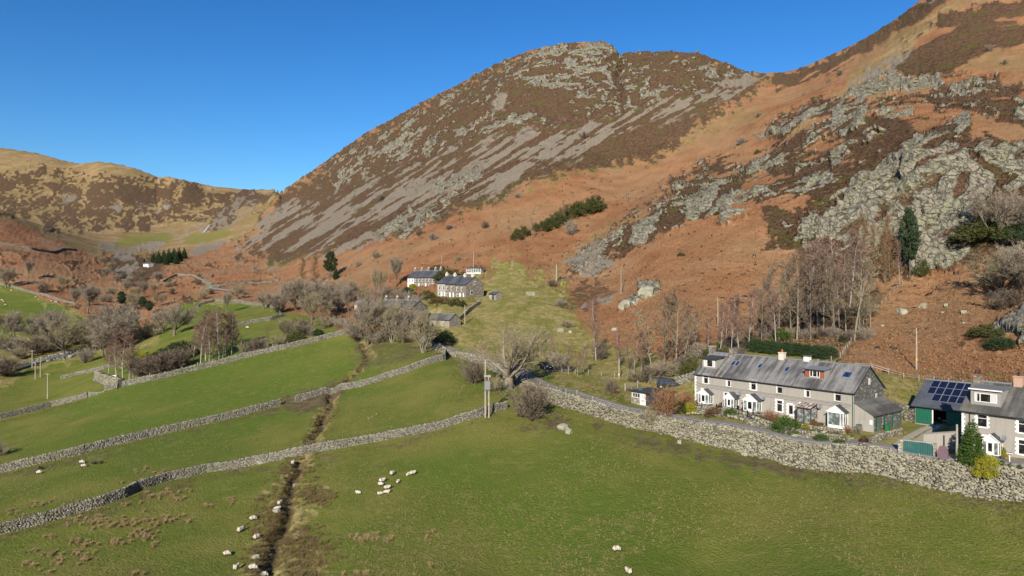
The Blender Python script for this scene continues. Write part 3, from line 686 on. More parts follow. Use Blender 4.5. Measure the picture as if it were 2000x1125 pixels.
def glass_mat(name, col, rough=.04):
    m, nt, b = new_mat(name); b.inputs['Base Color'].default_value = (*col, 1); b.inputs['Roughness'].default_value = rough; b.inputs['Specular IOR Level'].default_value = .6
    tc = nt.nodes.new('ShaderNodeTexCoord'); n = noise(nt, tc.outputs['Object'], 1.7, 2)
    nt.links.new(mixc(nt, ramp01(nt, n, .45, .62), col, [min(1, k*2.6+.012) for k in col]), b.inputs['Base Color'])
    return m
M['glass'] = glass_mat('dark window glass', (.012,.012,.013)); M['greenglass'] = glass_mat('conservatory glass', (.10,.12,.115)); M['blueglass'] = glass_mat('skylight glass', (.012,.022,.060))
M['solar'] = simple('solar cell glass', (.008,.013,.034), .22, .25, .2, 1.0); M['opal'] = glass_mat('ribbed roof sheet', (.20,.185,.17), .3)

def render_mat():
    m, nt, b = new_mat('grey roughcast render'); tc = nt.nodes.new('ShaderNodeTexCoord'); v = tc.outputs['Object']
    n1 = noise(nt, v, .9, 4); n2 = noise(nt, v, 22, 2); n3 = noise(nt, scalev(nt, v, (2.2,2.2,.25)), 1.0, 4)
    c = mixc(nt, n1, (.290,.268,.235), (.375,.350,.312)); c = mixc(nt, math_n(nt, 'MULTIPLY', ramp01(nt, n3, .52, .75), .55), c, (.22,.205,.18)); c = mixc(nt, math_n(nt, 'MULTIPLY', ramp01(nt, n2, .5, .75), .35), c, (.46,.42,.36))
    nt.links.new(c, b.inputs['Base Color']); bump(nt, b, n2, .5, .03); return m
M['render'] = render_mat()
def slate_mat(name, dark, light, streak=.5, moss=0.0):
    m, nt, b = new_mat(name); tc = nt.nodes.new('ShaderNodeTexCoord'); v = tc.outputs['Object']; oi = nt.nodes.new('ShaderNodeObjectInfo')
    off = nt.nodes.new('ShaderNodeVectorMath'); off.operation = 'ADD'; nt.links.new(v, off.inputs[0])
    cmb = nt.nodes.new('ShaderNodeCombineXYZ'); nt.links.new(math_n(nt, 'MULTIPLY', oi.outputs['Random'], 60.0), cmb.inputs[0]); nt.links.new(cmb.outputs[0], off.inputs[1]); vv = off.outputs[0]
    st = noise(nt, scalev(nt, vv, (1.1,.10,.10)), 1.0, 4, .6); bl = noise(nt, vv, .28, 2); fine = noise(nt, scalev(nt, vv, (3.5,5.0,5.0)), 1.0, 2)
    f = math_n(nt, 'ADD', math_n(nt, 'MULTIPLY', st, streak), math_n(nt, 'MULTIPLY', bl, 1-streak))
    c = mixc(nt, ramp01(nt, f, .40, .60), dark, light); c = mixc(nt, math_n(nt, 'MULTIPLY', ramp01(nt, fine, .4, .7), .30), c, [k*.55 for k in dark])
    if moss: c = mixc(nt, math_n(nt, 'MULTIPLY', ramp01(nt, noise(nt, vv, .8, 4), .55, .7), moss), c, (.12,.12,.05))
    br = nt.nodes.new('ShaderNodeTexBrick'); br.inputs['Scale'].default_value = 1.0; br.inputs['Brick Width'].default_value = .34; br.inputs['Row Height'].default_value = .21; br.inputs['Mortar Size'].default_value = .018
    nt.links.new(v, br.inputs['Vector']); c = mixc(nt, math_n(nt, 'MULTIPLY', br.outputs['Fac'], .35), c, [k*.4 for k in dark])
    nt.links.new(c, b.inputs['Base Color']); b.inputs['Roughness'].default_value = .6; b.inputs['Specular IOR Level'].default_value = .3
    bump(nt, b, math_n(nt, 'SUBTRACT', fine, br.outputs['Fac']), .5, .03); return m
M['slate'] = slate_mat('weathered slate', (.078,.073,.072), (.245,.240,.230), .68)
M['slatedark'] = slate_mat('blue grey slate', (.055,.060,.070), (.105,.110,.120), .4)
M['slatemoss'] = slate_mat('mossy slate', (.075,.072,.066), (.17,.165,.15), .5, .5)
M['slateblue'] = slate_mat('smooth new slate', (.062,.072,.088), (.095,.105,.122), .3)
def stone_mat(name, cols, scale=2.6, mortar=(.16,.15,.13), bk=.6, flat=2.2):
    m, nt, b = new_mat(name); tc = nt.nodes.new('ShaderNodeTexCoord'); v = scalev(nt, tc.outputs['Object'], (1,1,flat))
    vo = nt.nodes.new('ShaderNodeTexVoronoi'); vo.inputs['Scale'].default_value = scale; nt.links.new(v, vo.inputs['Vector'])
    ve = nt.nodes.new('ShaderNodeTexVoronoi'); ve.feature = 'DISTANCE_TO_EDGE'; ve.inputs['Scale'].default_value = scale; nt.links.new(v, ve.inputs['Vector'])
    sp = nt.nodes.new('ShaderNodeSeparateColor'); nt.links.new(vo.outputs['Color'], sp.inputs[0])
    c = mixc(nt, sp.outputs[0], cols[0], cols[1]); c = mixc(nt, ramp01(nt, sp.outputs[1], .72, .85), c, cols[2]); c = mixc(nt, math_n(nt, 'MULTIPLY', noise(nt, v, 9, 3), .4), c, [k*.6 for k in cols[0]])
    e = ramp01(nt, ve.outputs['Distance'], .0, .07); c = mixc(nt, e, mortar, c)
    nt.links.new(c, b.inputs['Base Color']); b.inputs['Roughness'].default_value = .92; bump(nt, b, e, bk, .06); return m
M['slatestone'] = stone_mat('dark slate stone', ((.075,.082,.078), (.145,.150,.142), (.30,.29,.25)), 2.4, (.09,.092,.088))
M['rubble'] = stone_mat('lakeland rubble stone', ((.13,.115,.10), (.25,.225,.185), (.40,.36,.29)), 2.2, (.17,.15,.12))
M['rubblepale'] = stone_mat('pale rubble stone', ((.20,.185,.155), (.34,.315,.26), (.46,.43,.35)), 2.4, (.16,.15,.12))
def loose_stone(name, c0, c1, lichen, lk=.5):
    m, nt, b = new_mat(name); geo = nt.nodes.new('ShaderNodeNewGeometry'); p = geo.outputs['Position']; ri = geo.outputs['Random Per Island']
    c = mixc(nt, ri, c0, c1); n = noise(nt, p, 3.0, 4); n2 = noise(nt, p, .25, 3)
    c = mixc(nt, math_n(nt, 'MULTIPLY', ramp01(nt, math_n(nt, 'ADD', n, math_n(nt, 'MULTIPLY', math_n(nt, 'SUBTRACT', ri, .5), .25)), .48, .62), lk), c, lichen)
    c = mixc(nt, math_n(nt, 'MULTIPLY', ramp01(nt, n2, .5, .64), .35), c, (.155,.150,.075)); c = mixc(nt, math_n(nt, 'MULTIPLY', noise(nt, p, 9, 2), .45), c, [k*.5 for k in c0])
    nt.links.new(c, b.inputs['Base Color']); b.inputs['Roughness'].default_value = .95; b.inputs['Specular IOR Level'].default_value = .1
    bump(nt, b, noise(nt, p, 7, 3), .5, .06); return m
M['drystone'] = loose_stone('dry walling stone', (.130,.122,.104), (.325,.300,.248), (.340,.338,.240))
M['bankstone'] = loose_stone('lichened bank stone', (.125,.114,.090), (.415,.385,.305), (.390,.382,.250), .6)
M['wallcore'] = simple('wall hearting', (.095,.088,.072), .95, .1, .3, 3)
M['boulder'] = loose_stone('lichened boulder', (.27,.26,.225), (.42,.405,.33), (.40,.41,.27), .6)

# ------------------------------------------------------------------ house builder (x along the front, y to the back, z up)
def wall_with_holes(mb, x0, x1, y0, y1, z0, z1, holes):
    xs = sorted({x0, x1}|{h[0] for h in holes}|{h[1] for h in holes}); zs = sorted({z0, z1}|{h[2] for h in holes}|{h[3] for h in holes})
    for a, b in zip(xs, xs[1:]):
        run = None
        for c, d in zip(zs, zs[1:]):
            hole = any(h[0] < (a+b)/2 < h[1] and h[2] < (c+d)/2 < h[3] for h in holes)
            if not hole: run = (run[0], d) if run else (c, d)
            elif run: mb.box(a, b, y0, y1, *run); run = None
        if run: mb.box(a, b, y0, y1, *run)
def quoins(mb, xl, xr, z0, z1, y, side, hb=.26, long=.30, short=.16):
    n = max(1, round((z1-z0)/hb)); h = (z1-z0)/n
    for i in range(n):
        wd = long if i % 2 == 0 else short
        if 'l' in side: mb.box(xl-wd, xl, y, y+.10, z0+i*h+.006, z0+(i+1)*h-.006)
        if 'r' in side: mb.box(xr, xr+wd, y, y+.10, z0+i*h+.006, z0+(i+1)*h-.006)
def window(par, x0, x1, z0, z1, y=0.0, surround=False, transom=True, mull=0, glass='glass', frame='white', sill=True, curtain=False, t=.075, name='window'):
    f = MB(); yf0, yf1 = y+.07, y+.15
    f.box(x0, x0+t, yf0, yf1, z0, z1); f.box(x1-t, x1, yf0, yf1, z0, z1); f.box(x0+t, x1-t, yf0, yf1, z0, z0+t); f.box(x0+t, x1-t, yf0, yf1, z1-t, z1)
    zt = z1-(z1-z0)*.30
    if transom: f.box(x0+t, x1-t, yf0-.01, yf1, zt-t*.45, zt+t*.45)
    for k in range(mull):
        xm = x0+(x1-x0)*(k+1)/(mull+1); f.box(xm-t*.5, xm+t*.5, yf0+.004, yf1-.004, z0+t, z1-t)
    w_ = f.build(name, M[frame], par)
    MB().box(x0+t*.6, x1-t*.6, yf0+.03, yf0+.045, z0+t*.6, z1-t*.6).build('pane', M[glass], w_)
    if curtain:
        wd = (x1-x0)*.2; zc = zt if transom else z1-t; each('curtain', 'curtain', w_, [(x0+t, x0+t+wd, yf0+.022, yf0+.028, z0+t, zc), (x1-t-wd, x1-t, yf0+.022, yf0+.028, z0+t, zc)])
    if sill: MB().box(x0-.08, x1+.08, y-.07, y+.09, z0-.10, z0-.004).build('sill', M['white'] if surround else M['flagstone'], w_)
    if surround:
        q = MB(); quoins(q, x0, x1, z0, z1, y-.035, 'lr'); q.box(x0-.26, x1+.26, y-.04, y+.06, z1+.004, z1+.24); q.build('quoin_surround', M['white'], w_)
    else:
        q = MB(); q.box(x0-.09, x0-.002, y-.015, y+.06, z0, z1+.08); q.box(x0, x1+.07, y-.015, y+.06, z1+.002, z1+.08); q.build('reveal', M['white'], w_)
    return w_
def chimney(par, x, y, z0, z1, wx, wy, mat, pots=0, cap=None, potmat='terracotta'):
    c = MB().box(x-wx/2, x+wx/2, y-wy/2, y+wy/2, z0, z1).build('chimney', M[mat], par)
    MB().box(x-wx/2-.07, x+wx/2+.07, y-wy/2-.07, y+wy/2+.07, z1+.002, z1+.14).build('chimney_cap', M[cap or mat], c)
    for k in range(pots):
        px = x+(k-(pots-1)/2)*.42
        MB().tube([(px, y, z1+.14), (px, y, z1+.35), (px, y, z1+.62), (px, y, z1+.66)], [.16,.13,.12,.15], 9).build('chimney_pot', M[potmat], c)
    return c
def roof_slabs(par, x0, x1, D, ev, rise, mat, oh=.28, th=.13, name='roof', ridge=True, ol=0.0, orr=0.0, trim=None):
    s = rise/(D/2); mb = MB(); x0 -= ol; x1 += orr
    mb.prism_x([(-oh, ev-oh*s), (-oh, ev-oh*s+th), (D/2, ev+rise+th), (D/2, ev+rise)], x0, x1)
    mb.prism_x([(D+oh, ev-oh*s+th), (D+oh, ev-oh*s), (D/2+.002, ev+rise), (D/2+.002, ev+rise+th)], x0, x1)
    r = mb.build(name, M[mat], par)
    if ridge: MB().prism_x([(D/2-.16, ev+rise+th-.10*s), (D/2, ev+rise+th+.09), (D/2+.16, ev+rise+th-.10*s)], x0+.003, x1-.003).build('ridge_tiles', M['lead'], r)
    MB().box(x0+.003, x1-.003, -oh-.11, -oh-.003, ev-oh*s-.03, ev-oh*s+.09).build('gutter', M['gutter'], r)
    return r
def body(par, W, D, ev, rise, holes, mat, inset=.003, name='wall', base=-2.0, back_mat=None, th=.34):
    mb = MB(); wall_with_holes(mb, inset, W-inset, 0, th, base, ev, holes)
    for xa, xb in ((inset, inset+th), (W-inset-th, W-inset)):
        mb.prism_x([(th+.002, base), (th+.002, ev+th*rise/(D/2)-.02), (D/2, ev+rise-.02), (D-th-.002, ev+th*rise/(D/2)-.02), (D-th-.002, base)], xa, xb)
    mb.box(inset, W-inset, D-th, D, base, ev)
    w_ = mb.build(name, M[mat], par)
    MB().box(th+.05, W-th-.05, th+.65, D-th-.1, base, ev-.1).build('interior', M['interior'], w_)
    return w_
def skylight(par, xc, yc, w_, h_, D, ev, rise, th=.13, glass='blueglass', n=1):
    s = rise/(D/2); L = math.hypot(1, s); uy, uz = 1/L, s/L; nz_, ny_ = uy, -uz
    def pt(x, a, k): return (x, yc+a*uy+k*ny_, ev+th+yc*s+a*uz+k*nz_)
    f = MB(); gs = []
    for q in range(n):
        g = MB(); gs.append(g)
        x0 = xc+(q-(n-1)/2)*(w_+.10)-w_/2; x1 = x0+w_
        def slab(mb, xa, xb, a0, a1, k0, k1):
            mb.add([pt(xa,a0,k0),pt(xb,a0,k0),pt(xb,a1,k0),pt(xa,a1,k0),pt(xa,a0,k1),pt(xb,a0,k1),pt(xb,a1,k1),pt(xa,a1,k1)], [(0,3,2,1),(4,5,6,7),(0,1,5,4),(1,2,6,5),(2,3,7,6),(3,0,4,7)])
        b_ = .09
        slab(f, x0, x0+b_, -h_/2, h_/2, -.04, .09); slab(f, x1-b_, x1, -h_/2, h_/2, -.04, .09); slab(f, x0+b_, x1-b_, -h_/2, -h_/2+b_, -.04, .09); slab(f, x0+b_, x1-b_, h_/2-b_, h_/2, -.04, .09)
        slab(g, x0+b_*.8, x1-b_*.8, -h_/2+b_*.8, h_/2-b_*.8, -.03, .05)
    o = f.build('skylight', M['steel'], par); 
    for g in gs: g.build('pane', M[glass], o)
    return o
def dormer(par, x0, x1, y0, z0, z1, D, ev, rise, side='slate', roofm='slatefelt', wins=(), face='white', cheekface=None, slope=.14, fascia='white', th=.13):
    s = rise/(D/2)
    def ytop(z): return min((z-ev-th)/s, D/2)
    mb = MB(); yb = ytop(z1)+.15
    holes = [(x0+a, x0+b, z0+c, z0+d) for a, b, c, d, mu, cu in wins]
    wall_with_holes(mb, x0+.10, x1-.10, y0, y0+.12, z0-.25, z1-.05, holes)
    for xa, xb in ((x0, x0+.098), (x1-.098, x1)):
        mb.prism_x([(y0-.02, ev+th+y0*s-.35), (y0-.02, z1-.05), (yb, z1-.05)], xa, xb)
    d = mb.build('dormer', M[side], par)
    for a, b, c, dd, mu, cu in wins: 
        f = MB(); t = .085; X0, X1, Z0, Z1 = x0+a, x0+b, z0+c, z0+dd
        f.box(X0, X0+t, y0-.05, y0+.06, Z0, Z1); f.box(X1-t, X1, y0-.05, y0+.06, Z0, Z1); f.box(X0+t, X1-t, y0-.05, y0+.06, Z0, Z0+t); f.box(X0+t, X1-t, y0-.05, y0+.06, Z1-t, Z1)
        for q in mu: f.box(X0+(X1-X0)*q-t*.6, X0+(X1-X0)*q+t*.6, y0-.046, y0+.056, Z0+t, Z1-t)
        f.build('window_frame', M['white'], d); MB().box(X0+t*.7, X1-t*.7, y0-.01, y0+.004, Z0+t*.7, Z1-t*.7).build('pane', M['glass'], d)
        if cu:
            each('curtain', 'curtain', d, [(X0+(X1-X0)*ca, X0+(X1-X0)*cb, y0-.018, y0-.012, Z0+t, Z1-t) for ca, cb in cu])
    if cheekface:
        xs0 = x0+wins[0][0]; xs1 = x0+wins[-1][1]
        each('tile_hanging', cheekface, d, [(x0+.02, xs0-.01, y0-.05, y0-.004, z0-.05, z1-.07), (xs1+.01, x1-.02, y0-.05, y0-.004, z0-.05, z1-.07)])
    r = MB(); zb = z1+(yb-y0)*slope
    r.prism_x([(y0-.28, z1-.03), (y0-.28, z1+.07), (yb+.3, zb+.12), (yb+.3, zb+.0)], x0-.18, x1+.18); r.build('dormer_roof', M[roofm], d)
    MB().box(x0-.2, x1+.2, y0-.31, y0-.285, z1-.10, z1+.06).build('fascia', M[fascia], d)
    return d
def gable_porch(par, x0, x1, dep, h, rise, kind='door', base=.45, z0=0.0, stone='slatestone'):
    p = MB(); t = .10
    # low base, corner posts, head rail, front gable
    p.box(x0, x1, -dep, -dep+.10, z0+h-.22, z0+h); p.box(x0, x0+.10, -dep+.102, -.004, z0+h-.2, z0+h); p.box(x1-.10, x1, -dep+.102, -.004, z0+h-.2, z0+h)
    p.prism_y([(x0-.08, z0+h+.003), (x1+.08, z0+h+.003), ((x0+x1)/2, z0+h+rise)], -dep+.01, -dep+.09)
    for xa in (x0, x1-t): p.box(xa, xa+t, -dep+.002, -dep+.1, z0+base, z0+h-.222)
    for xa in (x0+.002, x1-t-.002): p.box(xa, xa+t, -.11, -.005, z0+base, z0+h-.202)
    W = x1-x0
    if kind == 'door':
        dx0, dx1 = x0+W*.30, x0+W*.66
        for xa in (dx0-t, dx1): p.box(xa, xa+t, -dep+.002, -dep+.1, z0+.02, z0+h-.222)
        p.box(x0+t, dx0-t, -dep+.01, -dep+.09, z0+base, z0+base+.10); p.box(dx1+t, x1-t, -dep+.01, -dep+.09, z0+base, z0+base+.10)
        p.box(x0+.004, x0+.09, -dep+.102, -.112, z0+base, z0+base+.1); p.box(x1-.09, x1-.004, -dep+.102, -.112, z0+base, z0+base+.1)
        p.box(x1-.095, x1-.005, -dep*.5-.04, -dep*.5+.04, z0+base+.1, z0+h-.202)
    else:
        xm = x0+W*.80
        p.box(xm-t/2, xm+t/2, -dep+.002, -dep+.1, z0+base, z0+h-.222)
        p.box(x0+t, xm-t/2, -dep+.01, -dep+.09, z0+base, z0+base+.1); p.box(xm+t/2, x1-t, -dep+.01, -dep+.09, z0+base, z0+base+.1)
        p.box(x0+t, x1-t, -dep+.014, -dep+.086, z0+base+.78, z0+base+.86) if False else None
        p.box(x0+.004, x0+.09, -dep+.102, -.112, z0+base, z0+base+.1); p.box(x1-.09, x1-.004, -dep+.102, -.112, z0+base, z0+base+.1)
        p.box(x1-.095, x1-.005, -dep*.5-.04, -dep*.5+.04, z0+base+.1, z0+h-.202)
    o = p.build('porch', M['white'], par)
    bm_ = MB()
    if kind == 'door': bm_.box(x0+.01, dx0-t-.004, -dep+.015, -.01, z0-.6, z0+base-.003); bm_.box(dx1+t+.004, x1-.01, -dep+.015, -.01, z0-.6, z0+base-.003)
    else: bm_.box(x0+.01, x1-.01, -dep+.015, -.01, z0-.6, z0+base-.003)
    bm_.build('porch_base', M[stone], o)
    if kind == 'door':
        g = [(x0+t*.7, dx0-t*.7, -dep+.045, -dep+.055, z0+base+.07, z0+h-.21), (dx1+t*.7, x1-t*.7, -dep+.045, -dep+.055, z0+base+.07, z0+h-.21)]
    else: g = [(x0+t*.7, x1-t*.7, -dep+.045, -dep+.055, z0+base+.07, z0+h-.21)]
    each('pane', 'greenglass', o, g+[(x0+.04, x0+.05, -dep+.09, -.09, z0+base+.07, z0+h-.19), (x1-.05, x1-.04, -dep+.09, -.09, z0+base+.07, z0+h-.19)])
    if kind == 'door':
        d = MB(); d.box(dx0, dx1, -dep+.03, -dep+.075, z0+.03, z0+.85); d.box(dx0, dx0+.10, -dep+.03, -dep+.075, z0+.85, z0+h-.23); d.box(dx1-.1, dx1, -dep+.03, -dep+.075, z0+.85, z0+h-.23); d.box(dx0+.1, dx1-.1, -dep+.03, -dep+.075, z0+h-.33, z0+h-.23); d.build('door', M['white'], o)
        MB().box(dx0+.09, dx1-.09, -dep+.05, -dep+.06, z0+.84, z0+h-.32).build('door_pane', M['glass'], o)
    r = MB(); xm = (x0+x1)/2; hw = W/2+.22; sl_ = rise/(W/2)
    for sg in (-1, 1):
        r.prism_y([(xm, z0+h+rise+.02), (xm, z0+h+rise+.10), (xm+sg*hw, z0+h+rise+.10-hw*sl_), (xm+sg*hw, z0+h+rise+.02-hw*sl_)], -dep-.06, -.004)
    r.build('porch_roof', M['slatedark'], o)
    bb = MB()
    for sg in (-1, 1): bb.prism_y([(xm, z0+h+rise-.05), (xm, z0+h+rise+.09), (xm+sg*hw, z0+h+rise+.09-hw*sl_), (xm+sg*hw, z0+h+rise-.05-hw*sl_)], -dep-.10, -dep-.062)
    bb.build('barge_board', M['white'], o)
    return o
def dish(par, x, z):
    d = MB(); n = 14; c = Vector((x, -.35, z)); ax = Vector((.15, -.85, .5)).normalized(); a = ax.orthogonal().normalized(); bb = ax.cross(a)
    vs = [tuple(c)]; 
    for rr, k in ((.20, .03), (.36, .10)):
        for i in range(n): vs.append(tuple(c+(a*math.cos(2*math.pi*i/n)+bb*math.sin(2*math.pi*i/n))*rr+ax*k))
    fs = [(0, 1+i, 1+(i+1) % n) for i in range(n)]+[(1+i, 1+n+i, 1+n+(i+1) % n, 1+(i+1) % n) for i in range(n)]
    d.add(vs, fs); d.tube([(x, 0, z-.05), (x, -.33, z-.02)], [.025,.025], 5); d.tube([tuple(c+Vector((0,0,-.3))), tuple(c+ax*.5)], [.015,.015], 4)
    d.build('satellite_dish', M['lead'], par)

# ------------------------------------------------------------------ the terrace of six cottages
RZ = math.atan2(TU[1], TU[0]); CW = TL/6; EV = 5.5; RISE = 3.55
labels = ['leftmost grey cottage of the near terrace with a white framed slate dormer and gabled porch',
          'grey terraced cottage with paired skylights, second from the left, small white porch',
          'grey terraced cottage with quoined upper window and big white gabled porch, one small skylight',
          'grey terraced cottage with open doorway in white quoins and no porch',
          'grey terraced cottage with red brown dormer and brown glazed porch',
          'right end cottage of the near terrace with dark slate gable and white bay porch']
for k in range(6):
    o2 = TP(k*CW, 0); c = thing('terraced_cottage', labels[k], 'cottage', (o2[0], o2[1], TZ), RZ, 'cottages of the near terrace')
    up = (1.93, 2.93, 3.85, 5.38); holes = [up]
    if k == 1: holes.append((1.45, 2.45, .9, 2.75))
    if k == 2: holes.append((1.5, 2.4, .0, 2.6))
    if k == 3: holes += [(1.9, 2.9, .85, 2.7), (4.05-.1, 4.05+.78, .0, 2.25)]
    if k == 4: holes.append((1.3, 2.4, .0, 2.5))
    if k in (0, 5): holes.append((2.4, 3.4, .0, 2.4))
    body(c, CW, TD, EV, RISE, holes, 'render')
    window(c, *up, surround=k in (0, 2), curtain=k in (1, 4))
    rf = roof_slabs(c, 0.002, CW-.002, TD, EV, RISE, 'slate', ol=.15 if k == 0 else 0, orr=.22 if k == 5 else 0)
    if k == 0:
        q = MB(); quoins(q, -.001, 0, .0, EV-.2, -.03, 'r', .3, .42, .24); q.build('quoin', M['white'], c)
        gable_porch(c, 1.75, 4.05, 1.35, 2.25, .75); q = MB(); quoins(q, 1.72, 1.72, 0, 2.7, -.034, 'l', .28, .34, .2); q.box(1.4, 2.9, -.034, .05, 2.703, 2.95); q.build('quoin_surround', M['white'], c)
        dormer(c, .75, 3.85, 1.25, 6.75, 8.25, TD, EV, RISE, 'slatepale', 'darkfelt', [(.35, 2.75, .05, 1.32, (.28, .80), ((.03, .25), (.84, .97)))], 'white', fascia='gutter')
        chimney(c, .42, TD/2, EV+2.6, EV+RISE+1.15, .75, 1.25, 'rubble', 0, 'brickpink')
    if k == 1:
        window(c, 1.45, 2.45, .9, 2.75, curtain=True); gable_porch(c, 2.55, 4.45, 1.45, 2.2, .85); skylight(c, 1.9, 2.75, .72, 1.35, TD, EV, RISE, n=2)
        chimney(c, .1, TD/2, EV+2.6, EV+RISE+1.05, .8, 1.3, 'rubble', 0)
        b_ = MB(); b_.prism_x([(-.26, EV-.2+.12), (-.26, EV-.2+.34), (TD/2-.2, EV+RISE+.34-.15), (TD/2-.2, EV+RISE-.03)], -.12, .12); b_.build('coping', M['rubblepale'], rf)
        dish(c, 4.78, 2.9)
    if k == 2:
        gable_porch(c, 1.5, 4.05, 1.5, 2.35, .9); q = MB(); quoins(q, 1.3, 1.3, 0, 2.75, -.034, 'l', .28, .34, .2); q.box(1.0, 2.7, -.034, .05, 2.753, 3.0); q.build('quoin_surround', M['white'], c)
        skylight(c, 2.0, 2.75, .75, 1.2, TD, EV, RISE); dish(c, 4.6, 2.75)
    if k == 3:
        window(c, 1.9, 2.9, .85, 2.7, surround=True)
        d = MB(); d.box(3.96, 4.06, .07, .16, 0, 2.24); d.box(4.73, 4.82, .07, .16, 0, 2.24); d.box(4.06, 4.73, .07, .16, 2.14, 2.24); d.box(4.06, 4.73, .09, .14, 0, .75); dd = d.build('door', M['white'], c)
        MB().box(4.05, 4.74, .10, .12, .74, 2.15).build('pane', M['glass'], dd); q = MB(); quoins(q, 3.93, 4.80, 0, 2.3, -.036, 'lr', .27, .30, .17); q.box(3.75, 4.85, -.04, .05, 2.303, 2.52); q.build('quoin_surround', M['white'], dd)
        skylight(c, 2.2, 2.6, .75, 1.3, TD, EV, RISE); chimney(c, .05, TD/2, EV+2.7, EV+RISE+1.0, .95, .75, 'palebrick', 1); chimney(c, CW-.35, TD/2+.15, EV+2.7, EV+RISE+.75, .95, .75, 'white', 0, 'rubble')
    if k == 4:
        q = MB(); quoins(q, 1.25, 1.25, 0, 2.7, -.034, 'l', .28, .34, .2); q.box(.95, 2.2, -.034, .05, 2.703, 2.95); q.build('quoin_surround', M['white'], c)
        dormer(c, 1.15, 4.35, 1.5, 6.95, 8.15, TD, EV, RISE, 'slatepale', 'lead', [(.78, 2.5, .05, 1.08, (.30, .72), None)], cheekface='redbrown', fascia='gutter')
        p = MB(); x0, x1, dp, h = 1.65, 4.05, 1.9, 2.45
        for xa in (x0, x1-.11): 
            p.box(xa, xa+.11, -dp, -dp+.11, 0, h); p.box(xa, xa+.11, -.12, -.01, 0, h+.55)
            p.prism_x([(-dp+.112, h-.11), (-dp+.112, h), (-.122, h+.55), (-.122, h+.42)], xa+.004, xa+.106)
        p.box(x0+.11, x1-.11, -dp+.004, -dp+.106, h-.12, h); p.box(x0+.11, x1-.11, -dp+.004, -dp+.106, 0, .12); p.box((x0+x1)/2-.06, (x0+x1)/2+.06, -dp+.008, -dp+.1, .12, h-.12)
        p.box(x1-.1, x1-.01, -dp+.112, -.122, 0, .75); p.box(x0+.01, x0+.1, -dp+.112, -.122, 0, .75)
        for q_ in range(5):
            xa = x0+(x1-x0)*q_/4-.035; p.prism_x([(-dp-.18, h-.02), (-dp-.18, h+.06), (-.006, h+.64), (-.006, h+.56)], xa, xa+.07)
        p.box(x0-.05, x1+.05, -dp-.24, -dp-.184, h-.06, h+.07)
        po = p.build('glazed_porch', M['brownframe'], c)
        each('pane', 'greenglass', po, [(x0+.1, x1-.1, -dp+.05, -dp+.06, .1, h-.1), (x0+.05, x0+.06, -dp+.1, -.1, .74, h), (x1-.06, x1-.05, -dp+.1, -.1, .74, h)])
        MB().prism_x([(-dp-.17, h), (-dp-.17, h+.03), (-.01, h+.60), (-.01, h+.57)], x0-.02, x1+.02).build('roof_sheet', M['opal'], po); dish(c, 4.6, 2.7)
    if k == 5:
        gable_porch(c, 1.55, 4.0, 1.4, 2.5, .85, 'bay', .35, stone='white'); skylight(c, 2.5, 2.75, 1.35, 1.35, TD, EV, RISE)
        q = MB(); quoins(q, 1.45, 1.45, 0, 2.7, -.034, 'l', .28, .3, .16); q.build('quoin_surround', M['white'], c)
        g = MB(); s_ = RISE/(TD/2); g.prism_x([(.02, -2), (.02, EV-.02), (TD/2, EV+RISE-.03), (TD-.02, EV-.02), (TD-.02, -2)], CW, CW+.07); gw = g.build('gable_wall', M['slatestone'], c)
        wv = MB(); wv.box(CW+.072, CW+.12, 6.7, 7.1, 3.7, 4.7); ww = wv.build('window', M['white'], c); MB().box(CW+.12, CW+.126, 6.8, 7.0, 3.85, 4.55).build('pane', M['glass'], ww)
        MB().box(CW+.072, CW+.11, TD/2-.35, TD/2+.25, 6.3, 7.3).build('blocked_window', M['palebrick'], c)
        b_ = MB(); oh = .3
        for sg in (0, 1):
            yy0, yy1 = (-oh, TD/2) if sg == 0 else (TD+oh, TD/2); z0_ = EV-oh*s_
            b_.prism_x([(yy0, z0_-.12), (yy0, z0_+.135), (yy1, EV+RISE+.135), (yy1, EV+RISE-.1)] if sg == 0 else [(yy1, EV+RISE-.1), (yy1, EV+RISE+.135), (yy0, z0_+.135), (yy0, z0_-.12)], CW+.222, CW+.27)
        b_.build('barge_board', M['gutter'], c)
        MB().tube([(CW-.12, -.12, 0), (CW-.12, -.12, EV-.3)], [.05,.05], 6).build('drainpipe', M['green'], c)

o2 = TP(TL+.08, 0); lt = thing('lean_to_outhouse', 'slate roofed lean-to against the dark slate gable with green doors', 'outhouse', (o2[0], o2[1], TZ), RZ)
LW, LD, L0, L1 = 2.75, 9.2, 3.95, 2.45
mb = MB(); mb.prism_y([(0,-2),(LW,-2),(LW,L1),(0,L0)], .0, .28); mb.build('front_wall', M['render'], lt)
mb = MB(); wall_x = []
mb2 = MB(); wall_with_holes(mb2, .29, LD, 0, .28, -2, L1-.08, [(.7,1.5,0,2.0),(2.7,3.2,.8,1.9),(3.3,4.1,0,2.0),(5.9,6.7,0,2.0)])
vv_ = [(LW-y, x, z) for x, y, z in mb2.v]; mb.add(vv_, mb2.f); mb.box(0, LW-.29, LD-.28, LD, -2, L1); mb.build('side_wall', M['slatestone'], lt)
MB().box(.02, LW-.5, .3, LD-.3, -1, L1-.15).build('interior', M['interior'], lt)
mb = MB(); mb.prism_y([(-.0, L0+.04), (-.0, L0+.16), (LW+.3, L1-.02), (LW+.3, L1-.14)], -.15, LD+.15); mb.build('roof', M['slatemoss'], lt)
for y0_ in (.7, 3.3, 5.9):
    d = MB().box(LW-.16, LW-.10, y0_+.01, y0_+.79, .01, 1.99).build('door', M['green'], lt); MB().box(LW-.10, LW-.07, y0_+.62, y0_+.70, .9, 1.0).build('handle', M['black'], d)
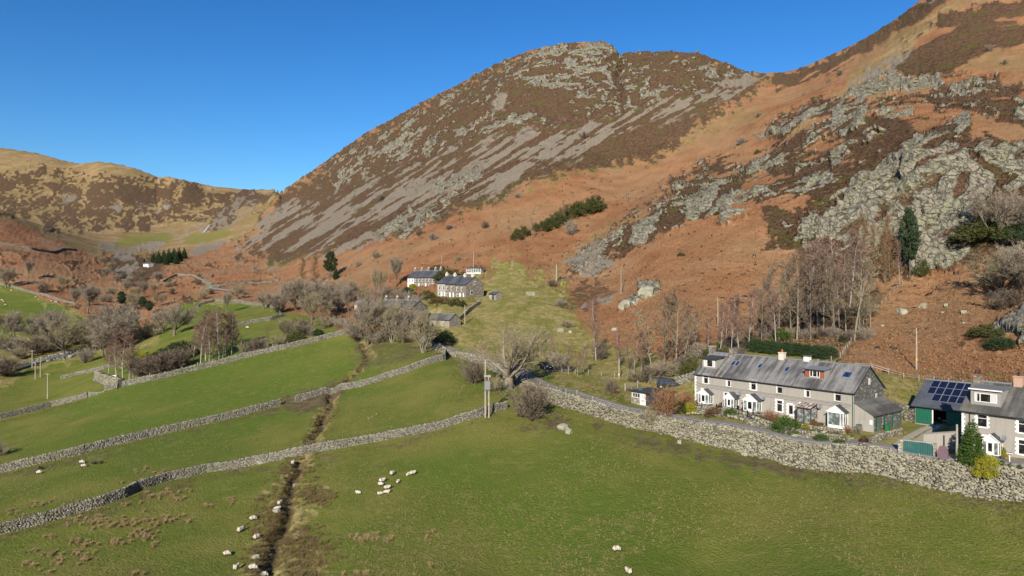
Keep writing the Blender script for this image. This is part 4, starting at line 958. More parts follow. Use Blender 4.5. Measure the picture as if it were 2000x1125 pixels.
w_ = MB().box(LW-.14, LW-.08, 2.71, 3.19, .81, 1.89).build('window', M['white'], lt); MB().box(LW-.079, LW-.074, 2.78, 3.12, .9, 1.8).build('pane', M['glass'], w_)
MB().tube([(LW+.05, LD-.2, 0), (LW+.05, LD-.2, L1-.2)], [.05,.05], 6).build('drainpipe', M['green'], lt)
MB().box(LW-.5, LW-.1, -.05, -.004, 1.1, 1.75).build('meter_box', M['white'], lt)
# ------------------------------------------------------------------ the two houses at the right edge
H2 = np.array([58.9, 89.4]); H2Z = 8.6
def frame_pt(o, u, t, b): return np.array([o[0]+u[0]*t-u[1]*b, o[1]+u[1]*t+u[0]*b])
for k in range(2):
    W2 = 4.85 if k == 0 else 5.2
    q = frame_pt(H2, TU, 0 if k == 0 else 4.86, 0)
    c = thing('roadside_house', ['grey house behind the tall conifer, with wide flat roofed dormer and white porch', 'grey house at the right edge of the picture, beside the house with the dormer'][k], 'house', (q[0], q[1], H2Z), RZ, 'pair of houses by the conifer')
    up = (1.75, 2.85, 3.55, 5.15) if k == 0 else (1.3, 2.4, 3.5, 5.1)
    lo = (1.55, 2.65, .6, 2.4) if k == 0 else (1.3, 2.4, .85, 2.65)
    holes = [up, lo]+([(3.2, 4.2, 0, 2.3)] if k == 0 else [(3.6, 4.5, 0, 2.1)])
    body(c, W2, 9.0, 5.5, 3.3, holes, 'render'); window(c, *up, surround=True); window(c, *lo, surround=True)
    roof_slabs(c, .002, W2-.002, 9.0, 5.5, 3.3, 'slatemoss', ol=.2 if k == 0 else 0)
    if k == 0:
        q = MB(); quoins(q, -.001, 0, -.3, 5.3, -.03, 'r', .3, .42, .24); q.build('quoin', M['white'], c)
        gable_porch(c, 2.75, 4.55, 1.3, 2.25, .75); dish(c, 4.75, 2.6)
        dormer(c, .75, 4.15, .85, 6.3, 8.3, 9.0, 5.5, 3.3, 'slatepale', 'slatefelt', [(.45, 2.95, .35, 1.5, (.25, .73), ((.04, .12), (.76, .97)))], slope=.05)
        chimney(c, .35, 4.5, 8.0, 9.75, .8, 1.1, 'rubble', 2, 'redbrown', 'black')
        MB().tube([(.95, -.09, 0), (.95, -.09, 5.2)], [.05,.05], 6).build('drainpipe', M['gutter'], c)
    else:
        MB().box(3.62, 4.48, .1, .16, 0, 2.08).build('door', M['white'], c)
        chimney(c, .1, 4.5, 8.0, 9.9, .95, .8, 'brickpink', 1, None, 'black'); skylight(c, 2.0, 2.4, .9, 1.4, 9.0, 5.5, 3.3)

# ------------------------------------------------------------------ green garage with solar panels
GU = np.array([.66, -.75]); GU = GU/np.hypot(*GU); GO = np.array([62.9, 106.6]); GZ = 9.0; GRZ = math.atan2(GU[1], GU[0])
g_ = thing('garage', 'dark green garage with solar panels on its smooth slate roof', 'garage', (GO[0], GO[1], GZ), GRZ)
GW, GD, GE, GR = 7.4, 12.4, 2.75, 3.3
mb = MB(); mb.box(0, .25, .0, GD, -1, GE); mb.box(GW-.25, GW, 0, GD, -1, GE); mb.box(.25, GW-.25, GD-.25, GD, -1, GE); mb.box(.25, GW-.25, 0.02, .2, 2.35, GE)
for xa in (0.0, GW-.25): mb.prism_x([(0, GE+.002), (GD/2, GE+GR-.03), (GD, GE+.002)], xa, xa+.25)
mb.build('wall', M['rubblepale'], g_); MB().box(.26, GW-.26, .05, GD-.3, -.6, .012).build('floor', M['flagstone'], g_)
roof_slabs(g_, -.45, GW+.3, GD, GE, GR, 'slateblue', oh=.35, th=.12)
s_ = GR/(GD/2); L_ = math.hypot(1, s_); uy, uz = 1/L_, s_/L_
def garage_pt(x, a, k): return (x, -.35+a*uy-k*uz, GE-.35*s_+.12+a*uz+k*uy)
rows = [(5.35, range(0, 6)), (3.52, range(0, 6)), (1.69, range(1, 6))]
for a0, cols in rows:
    for cidx_ in cols:
        x0 = .55+cidx_*1.12+(.25 if a0 < 5 else .25)
        def slab(x0_, x1_, a0_, a1_, k0, k1):
            m_ = MB(); m_.add([garage_pt(x0_,a0_,k0),garage_pt(x1_,a0_,k0),garage_pt(x1_,a1_,k0),garage_pt(x0_,a1_,k0),garage_pt(x0_,a0_,k1),garage_pt(x1_,a0_,k1),garage_pt(x1_,a1_,k1),garage_pt(x0_,a1_,k1)], [(0,3,2,1),(4,5,6,7),(0,1,5,4),(1,2,6,5),(2,3,7,6),(3,0,4,7)]); return m_
        sp = slab(x0, x0+1.09, a0, a0+1.78, .04, .085).build('solar_panel', M['steel'], g_)
        slab(x0+.045, x0+1.045, a0+.045, a0+1.735, .086, .094).build('cell_glass', M['solar'], sp)
for xa, xb, yy_ in ((.15, 2.35, -.06), (4.35, 7.2, -.06)):
    d = MB(); n_ = 8
    for i in range(n_): d.box(xa+(xb-xa)*i/n_, xa+(xb-xa)*(i+1)/n_-.012, yy_, yy_+.05, .05, 2.45)
    d.box(xa, xb, yy_+.05, yy_+.06, .05, 2.45); d.build('sliding_door', M['green'], g_)
MB().box(2.4, 2.55, -.02, .12, 0, 2.35).build('door_post', M['white'], g_)
MB().box(2.7, 3.3, 1.0, 1.35, 1.1, 1.9).build('orange_box', M['yellow'], g_) if False else None
# boundary wall and the slate upright
def world(o, u, z, t, b): q = frame_pt(o, u, t, b); return (q[0], q[1], z)

# ------------------------------------------------------------------ vehicles
def car(name, label, loc, rz, L=4.7, Wd=1.85, Hh=1.9, van=True, paint='carpaint'):
    c = thing(name, label, 'van' if van else 'car', loc, rz)
    prof = [(0,.35),(0,1.1),(.08,Hh-.1),(.3,Hh),(L*.60,Hh),(L*.80,1.12),(L*.97,.95),(L,.7),(L,.32)] if van else [(0,.32),(0,.85),(.35,.95),(.9,Hh-.04),(1.2,Hh),(L*.52,Hh),(L*.70,.93),(L*.95,.80),(L,.62),(L,.3)]
    bm = bmesh.new(); n = len(prof); rows_ = []
    for yv, ins in ((-Wd/2,.10),(-Wd/2+.03,.0),(0,0),(Wd/2-.03,0),(Wd/2,.10)):
        r_ = []
        for x, z in prof:
            tum = max(0, z-.95)*.16; sg = -1 if yv < 0 else (1 if yv > 0 else 0)
            xx = L/2+(x-L/2)*(1-ins*.12); zz = z-(ins*.35 if z > .9 else -ins*.2)
            r_.append(bm.verts.new((xx, yv-sg*tum, zz)))
        rows_.append(r_)
    for a, b_ in zip(rows_, rows_[1:]):
        for i in range(n): bm.faces.new((a[i], a[(i+1) % n], b_[(i+1) % n], b_[i]))
    bm.faces.new(rows_[0][::-1]); bm.faces.new(rows_[-1]); bmesh.ops.recalc_face_normals(bm, faces=bm.faces)
    me_ = bpy.data.meshes.new('body'); bm.to_mesh(me_); bm.free(); me_.materials.append(M[paint]); link('body', me_, c)
    z0, z1 = (1.05, Hh-.22) if van else (.92, Hh-.14)
    for sg in (-1, 1):
        yo = sg*(Wd/2+.004)
        spans = ((.25, L*.26), (L*.28, L*.46), (L*.48, L*.66)) if van else ((.95, L*.38), (L*.40, L*.58))
        for xa, xb in spans:
            m_ = MB(); dz0, dz1 = (z0-.95)*.16, (z1-.95)*.16
            p_ = [(xa, yo-sg*dz0, z0), (xb, yo-sg*dz0, z0), (min(xb, L*.62) if van else xb-.12, yo-sg*dz1, z1), (xa+.05, yo-sg*dz1, z1)]
            p2 = [(x, y-sg*.012, z) for x, y, z in p_]
            m_.add(p_+p2, [(0,1,2,3),(7,6,5,4),(0,4,5,1),(1,5,6,2),(2,6,7,3),(3,7,4,0)]); m_.build('side_window', M['glass'], c)
        for xw in (L*.19, L*.79):
            w_ = MB().tube([(xw, sg*(Wd/2-.2), .33), (xw, sg*(Wd/2+.01), .33)], [.33,.33], 16).build('wheel', M['tyre'], c)
            MB().tube([(xw, sg*(Wd/2+.0), .33), (xw, sg*(Wd/2+.022), .33)], [.21,.20], 12).build('rim', M['steel'], w_)
        MB().box(L-.10, L-.0, sg*.72-.14, sg*.72+.14, .66, .86).build('headlight', M['lamp'], c); MB().box(-.012, .03, sg*.8-.08, sg*.8+.06, .85, 1.2 if van else 1.0).build('tail_light', M['lampred'], c)
    m_ = MB(); xa, za, xb, zb = (L*.615, Hh-.06, L*.79, 1.17) if van else (L*.535, Hh-.05, L*.69, .97); wa, wb = Wd/2-.28, Wd/2-.15
    up = .03; m_.add([(xa,-wa,za),(xb,-wb,zb),(xb,wb,zb),(xa,wa,za),(xa+up,-wa,za+up),(xb+up,-wb,zb+up),(xb+up,wb,zb+up),(xa+up,wa,za+up)], [(0,1,2,3),(7,6,5,4),(0,4,5,1),(1,5,6,2),(2,6,7,3),(3,7,4,0)]); m_.build('windscreen', M['glass'], c)
    MB().box(L-.02, L+.02, -.26, .26, .42, .53).build('number_plate', M['cream'], c); MB().box(L-.04, L+.03, -Wd/2+.1, Wd/2-.1, .26, .40).build('bumper', M['black'], c)
    return c
p = hit(1284, 757); car('parked_van', 'dark grey green van parked above the small flat roofed garage', (p.x, p.y, p.z+.02), math.atan2(-.40, .92), 4.9, 1.9, 1.95)
p = hit(1056, 719); car('parked_car', 'navy blue car on the road behind the big roadside tree', (p.x, p.y, p.z+.12), rad(-62), 4.2, 1.75, 1.5, False, 'bluepaint')
q = frame_pt(GO, GU, 3.45, 6.4); car('garaged_car', 'black car standing inside the open green garage', (q[0], q[1], GZ+.02), GRZ-math.pi/2, 4.2, 1.75, 1.5, False, 'black')

# ------------------------------------------------------------------ small garage by the van
q = hit(1232.6, 787); so_ = np.array([q.x, q.y]); sg_ = thing('small_garage', 'low flat roofed garage with white panel and anthracite door', 'garage', (q.x, q.y, q.z), RZ)
mb = MB(); wall_with_holes(mb, 0, 6.4, 0, .22, -1, 2.25, [(.3, 2.05, 1.15, 1.95), (2.15, 3.5, 0, 2.1), (3.6, 6.0, 0, 2.1)]); mb.box(0, .22, .222, 5, -1, 2.25); mb.box(6.18, 6.4, .222, 5, -1, 2.25); mb.box(.222, 6.178, 4.8, 5, -1, 2.25); mb.build('wall', M['rubblepale'], sg_)
MB().box(.23, 6.17, .3, 4.7, -.5, 2.2).build('interior', M['interior'], sg_); window(sg_, .3, 2.05, 1.15, 1.95, transom=False, mull=2)
MB().box(2.16, 3.49, -.02, .05, 0, 2.09).build('side_door', M['white'], sg_)
d = MB(); 
for i in range(7): d.box(3.61, 5.99, .0+.006*(i % 2), .06, .3*i+.005, .3*i+.296)
d.build('garage_door', M['anthracite'], sg_)
MB().box(-.25, 6.6, -.3, 5.2, 2.255, 2.40).build('flat_roof', M['darkfelt'], sg_); MB().box(-.27, 6.62, -.33, -.303, 2.2, 2.42).build('fascia', M['gutter'], sg_)
bt = thing('upturned_basin', 'teal plastic basin lying on the flat roof of the small garage', 'basin', (q.x+.603*.8+.797*1.6, q.y-.797*.8+.603*1.6, q.z+2.40), RZ)
MB().tube([(0,0,0),(0,0,.12),(0,0,.28)], [.55,.5,.35], 12).build('shell', M['teal'], bt)

# ------------------------------------------------------------------ upper cottages on the bank
def cottage(name, label, group, o, u, z, W, D, ev, rise, wallm, roofm, wins, doors=(), chims=(), cap=False, gwin=(), cat='cottage', oh=.25, base=-2.5, lg=0.0):
    c = thing(name, label, cat, (o[0], o[1], z), math.atan2(u[1], u[0]), group)
    body(c, W, D, ev, rise, [w_[:4] for w_ in wins]+[d_[:4] for d_ in doors], wallm, base=base)
    roof_slabs(c, .003, W-.003, D, ev, rise, roofm, oh=oh, ol=.15, orr=.15)
    for w_ in wins: window(c, *w_[:4], transom=True, sill=True, t=.09)
    for d_ in doors: MB().box(d_[0]+.003, d_[1]-.003, .02, .08, d_[2], d_[3]-.003).build('door', M[d_[4]], c)
    for x, zt, mt in chims: chimney(c, x, D/2, ev+rise*.7, ev+rise+zt, 1.0, .8, mt, 2, None, 'palebrick')
    for y0, y1, z0, z1 in gwin:
        f = MB().box(W, W+.06, y0, y1, z0, z1).build('gable_window', M['white'], c); MB().box(W+.061, W+.07, y0+.12, y1-.12, z0+.12, z1-.12).build('pane', M['glass'], f)
    return c
UZ = 26.5; ud = np.array([.68, -.73]); ud /= np.hypot(*ud); uo = np.array([-16.9, 250.0])-ud*17.4
WW = [(.7,1.5,2.9,4.3),(3.3,4.1,2.9,4.3),(.7,1.5,.7,1.9)]
for k, (t0, w_, lb, wm) in enumerate([(0, 5.2, 'left cottage of the stepped upper row, grey rendered', 'render'), (5.25, 6.0, 'middle cottage of the stepped upper row in brown rubble', 'rubble'), (11.3, 6.1, 'right end cottage of the stepped upper row with big rubble gable', 'rubble')]):
    q = uo+ud*t0
    cottage('bank_cottage', lb, 'stepped cottages on the grassy bank', q, ud, UZ-.25*k, w_, 8.6, 5.4-.05*k, 2.9, wm, 'slatedark', WW, [(2.2, 3.1, 0, 2.1, 'white'), (4.3, 5.0, .0, 2.1, 'white')], [(.3 if k else .5, .8, 'palebrick')]+([(5.0, .9, 'palebrick')] if k == 2 else []), gwin=[(3.9,4.8,5.3,6.5),(2.2,3.4,1.6,3.0)] if k == 2 else [])
u2 = np.array([.70, -.71]); u2 /= np.hypot(*u2); o_ = np.array([-31.9, 282.0])-u2*19
for k, (t0, w_, wm) in enumerate([(0, 4.7, 'white'), (4.75, 4.7, 'rubble'), (9.5, 4.7, 'rubble'), (14.25, 4.7, 'rubble')]):
    q = o_+u2*t0
    cottage('hillside_cottage', ['white rendered cottage at the left end of the upper back row', 'brown rubble cottage next to the white end cottage of the back row', 'third cottage from the left in the upper back row', 'rubble cottage at the right end of the upper back row'][k], 'cottages of the upper back row', q, u2, 29.9, w_, 7.6, 4.6, 2.9, wm, 'slatedark', [(.7,1.5,2.7,3.9),(3.0,3.8,2.7,3.9),(.7,1.5,.6,1.9)], [(2.9,3.8,0,2.1,'white')], [(.5,.9,'rubblepale')]+([(4.0,.9,'rubblepale')] if k == 3 else []), gwin=[(3.4,4.2,4.9,6.0)] if k == 3 else [])
u3 = np.array([.80, -.60]); o_ = np.array([-31.6, 213.0])-u3*15.5
for k in range(3):
    q = o_+u3*5.2*k
    cottage('lower_cottage', ['left cottage of the grey row behind the streamside trees', 'middle cottage of the grey row behind the streamside trees', 'right end cottage of the grey row behind the streamside trees'][k], 'grey row with white windows behind the trees', q, u3, 18.6, 5.18, 7.5, 4.9, 2.6, 'rubble', 'slatemoss', [(.8,1.7,2.9,4.3),(3.4,4.3,2.9,4.3),(.8,1.7,.6,2.0)], [(3.3,4.2,0,2.1,'white')], [(.4,.8,'rubble')])
q = hit(838, 636); cottage('stone_barn', 'low grey stone barn beside the lane below the cottages', None, (q.x, q.y), u3, q.z-.3, 8.2, 5.0, 2.3, 1.6, 'rubblepale', 'slatemoss', [(1.2,2.0,.9,1.7)], [(4.5,5.6,0,2.0,'timber')], cat='barn')
q = hit(955, 586); cottage('stone_shed', 'small stone shed at the right of the upper rubble gable', None, (q.x, q.y), ud, q.z, 3.6, 3.2, 2.2, .8, 'rubblepale', 'slatedark', [(.5,1.1,.9,1.6)], [(1.8,2.6,0,1.9,'black')], cat='shed')
q = hit(911, 535); c = thing('garden_room', 'glazed garden room with thin dark roof above the cottages', 'garden room', (q.x, q.y, q.z), rad(-20))
f = MB(); 
for i in range(7): f.box(.0+i*1.05, .12+i*1.05, -.06, .06, 0, 2.35)
f.box(-.05, 6.5, -.07, .07, 2.35, 2.5); f.box(0, 6.42, -.05, .05, .0, .5); f.box(6.3, 6.42, .06, 4, 0, 2.5); f.box(0, .12, .06, 4, 0, 2.5); f.box(.12, 6.3, 3.9, 4, -.5, 2.5); f.build('frame', M['white'], c)
each('pane', 'greenglass', c, [(.12+i*1.05, 1.05+i*1.05, -.01, .01, .5, 2.35) for i in range(6)]); MB().box(-.5, 6.9, -.6, 4.4, 2.51, 2.68).build('roof', M['darkfelt'], c)
for (px, py, L, h, lb, wm, rm) in [(692, 607, 6.5, 2.6, 'pale roofed outbuilding among the trees beside the white roofed lane cottage', 'render', 'lead'), (280, 523, 6, 3.6, 'small white house far up the valley by the plantation', 'white', 'slatedark')]:
    q = hit(px, py); cottage('outbuilding' if h < 3 else 'far_house', lb, None, (q.x, q.y), np.array([.92,-.39]), q.z, L, 5, h, 1.2, wm, rm, [(.8,1.8,h-1.4,h-.4),(L-2,L-1,h-1.4,h-.4)], [(L/2-.5,L/2+.5,0,2.0,'black')], cat='shed' if h < 3 else 'house')

# ------------------------------------------------------------------ dry stone walls
_cube = np.array([(-1,-1,-1),(1,-1,-1),(1,1,-1),(-1,1,-1),(-1,-1,1),(1,-1,1),(1,1,1),(-1,1,1)], float)*.5
_cf = np.array([(0,3,2,1),(4,5,6,7),(0,1,5,4),(1,2,6,5),(2,3,7,6),(3,0,4,7)])
rs = np.random.RandomState(5)
def stone_mesh(name, cen, size, ang, mat, jit=.16, tilt=.12):
    n = len(cen); v = np.repeat(_cube[None], n, 0)+rs.uniform(-jit, jit, (n, 8, 3)); v *= size[:,None,:]
    for ax in (0, 1):
        t = rs.uniform(-tilt, tilt, n); c_, s_ = np.cos(t)[:,None], np.sin(t)[:,None]
        if ax == 0: y, z = v[...,1].copy(), v[...,2].copy(); v[...,1], v[...,2] = c_*y-s_*z, s_*y+c_*z
        else: x, z = v[...,0].copy(), v[...,2].copy(); v[...,0], v[...,2] = c_*x+s_*z, -s_*x+c_*z
    a = ang+rs.uniform(-.12, .12, n); c_, s_ = np.cos(a)[:,None], np.sin(a)[:,None]; x, y = v[...,0].copy(), v[...,1].copy(); v[...,0], v[...,1] = c_*x-s_*y, s_*x+c_*y
    v += cen[:,None,:]
    f = (_cf[None]+np.arange(n)[:,None,None]*8).reshape(-1, 4)
    me_ = bpy.data.meshes.new(name); me_.vertices.add(n*8); me_.vertices.foreach_set('co', v.astype(np.float32).ravel()); me_.loops.add(f.size); me_.loops.foreach_set('vertex_index', f.astype(np.int32).ravel())
    me_.polygons.add(len(f)); me_.polygons.foreach_set('loop_start', (np.arange(len(f))*4).astype(np.int32)); me_.update(calc_edges=True); me_.materials.append(M[mat]); return me_
def resample(pts, step):
    pts = np.array(pts, float); d = np.hypot(*np.diff(pts[:,:2], axis=0).T); s = np.concatenate([[0], np.cumsum(d)]); n = max(2, int(s[-1]/step)); q = np.linspace(0, s[-1], n+1)
    return np.stack([np.interp(q, s, pts[:,i]) for i in range(pts.shape[1])], -1), q
def dry_wall(label, pts, h=1.15, wb=.64, wt=.40, sl=.36, sh=.17, mat='drystone', cat='stone wall', group='dry stone walls', name='dry_stone_wall', both=True, ruin=.0):
    p, s = resample([tuple(q)[:2] for q in pts], 1.0); z = ground(p[:,0], p[:,1]); cen0 = p[len(p)//2]; zc = float(z[len(z)//2])
    t = np.gradient(p, axis=0); t /= np.hypot(t[:,0], t[:,1])[:,None]; nrm = np.stack([-t[:,1], t[:,0]], -1)
    hv = h*(1+.10*fbm(s/6, s*0+rs.uniform(0, 90), s*0, 2)-ruin*np.maximum(0, fbm(s/9, s*0+4.5, s*0, 2)))
    c = thing(name, label, cat, (cen0[0], cen0[1], zc), 0, group)
    v = []; f = []
    for i in range(len(p)):
        for k, zz in ((-wb/2+.09, -.5), (wb/2-.09, -.5), (wt/2-.07, hv[i]-.08), (-wt/2+.07, hv[i]-.08)): v.append((p[i,0]+nrm[i,0]*k-cen0[0], p[i,1]+nrm[i,1]*k-cen0[1], z[i]+zz-zc))
    for i in range(len(p)-1):
        a = i*4; b_ = a+4
        for k in range(4): f.append((a+k, b_+k, b_+(k+1) % 4, a+(k+1) % 4))
    f += [(0,1,2,3), tuple(len(v)-4+k for k in (3,2,1,0))]
    me_ = bpy.data.meshes.new('core'); me_.from_pydata(v, [], f); me_.materials.append(M['wallcore']); link('core', me_, c)
    L = s[-1]; nrow = max(2, int(round(h/sh))); C, Sz, A = [], [], []
    def at(ss): return (np.interp(ss, s, p[:,0]), np.interp(ss, s, p[:,1]), np.interp(ss, s, z), np.interp(ss, s, hv), np.interp(ss, s, nrm[:,0]), np.interp(ss, s, nrm[:,1]))
    for side in ((-1, 1) if both else (-1,)):
        for r_ in range(nrow):
            n = max(1, int(L/sl)); ss = (np.arange(n)+rs.uniform(0, 1)+rs.uniform(-.3, .3, n))*L/n; ss = np.clip(ss, 0, L)
            x, y, zz, hh, n0, n1 = at(ss); fr = (r_+.5)/nrow; off = side*((wb+(wt-wb)*fr)/2-.10)
            C.append(np.stack([x+n0*off, y+n1*off, zz-.05+fr*hh+rs.uniform(-.03, .03, n)], -1)); A.append(np.arctan2(-n0, n1))
            Sz.append(np.stack([rs.uniform(.7, 1.25, n)*sl, rs.uniform(.22, .32, n), rs.uniform(.75, 1.2, n)*hh/nrow], -1))
    n = max(1, int(L/(sl*.62))); ss = (np.arange(n)+rs.uniform(-.3, .3, n)+.5)*L/n; x, y, zz, hh, n0, n1 = at(ss)
    C.append(np.stack([x, y, zz+hh+rs.uniform(-.04, .06, n)], -1)); A.append(np.arctan2(-n0, n1)); Sz.append(np.stack([rs.uniform(.45, .9, n)*sl, rs.uniform(.9, 1.2, n)*wt, rs.uniform(.22, .36, n)], -1))
    C = np.concatenate(C)-np.array([cen0[0], cen0[1], zc]); st_ = link('stone', stone_mesh('stone', C, np.concatenate(Sz), np.concatenate(A), mat), c); st_['kind'] = 'stuff'
    return c
HP = lambda *a: [hit(px, py) for px, py in a]
dry_wall('long grey wall across the near left pasture, from the left edge to the bank under the twin pole', HP((-130,1078),(0,1043),(100,1017),(200,988),(243,972),(262,960),(330,938),(400,923),(500,906),(590,889),(700,868),(800,850),(870,834),(930,816),(990,798)), 1.25, sl=.32, sh=.15)
dry_wall('lichened wall across the middle pasture ending at a muddy gap', HP((-80,940),(20,919),(150,889),(300,852),(430,822),(549,791)), 1.4)
dry_wall('short wall rising from the muddy gap to the lane corner', HP((576,786),(650,771),(730,748),(800,725),(868,704),(870,690)), 1.35)
dry_wall('field wall in the left distance stopping at the gate', HP((-80,835),(0,819),(100,794),(171,776)), 1.4)
dry_wall('field wall with fence posts running up below the birch clumps', HP((205,764),(300,743),(400,719),(480,699),(560,681),(640,661),(690,652)), 1.4, sh=.22)
dry_wall('thick pale rubble stub beside the left birch clump', HP((190,742),(212,751),(236,757)), 2.3, 2.4, 1.6, .6, .35, mat='bankstone')
dry_wall('dark tumbled wall above the left pasture', HP((-60,545),(20,560),(60,573),(110,586),(150,596)), 1.3, sl=.6, sh=.35)
dry_wall('pale wall at the foot of the bracken below the lane bend', HP((392,567),(430,561),(480,557),(545,550)), 1.5, sl=.7, sh=.4, mat='bankstone')
dry_wall('pale lane wall curving round the bend up the valley', HP((318,552),(345,538),(370,540),(395,550),(412,558)), 1.4, sl=.7, sh=.4, mat='bankstone')
dry_wall('wall along the top of the small green pasture', HP((385,600),(420,589),(470,592),(520,599),(545,604)), 1.4, sl=.6, sh=.35)
dry_wall('wall dividing the small green pastures', HP((462,638),(495,631),(530,625),(555,618)), 1.4, sl=.55, sh=.3)
dry_wall('low rubble wall beside the river', HP((118,741),(150,733),(200,722),(232,712)), 1.1, sl=.5, sh=.3)
dry_wall('stone wall running down the bank below the upper cottages', HP((937,594),(920,606),(902,622),(885,638)), 1.2, sl=.5, sh=.3, mat='bankstone')
dry_wall('broken stone wall above the parked van', HP((1268,748),(1290,735),(1315,718),(1332,705)), 1.5, sl=.45, sh=.25, ruin=.6)
dry_wall('short wall between the van and the terrace', HP((1318,752),(1340,747),(1358,742)), 1.6, sl=.45, sh=.25)
dry_wall('dark wall winding across the far left bracken', HP((-60,470),(0,478),(60,487),(100,494),(125,488),(150,490)), 1.6, sl=.9, sh=.5)
dry_wall('wall at the yard end behind the garage drive', [Vector((*frame_pt(GO, GU, -4.2, 1.0), 0)), Vector((*frame_pt(GO, GU, -.1, .6), 0))], 2.2, sl=.45, sh=.25)

# the dry stone bank that carries the road, its nearest stones one by one
W_, sW = resample(ROADW, .8)
tt = np.gradient(W_, axis=0); tt /= np.hypot(tt[:,0], tt[:,1])[:,None]; nn = np.stack([tt[:,1], -tt[:,0]], -1)       # towards the road
zb = ground(W_[:,0]-nn[:,0]*.9, W_[:,1]-nn[:,1]*.9); zt = np.maximum(ground(W_[:,0]+nn[:,0]*1.7, W_[:,1]+nn[:,1]*1.7)-.05+.16*fbm(sW/3, 0*sW, 0*sW, 2), zb+1.2)
c0 = W_[60]; rw = thing('road_bank_wall', 'long pale dry stone bank holding up the road in front of the terrace', 'stone wall', (c0[0], c0[1], 6.0))
v = []; f = []
for i in range(len(W_)):
    for k, z_ in ((-.62, zb[i]-.6), (.70, zb[i]-.6), (.62, zt[i]-.15), (.12, zt[i]-.15)): v.append((W_[i,0]+nn[i,0]*k-c0[0], W_[i,1]+nn[i,1]*k-c0[1], z_-6.0))
for i in range(len(W_)-1):
    for k in range(4): f.append((i*4+k, i*4+4+k, i*4+4+(k+1) % 4, i*4+(k+1) % 4))
me_ = bpy.data.meshes.new('core'); me_.from_pydata(v, [], f); me_.materials.append(M['wallcore']); link('core', me_, rw)
C, Sz, A = [], [], []
Ltot = sW[-1]
for r_ in range(21):
    n = int(Ltot/.32); ss = np.clip((np.arange(n)+rs.uniform(0, 1)+rs.uniform(-.35, .35, n))*Ltot/n, 0, Ltot)
    x, y = np.interp(ss, sW, W_[:,0]), np.interp(ss, sW, W_[:,1]); a0, a1 = np.interp(ss, sW, zb), np.interp(ss, sW, zt); n0, n1 = np.interp(ss, sW, nn[:,0]), np.interp(ss, sW, nn[:,1])
    fr = (r_+.5)/21; keep_ = rs.rand(n) < np.clip((a1-a0)/21/.12, .35, 1); off = -.80+.92*fr+rs.uniform(-.10, .10, n)
    big_ = 1+.9*(rs.rand(n) < .06); hh = np.maximum((a1-a0)/21, .10)
    cc = np.stack([x+n0*off, y+n1*off, a0-.1+fr*(a1-a0+.1)], -1); sz = np.stack([rs.uniform(.16, .46, n)*big_, rs.uniform(.30, .5, n), hh*rs.uniform(.9, 1.45, n)*big_], -1)
    C.append(cc[keep_]); Sz.append(sz[keep_]); A.append(np.arctan2(n0, -n1)[keep_])
for off in (.30, .55):
    n = int(Ltot/.34); ss = (np.arange(n)+rs.uniform(-.3, .3, n)+.5)*Ltot/n; x, y = np.interp(ss, sW, W_[:,0]), np.interp(ss, sW, W_[:,1]); a1 = np.interp(ss, sW, zt); n0, n1 = np.interp(ss, sW, nn[:,0]), np.interp(ss, sW, nn[:,1])
    C.append(np.stack([x+n0*off, y+n1*off, a1-.02+rs.uniform(-.08, .12, n)], -1)); Sz.append(np.stack([rs.uniform(.2, .5, n), rs.uniform(.25, .5, n), rs.uniform(.2, .38, n)], -1)); A.append(np.arctan2(n0, -n1))
# rubble fallen at the foot
n = int(Ltot*3.2); ss = rs.uniform(0, Ltot, n); x, y = np.interp(ss, sW, W_[:,0]), np.interp(ss, sW, W_[:,1]); n0, n1 = np.interp(ss, sW, nn[:,0]), np.interp(ss, sW, nn[:,1]); off = -.8-np.abs(rs.normal(0, .35, n))
xx, yy2 = x+n0*off, y+n1*off; s_ = rs.uniform(.12, .42, n); C.append(np.stack([xx, yy2, ground(xx, yy2)+s_*.15], -1)); Sz.append(np.stack([s_*1.2, s_, s_*.7], -1)); A.append(rs.uniform(0, 6, n))
C = np.concatenate(C); Sz = np.concatenate(Sz); A = np.concatenate(A)
vis = (C[:,0]/C[:,1] < .755); score = np.where(vis, Sz[:,0]*Sz[:,2]/(C[:,1]**2), 0); near = np.argsort(-score)[:300]; mask = np.ones(len(C), bool); mask[near] = False
o0 = np.array([c0[0], c0[1], 6.0])
st_ = link('stone', stone_mesh('stone', C[mask]-o0, Sz[mask], A[mask], 'bankstone', .2, .3), rw); st_['kind'] = 'stuff'
protos = [stone_mesh('stone', np.zeros((1, 3)), np.ones((1, 3)), np.zeros(1), 'bankstone', .2, .2) for _ in range(14)]
for i in near:
    o = link('stone', protos[i % 14], rw); o.location = C[i]-o0; o.rotation_euler = (rs.uniform(-.2, .2), rs.uniform(-.2, .2), A[i]+rs.uniform(-.15, .15)); o.scale = Sz[i]

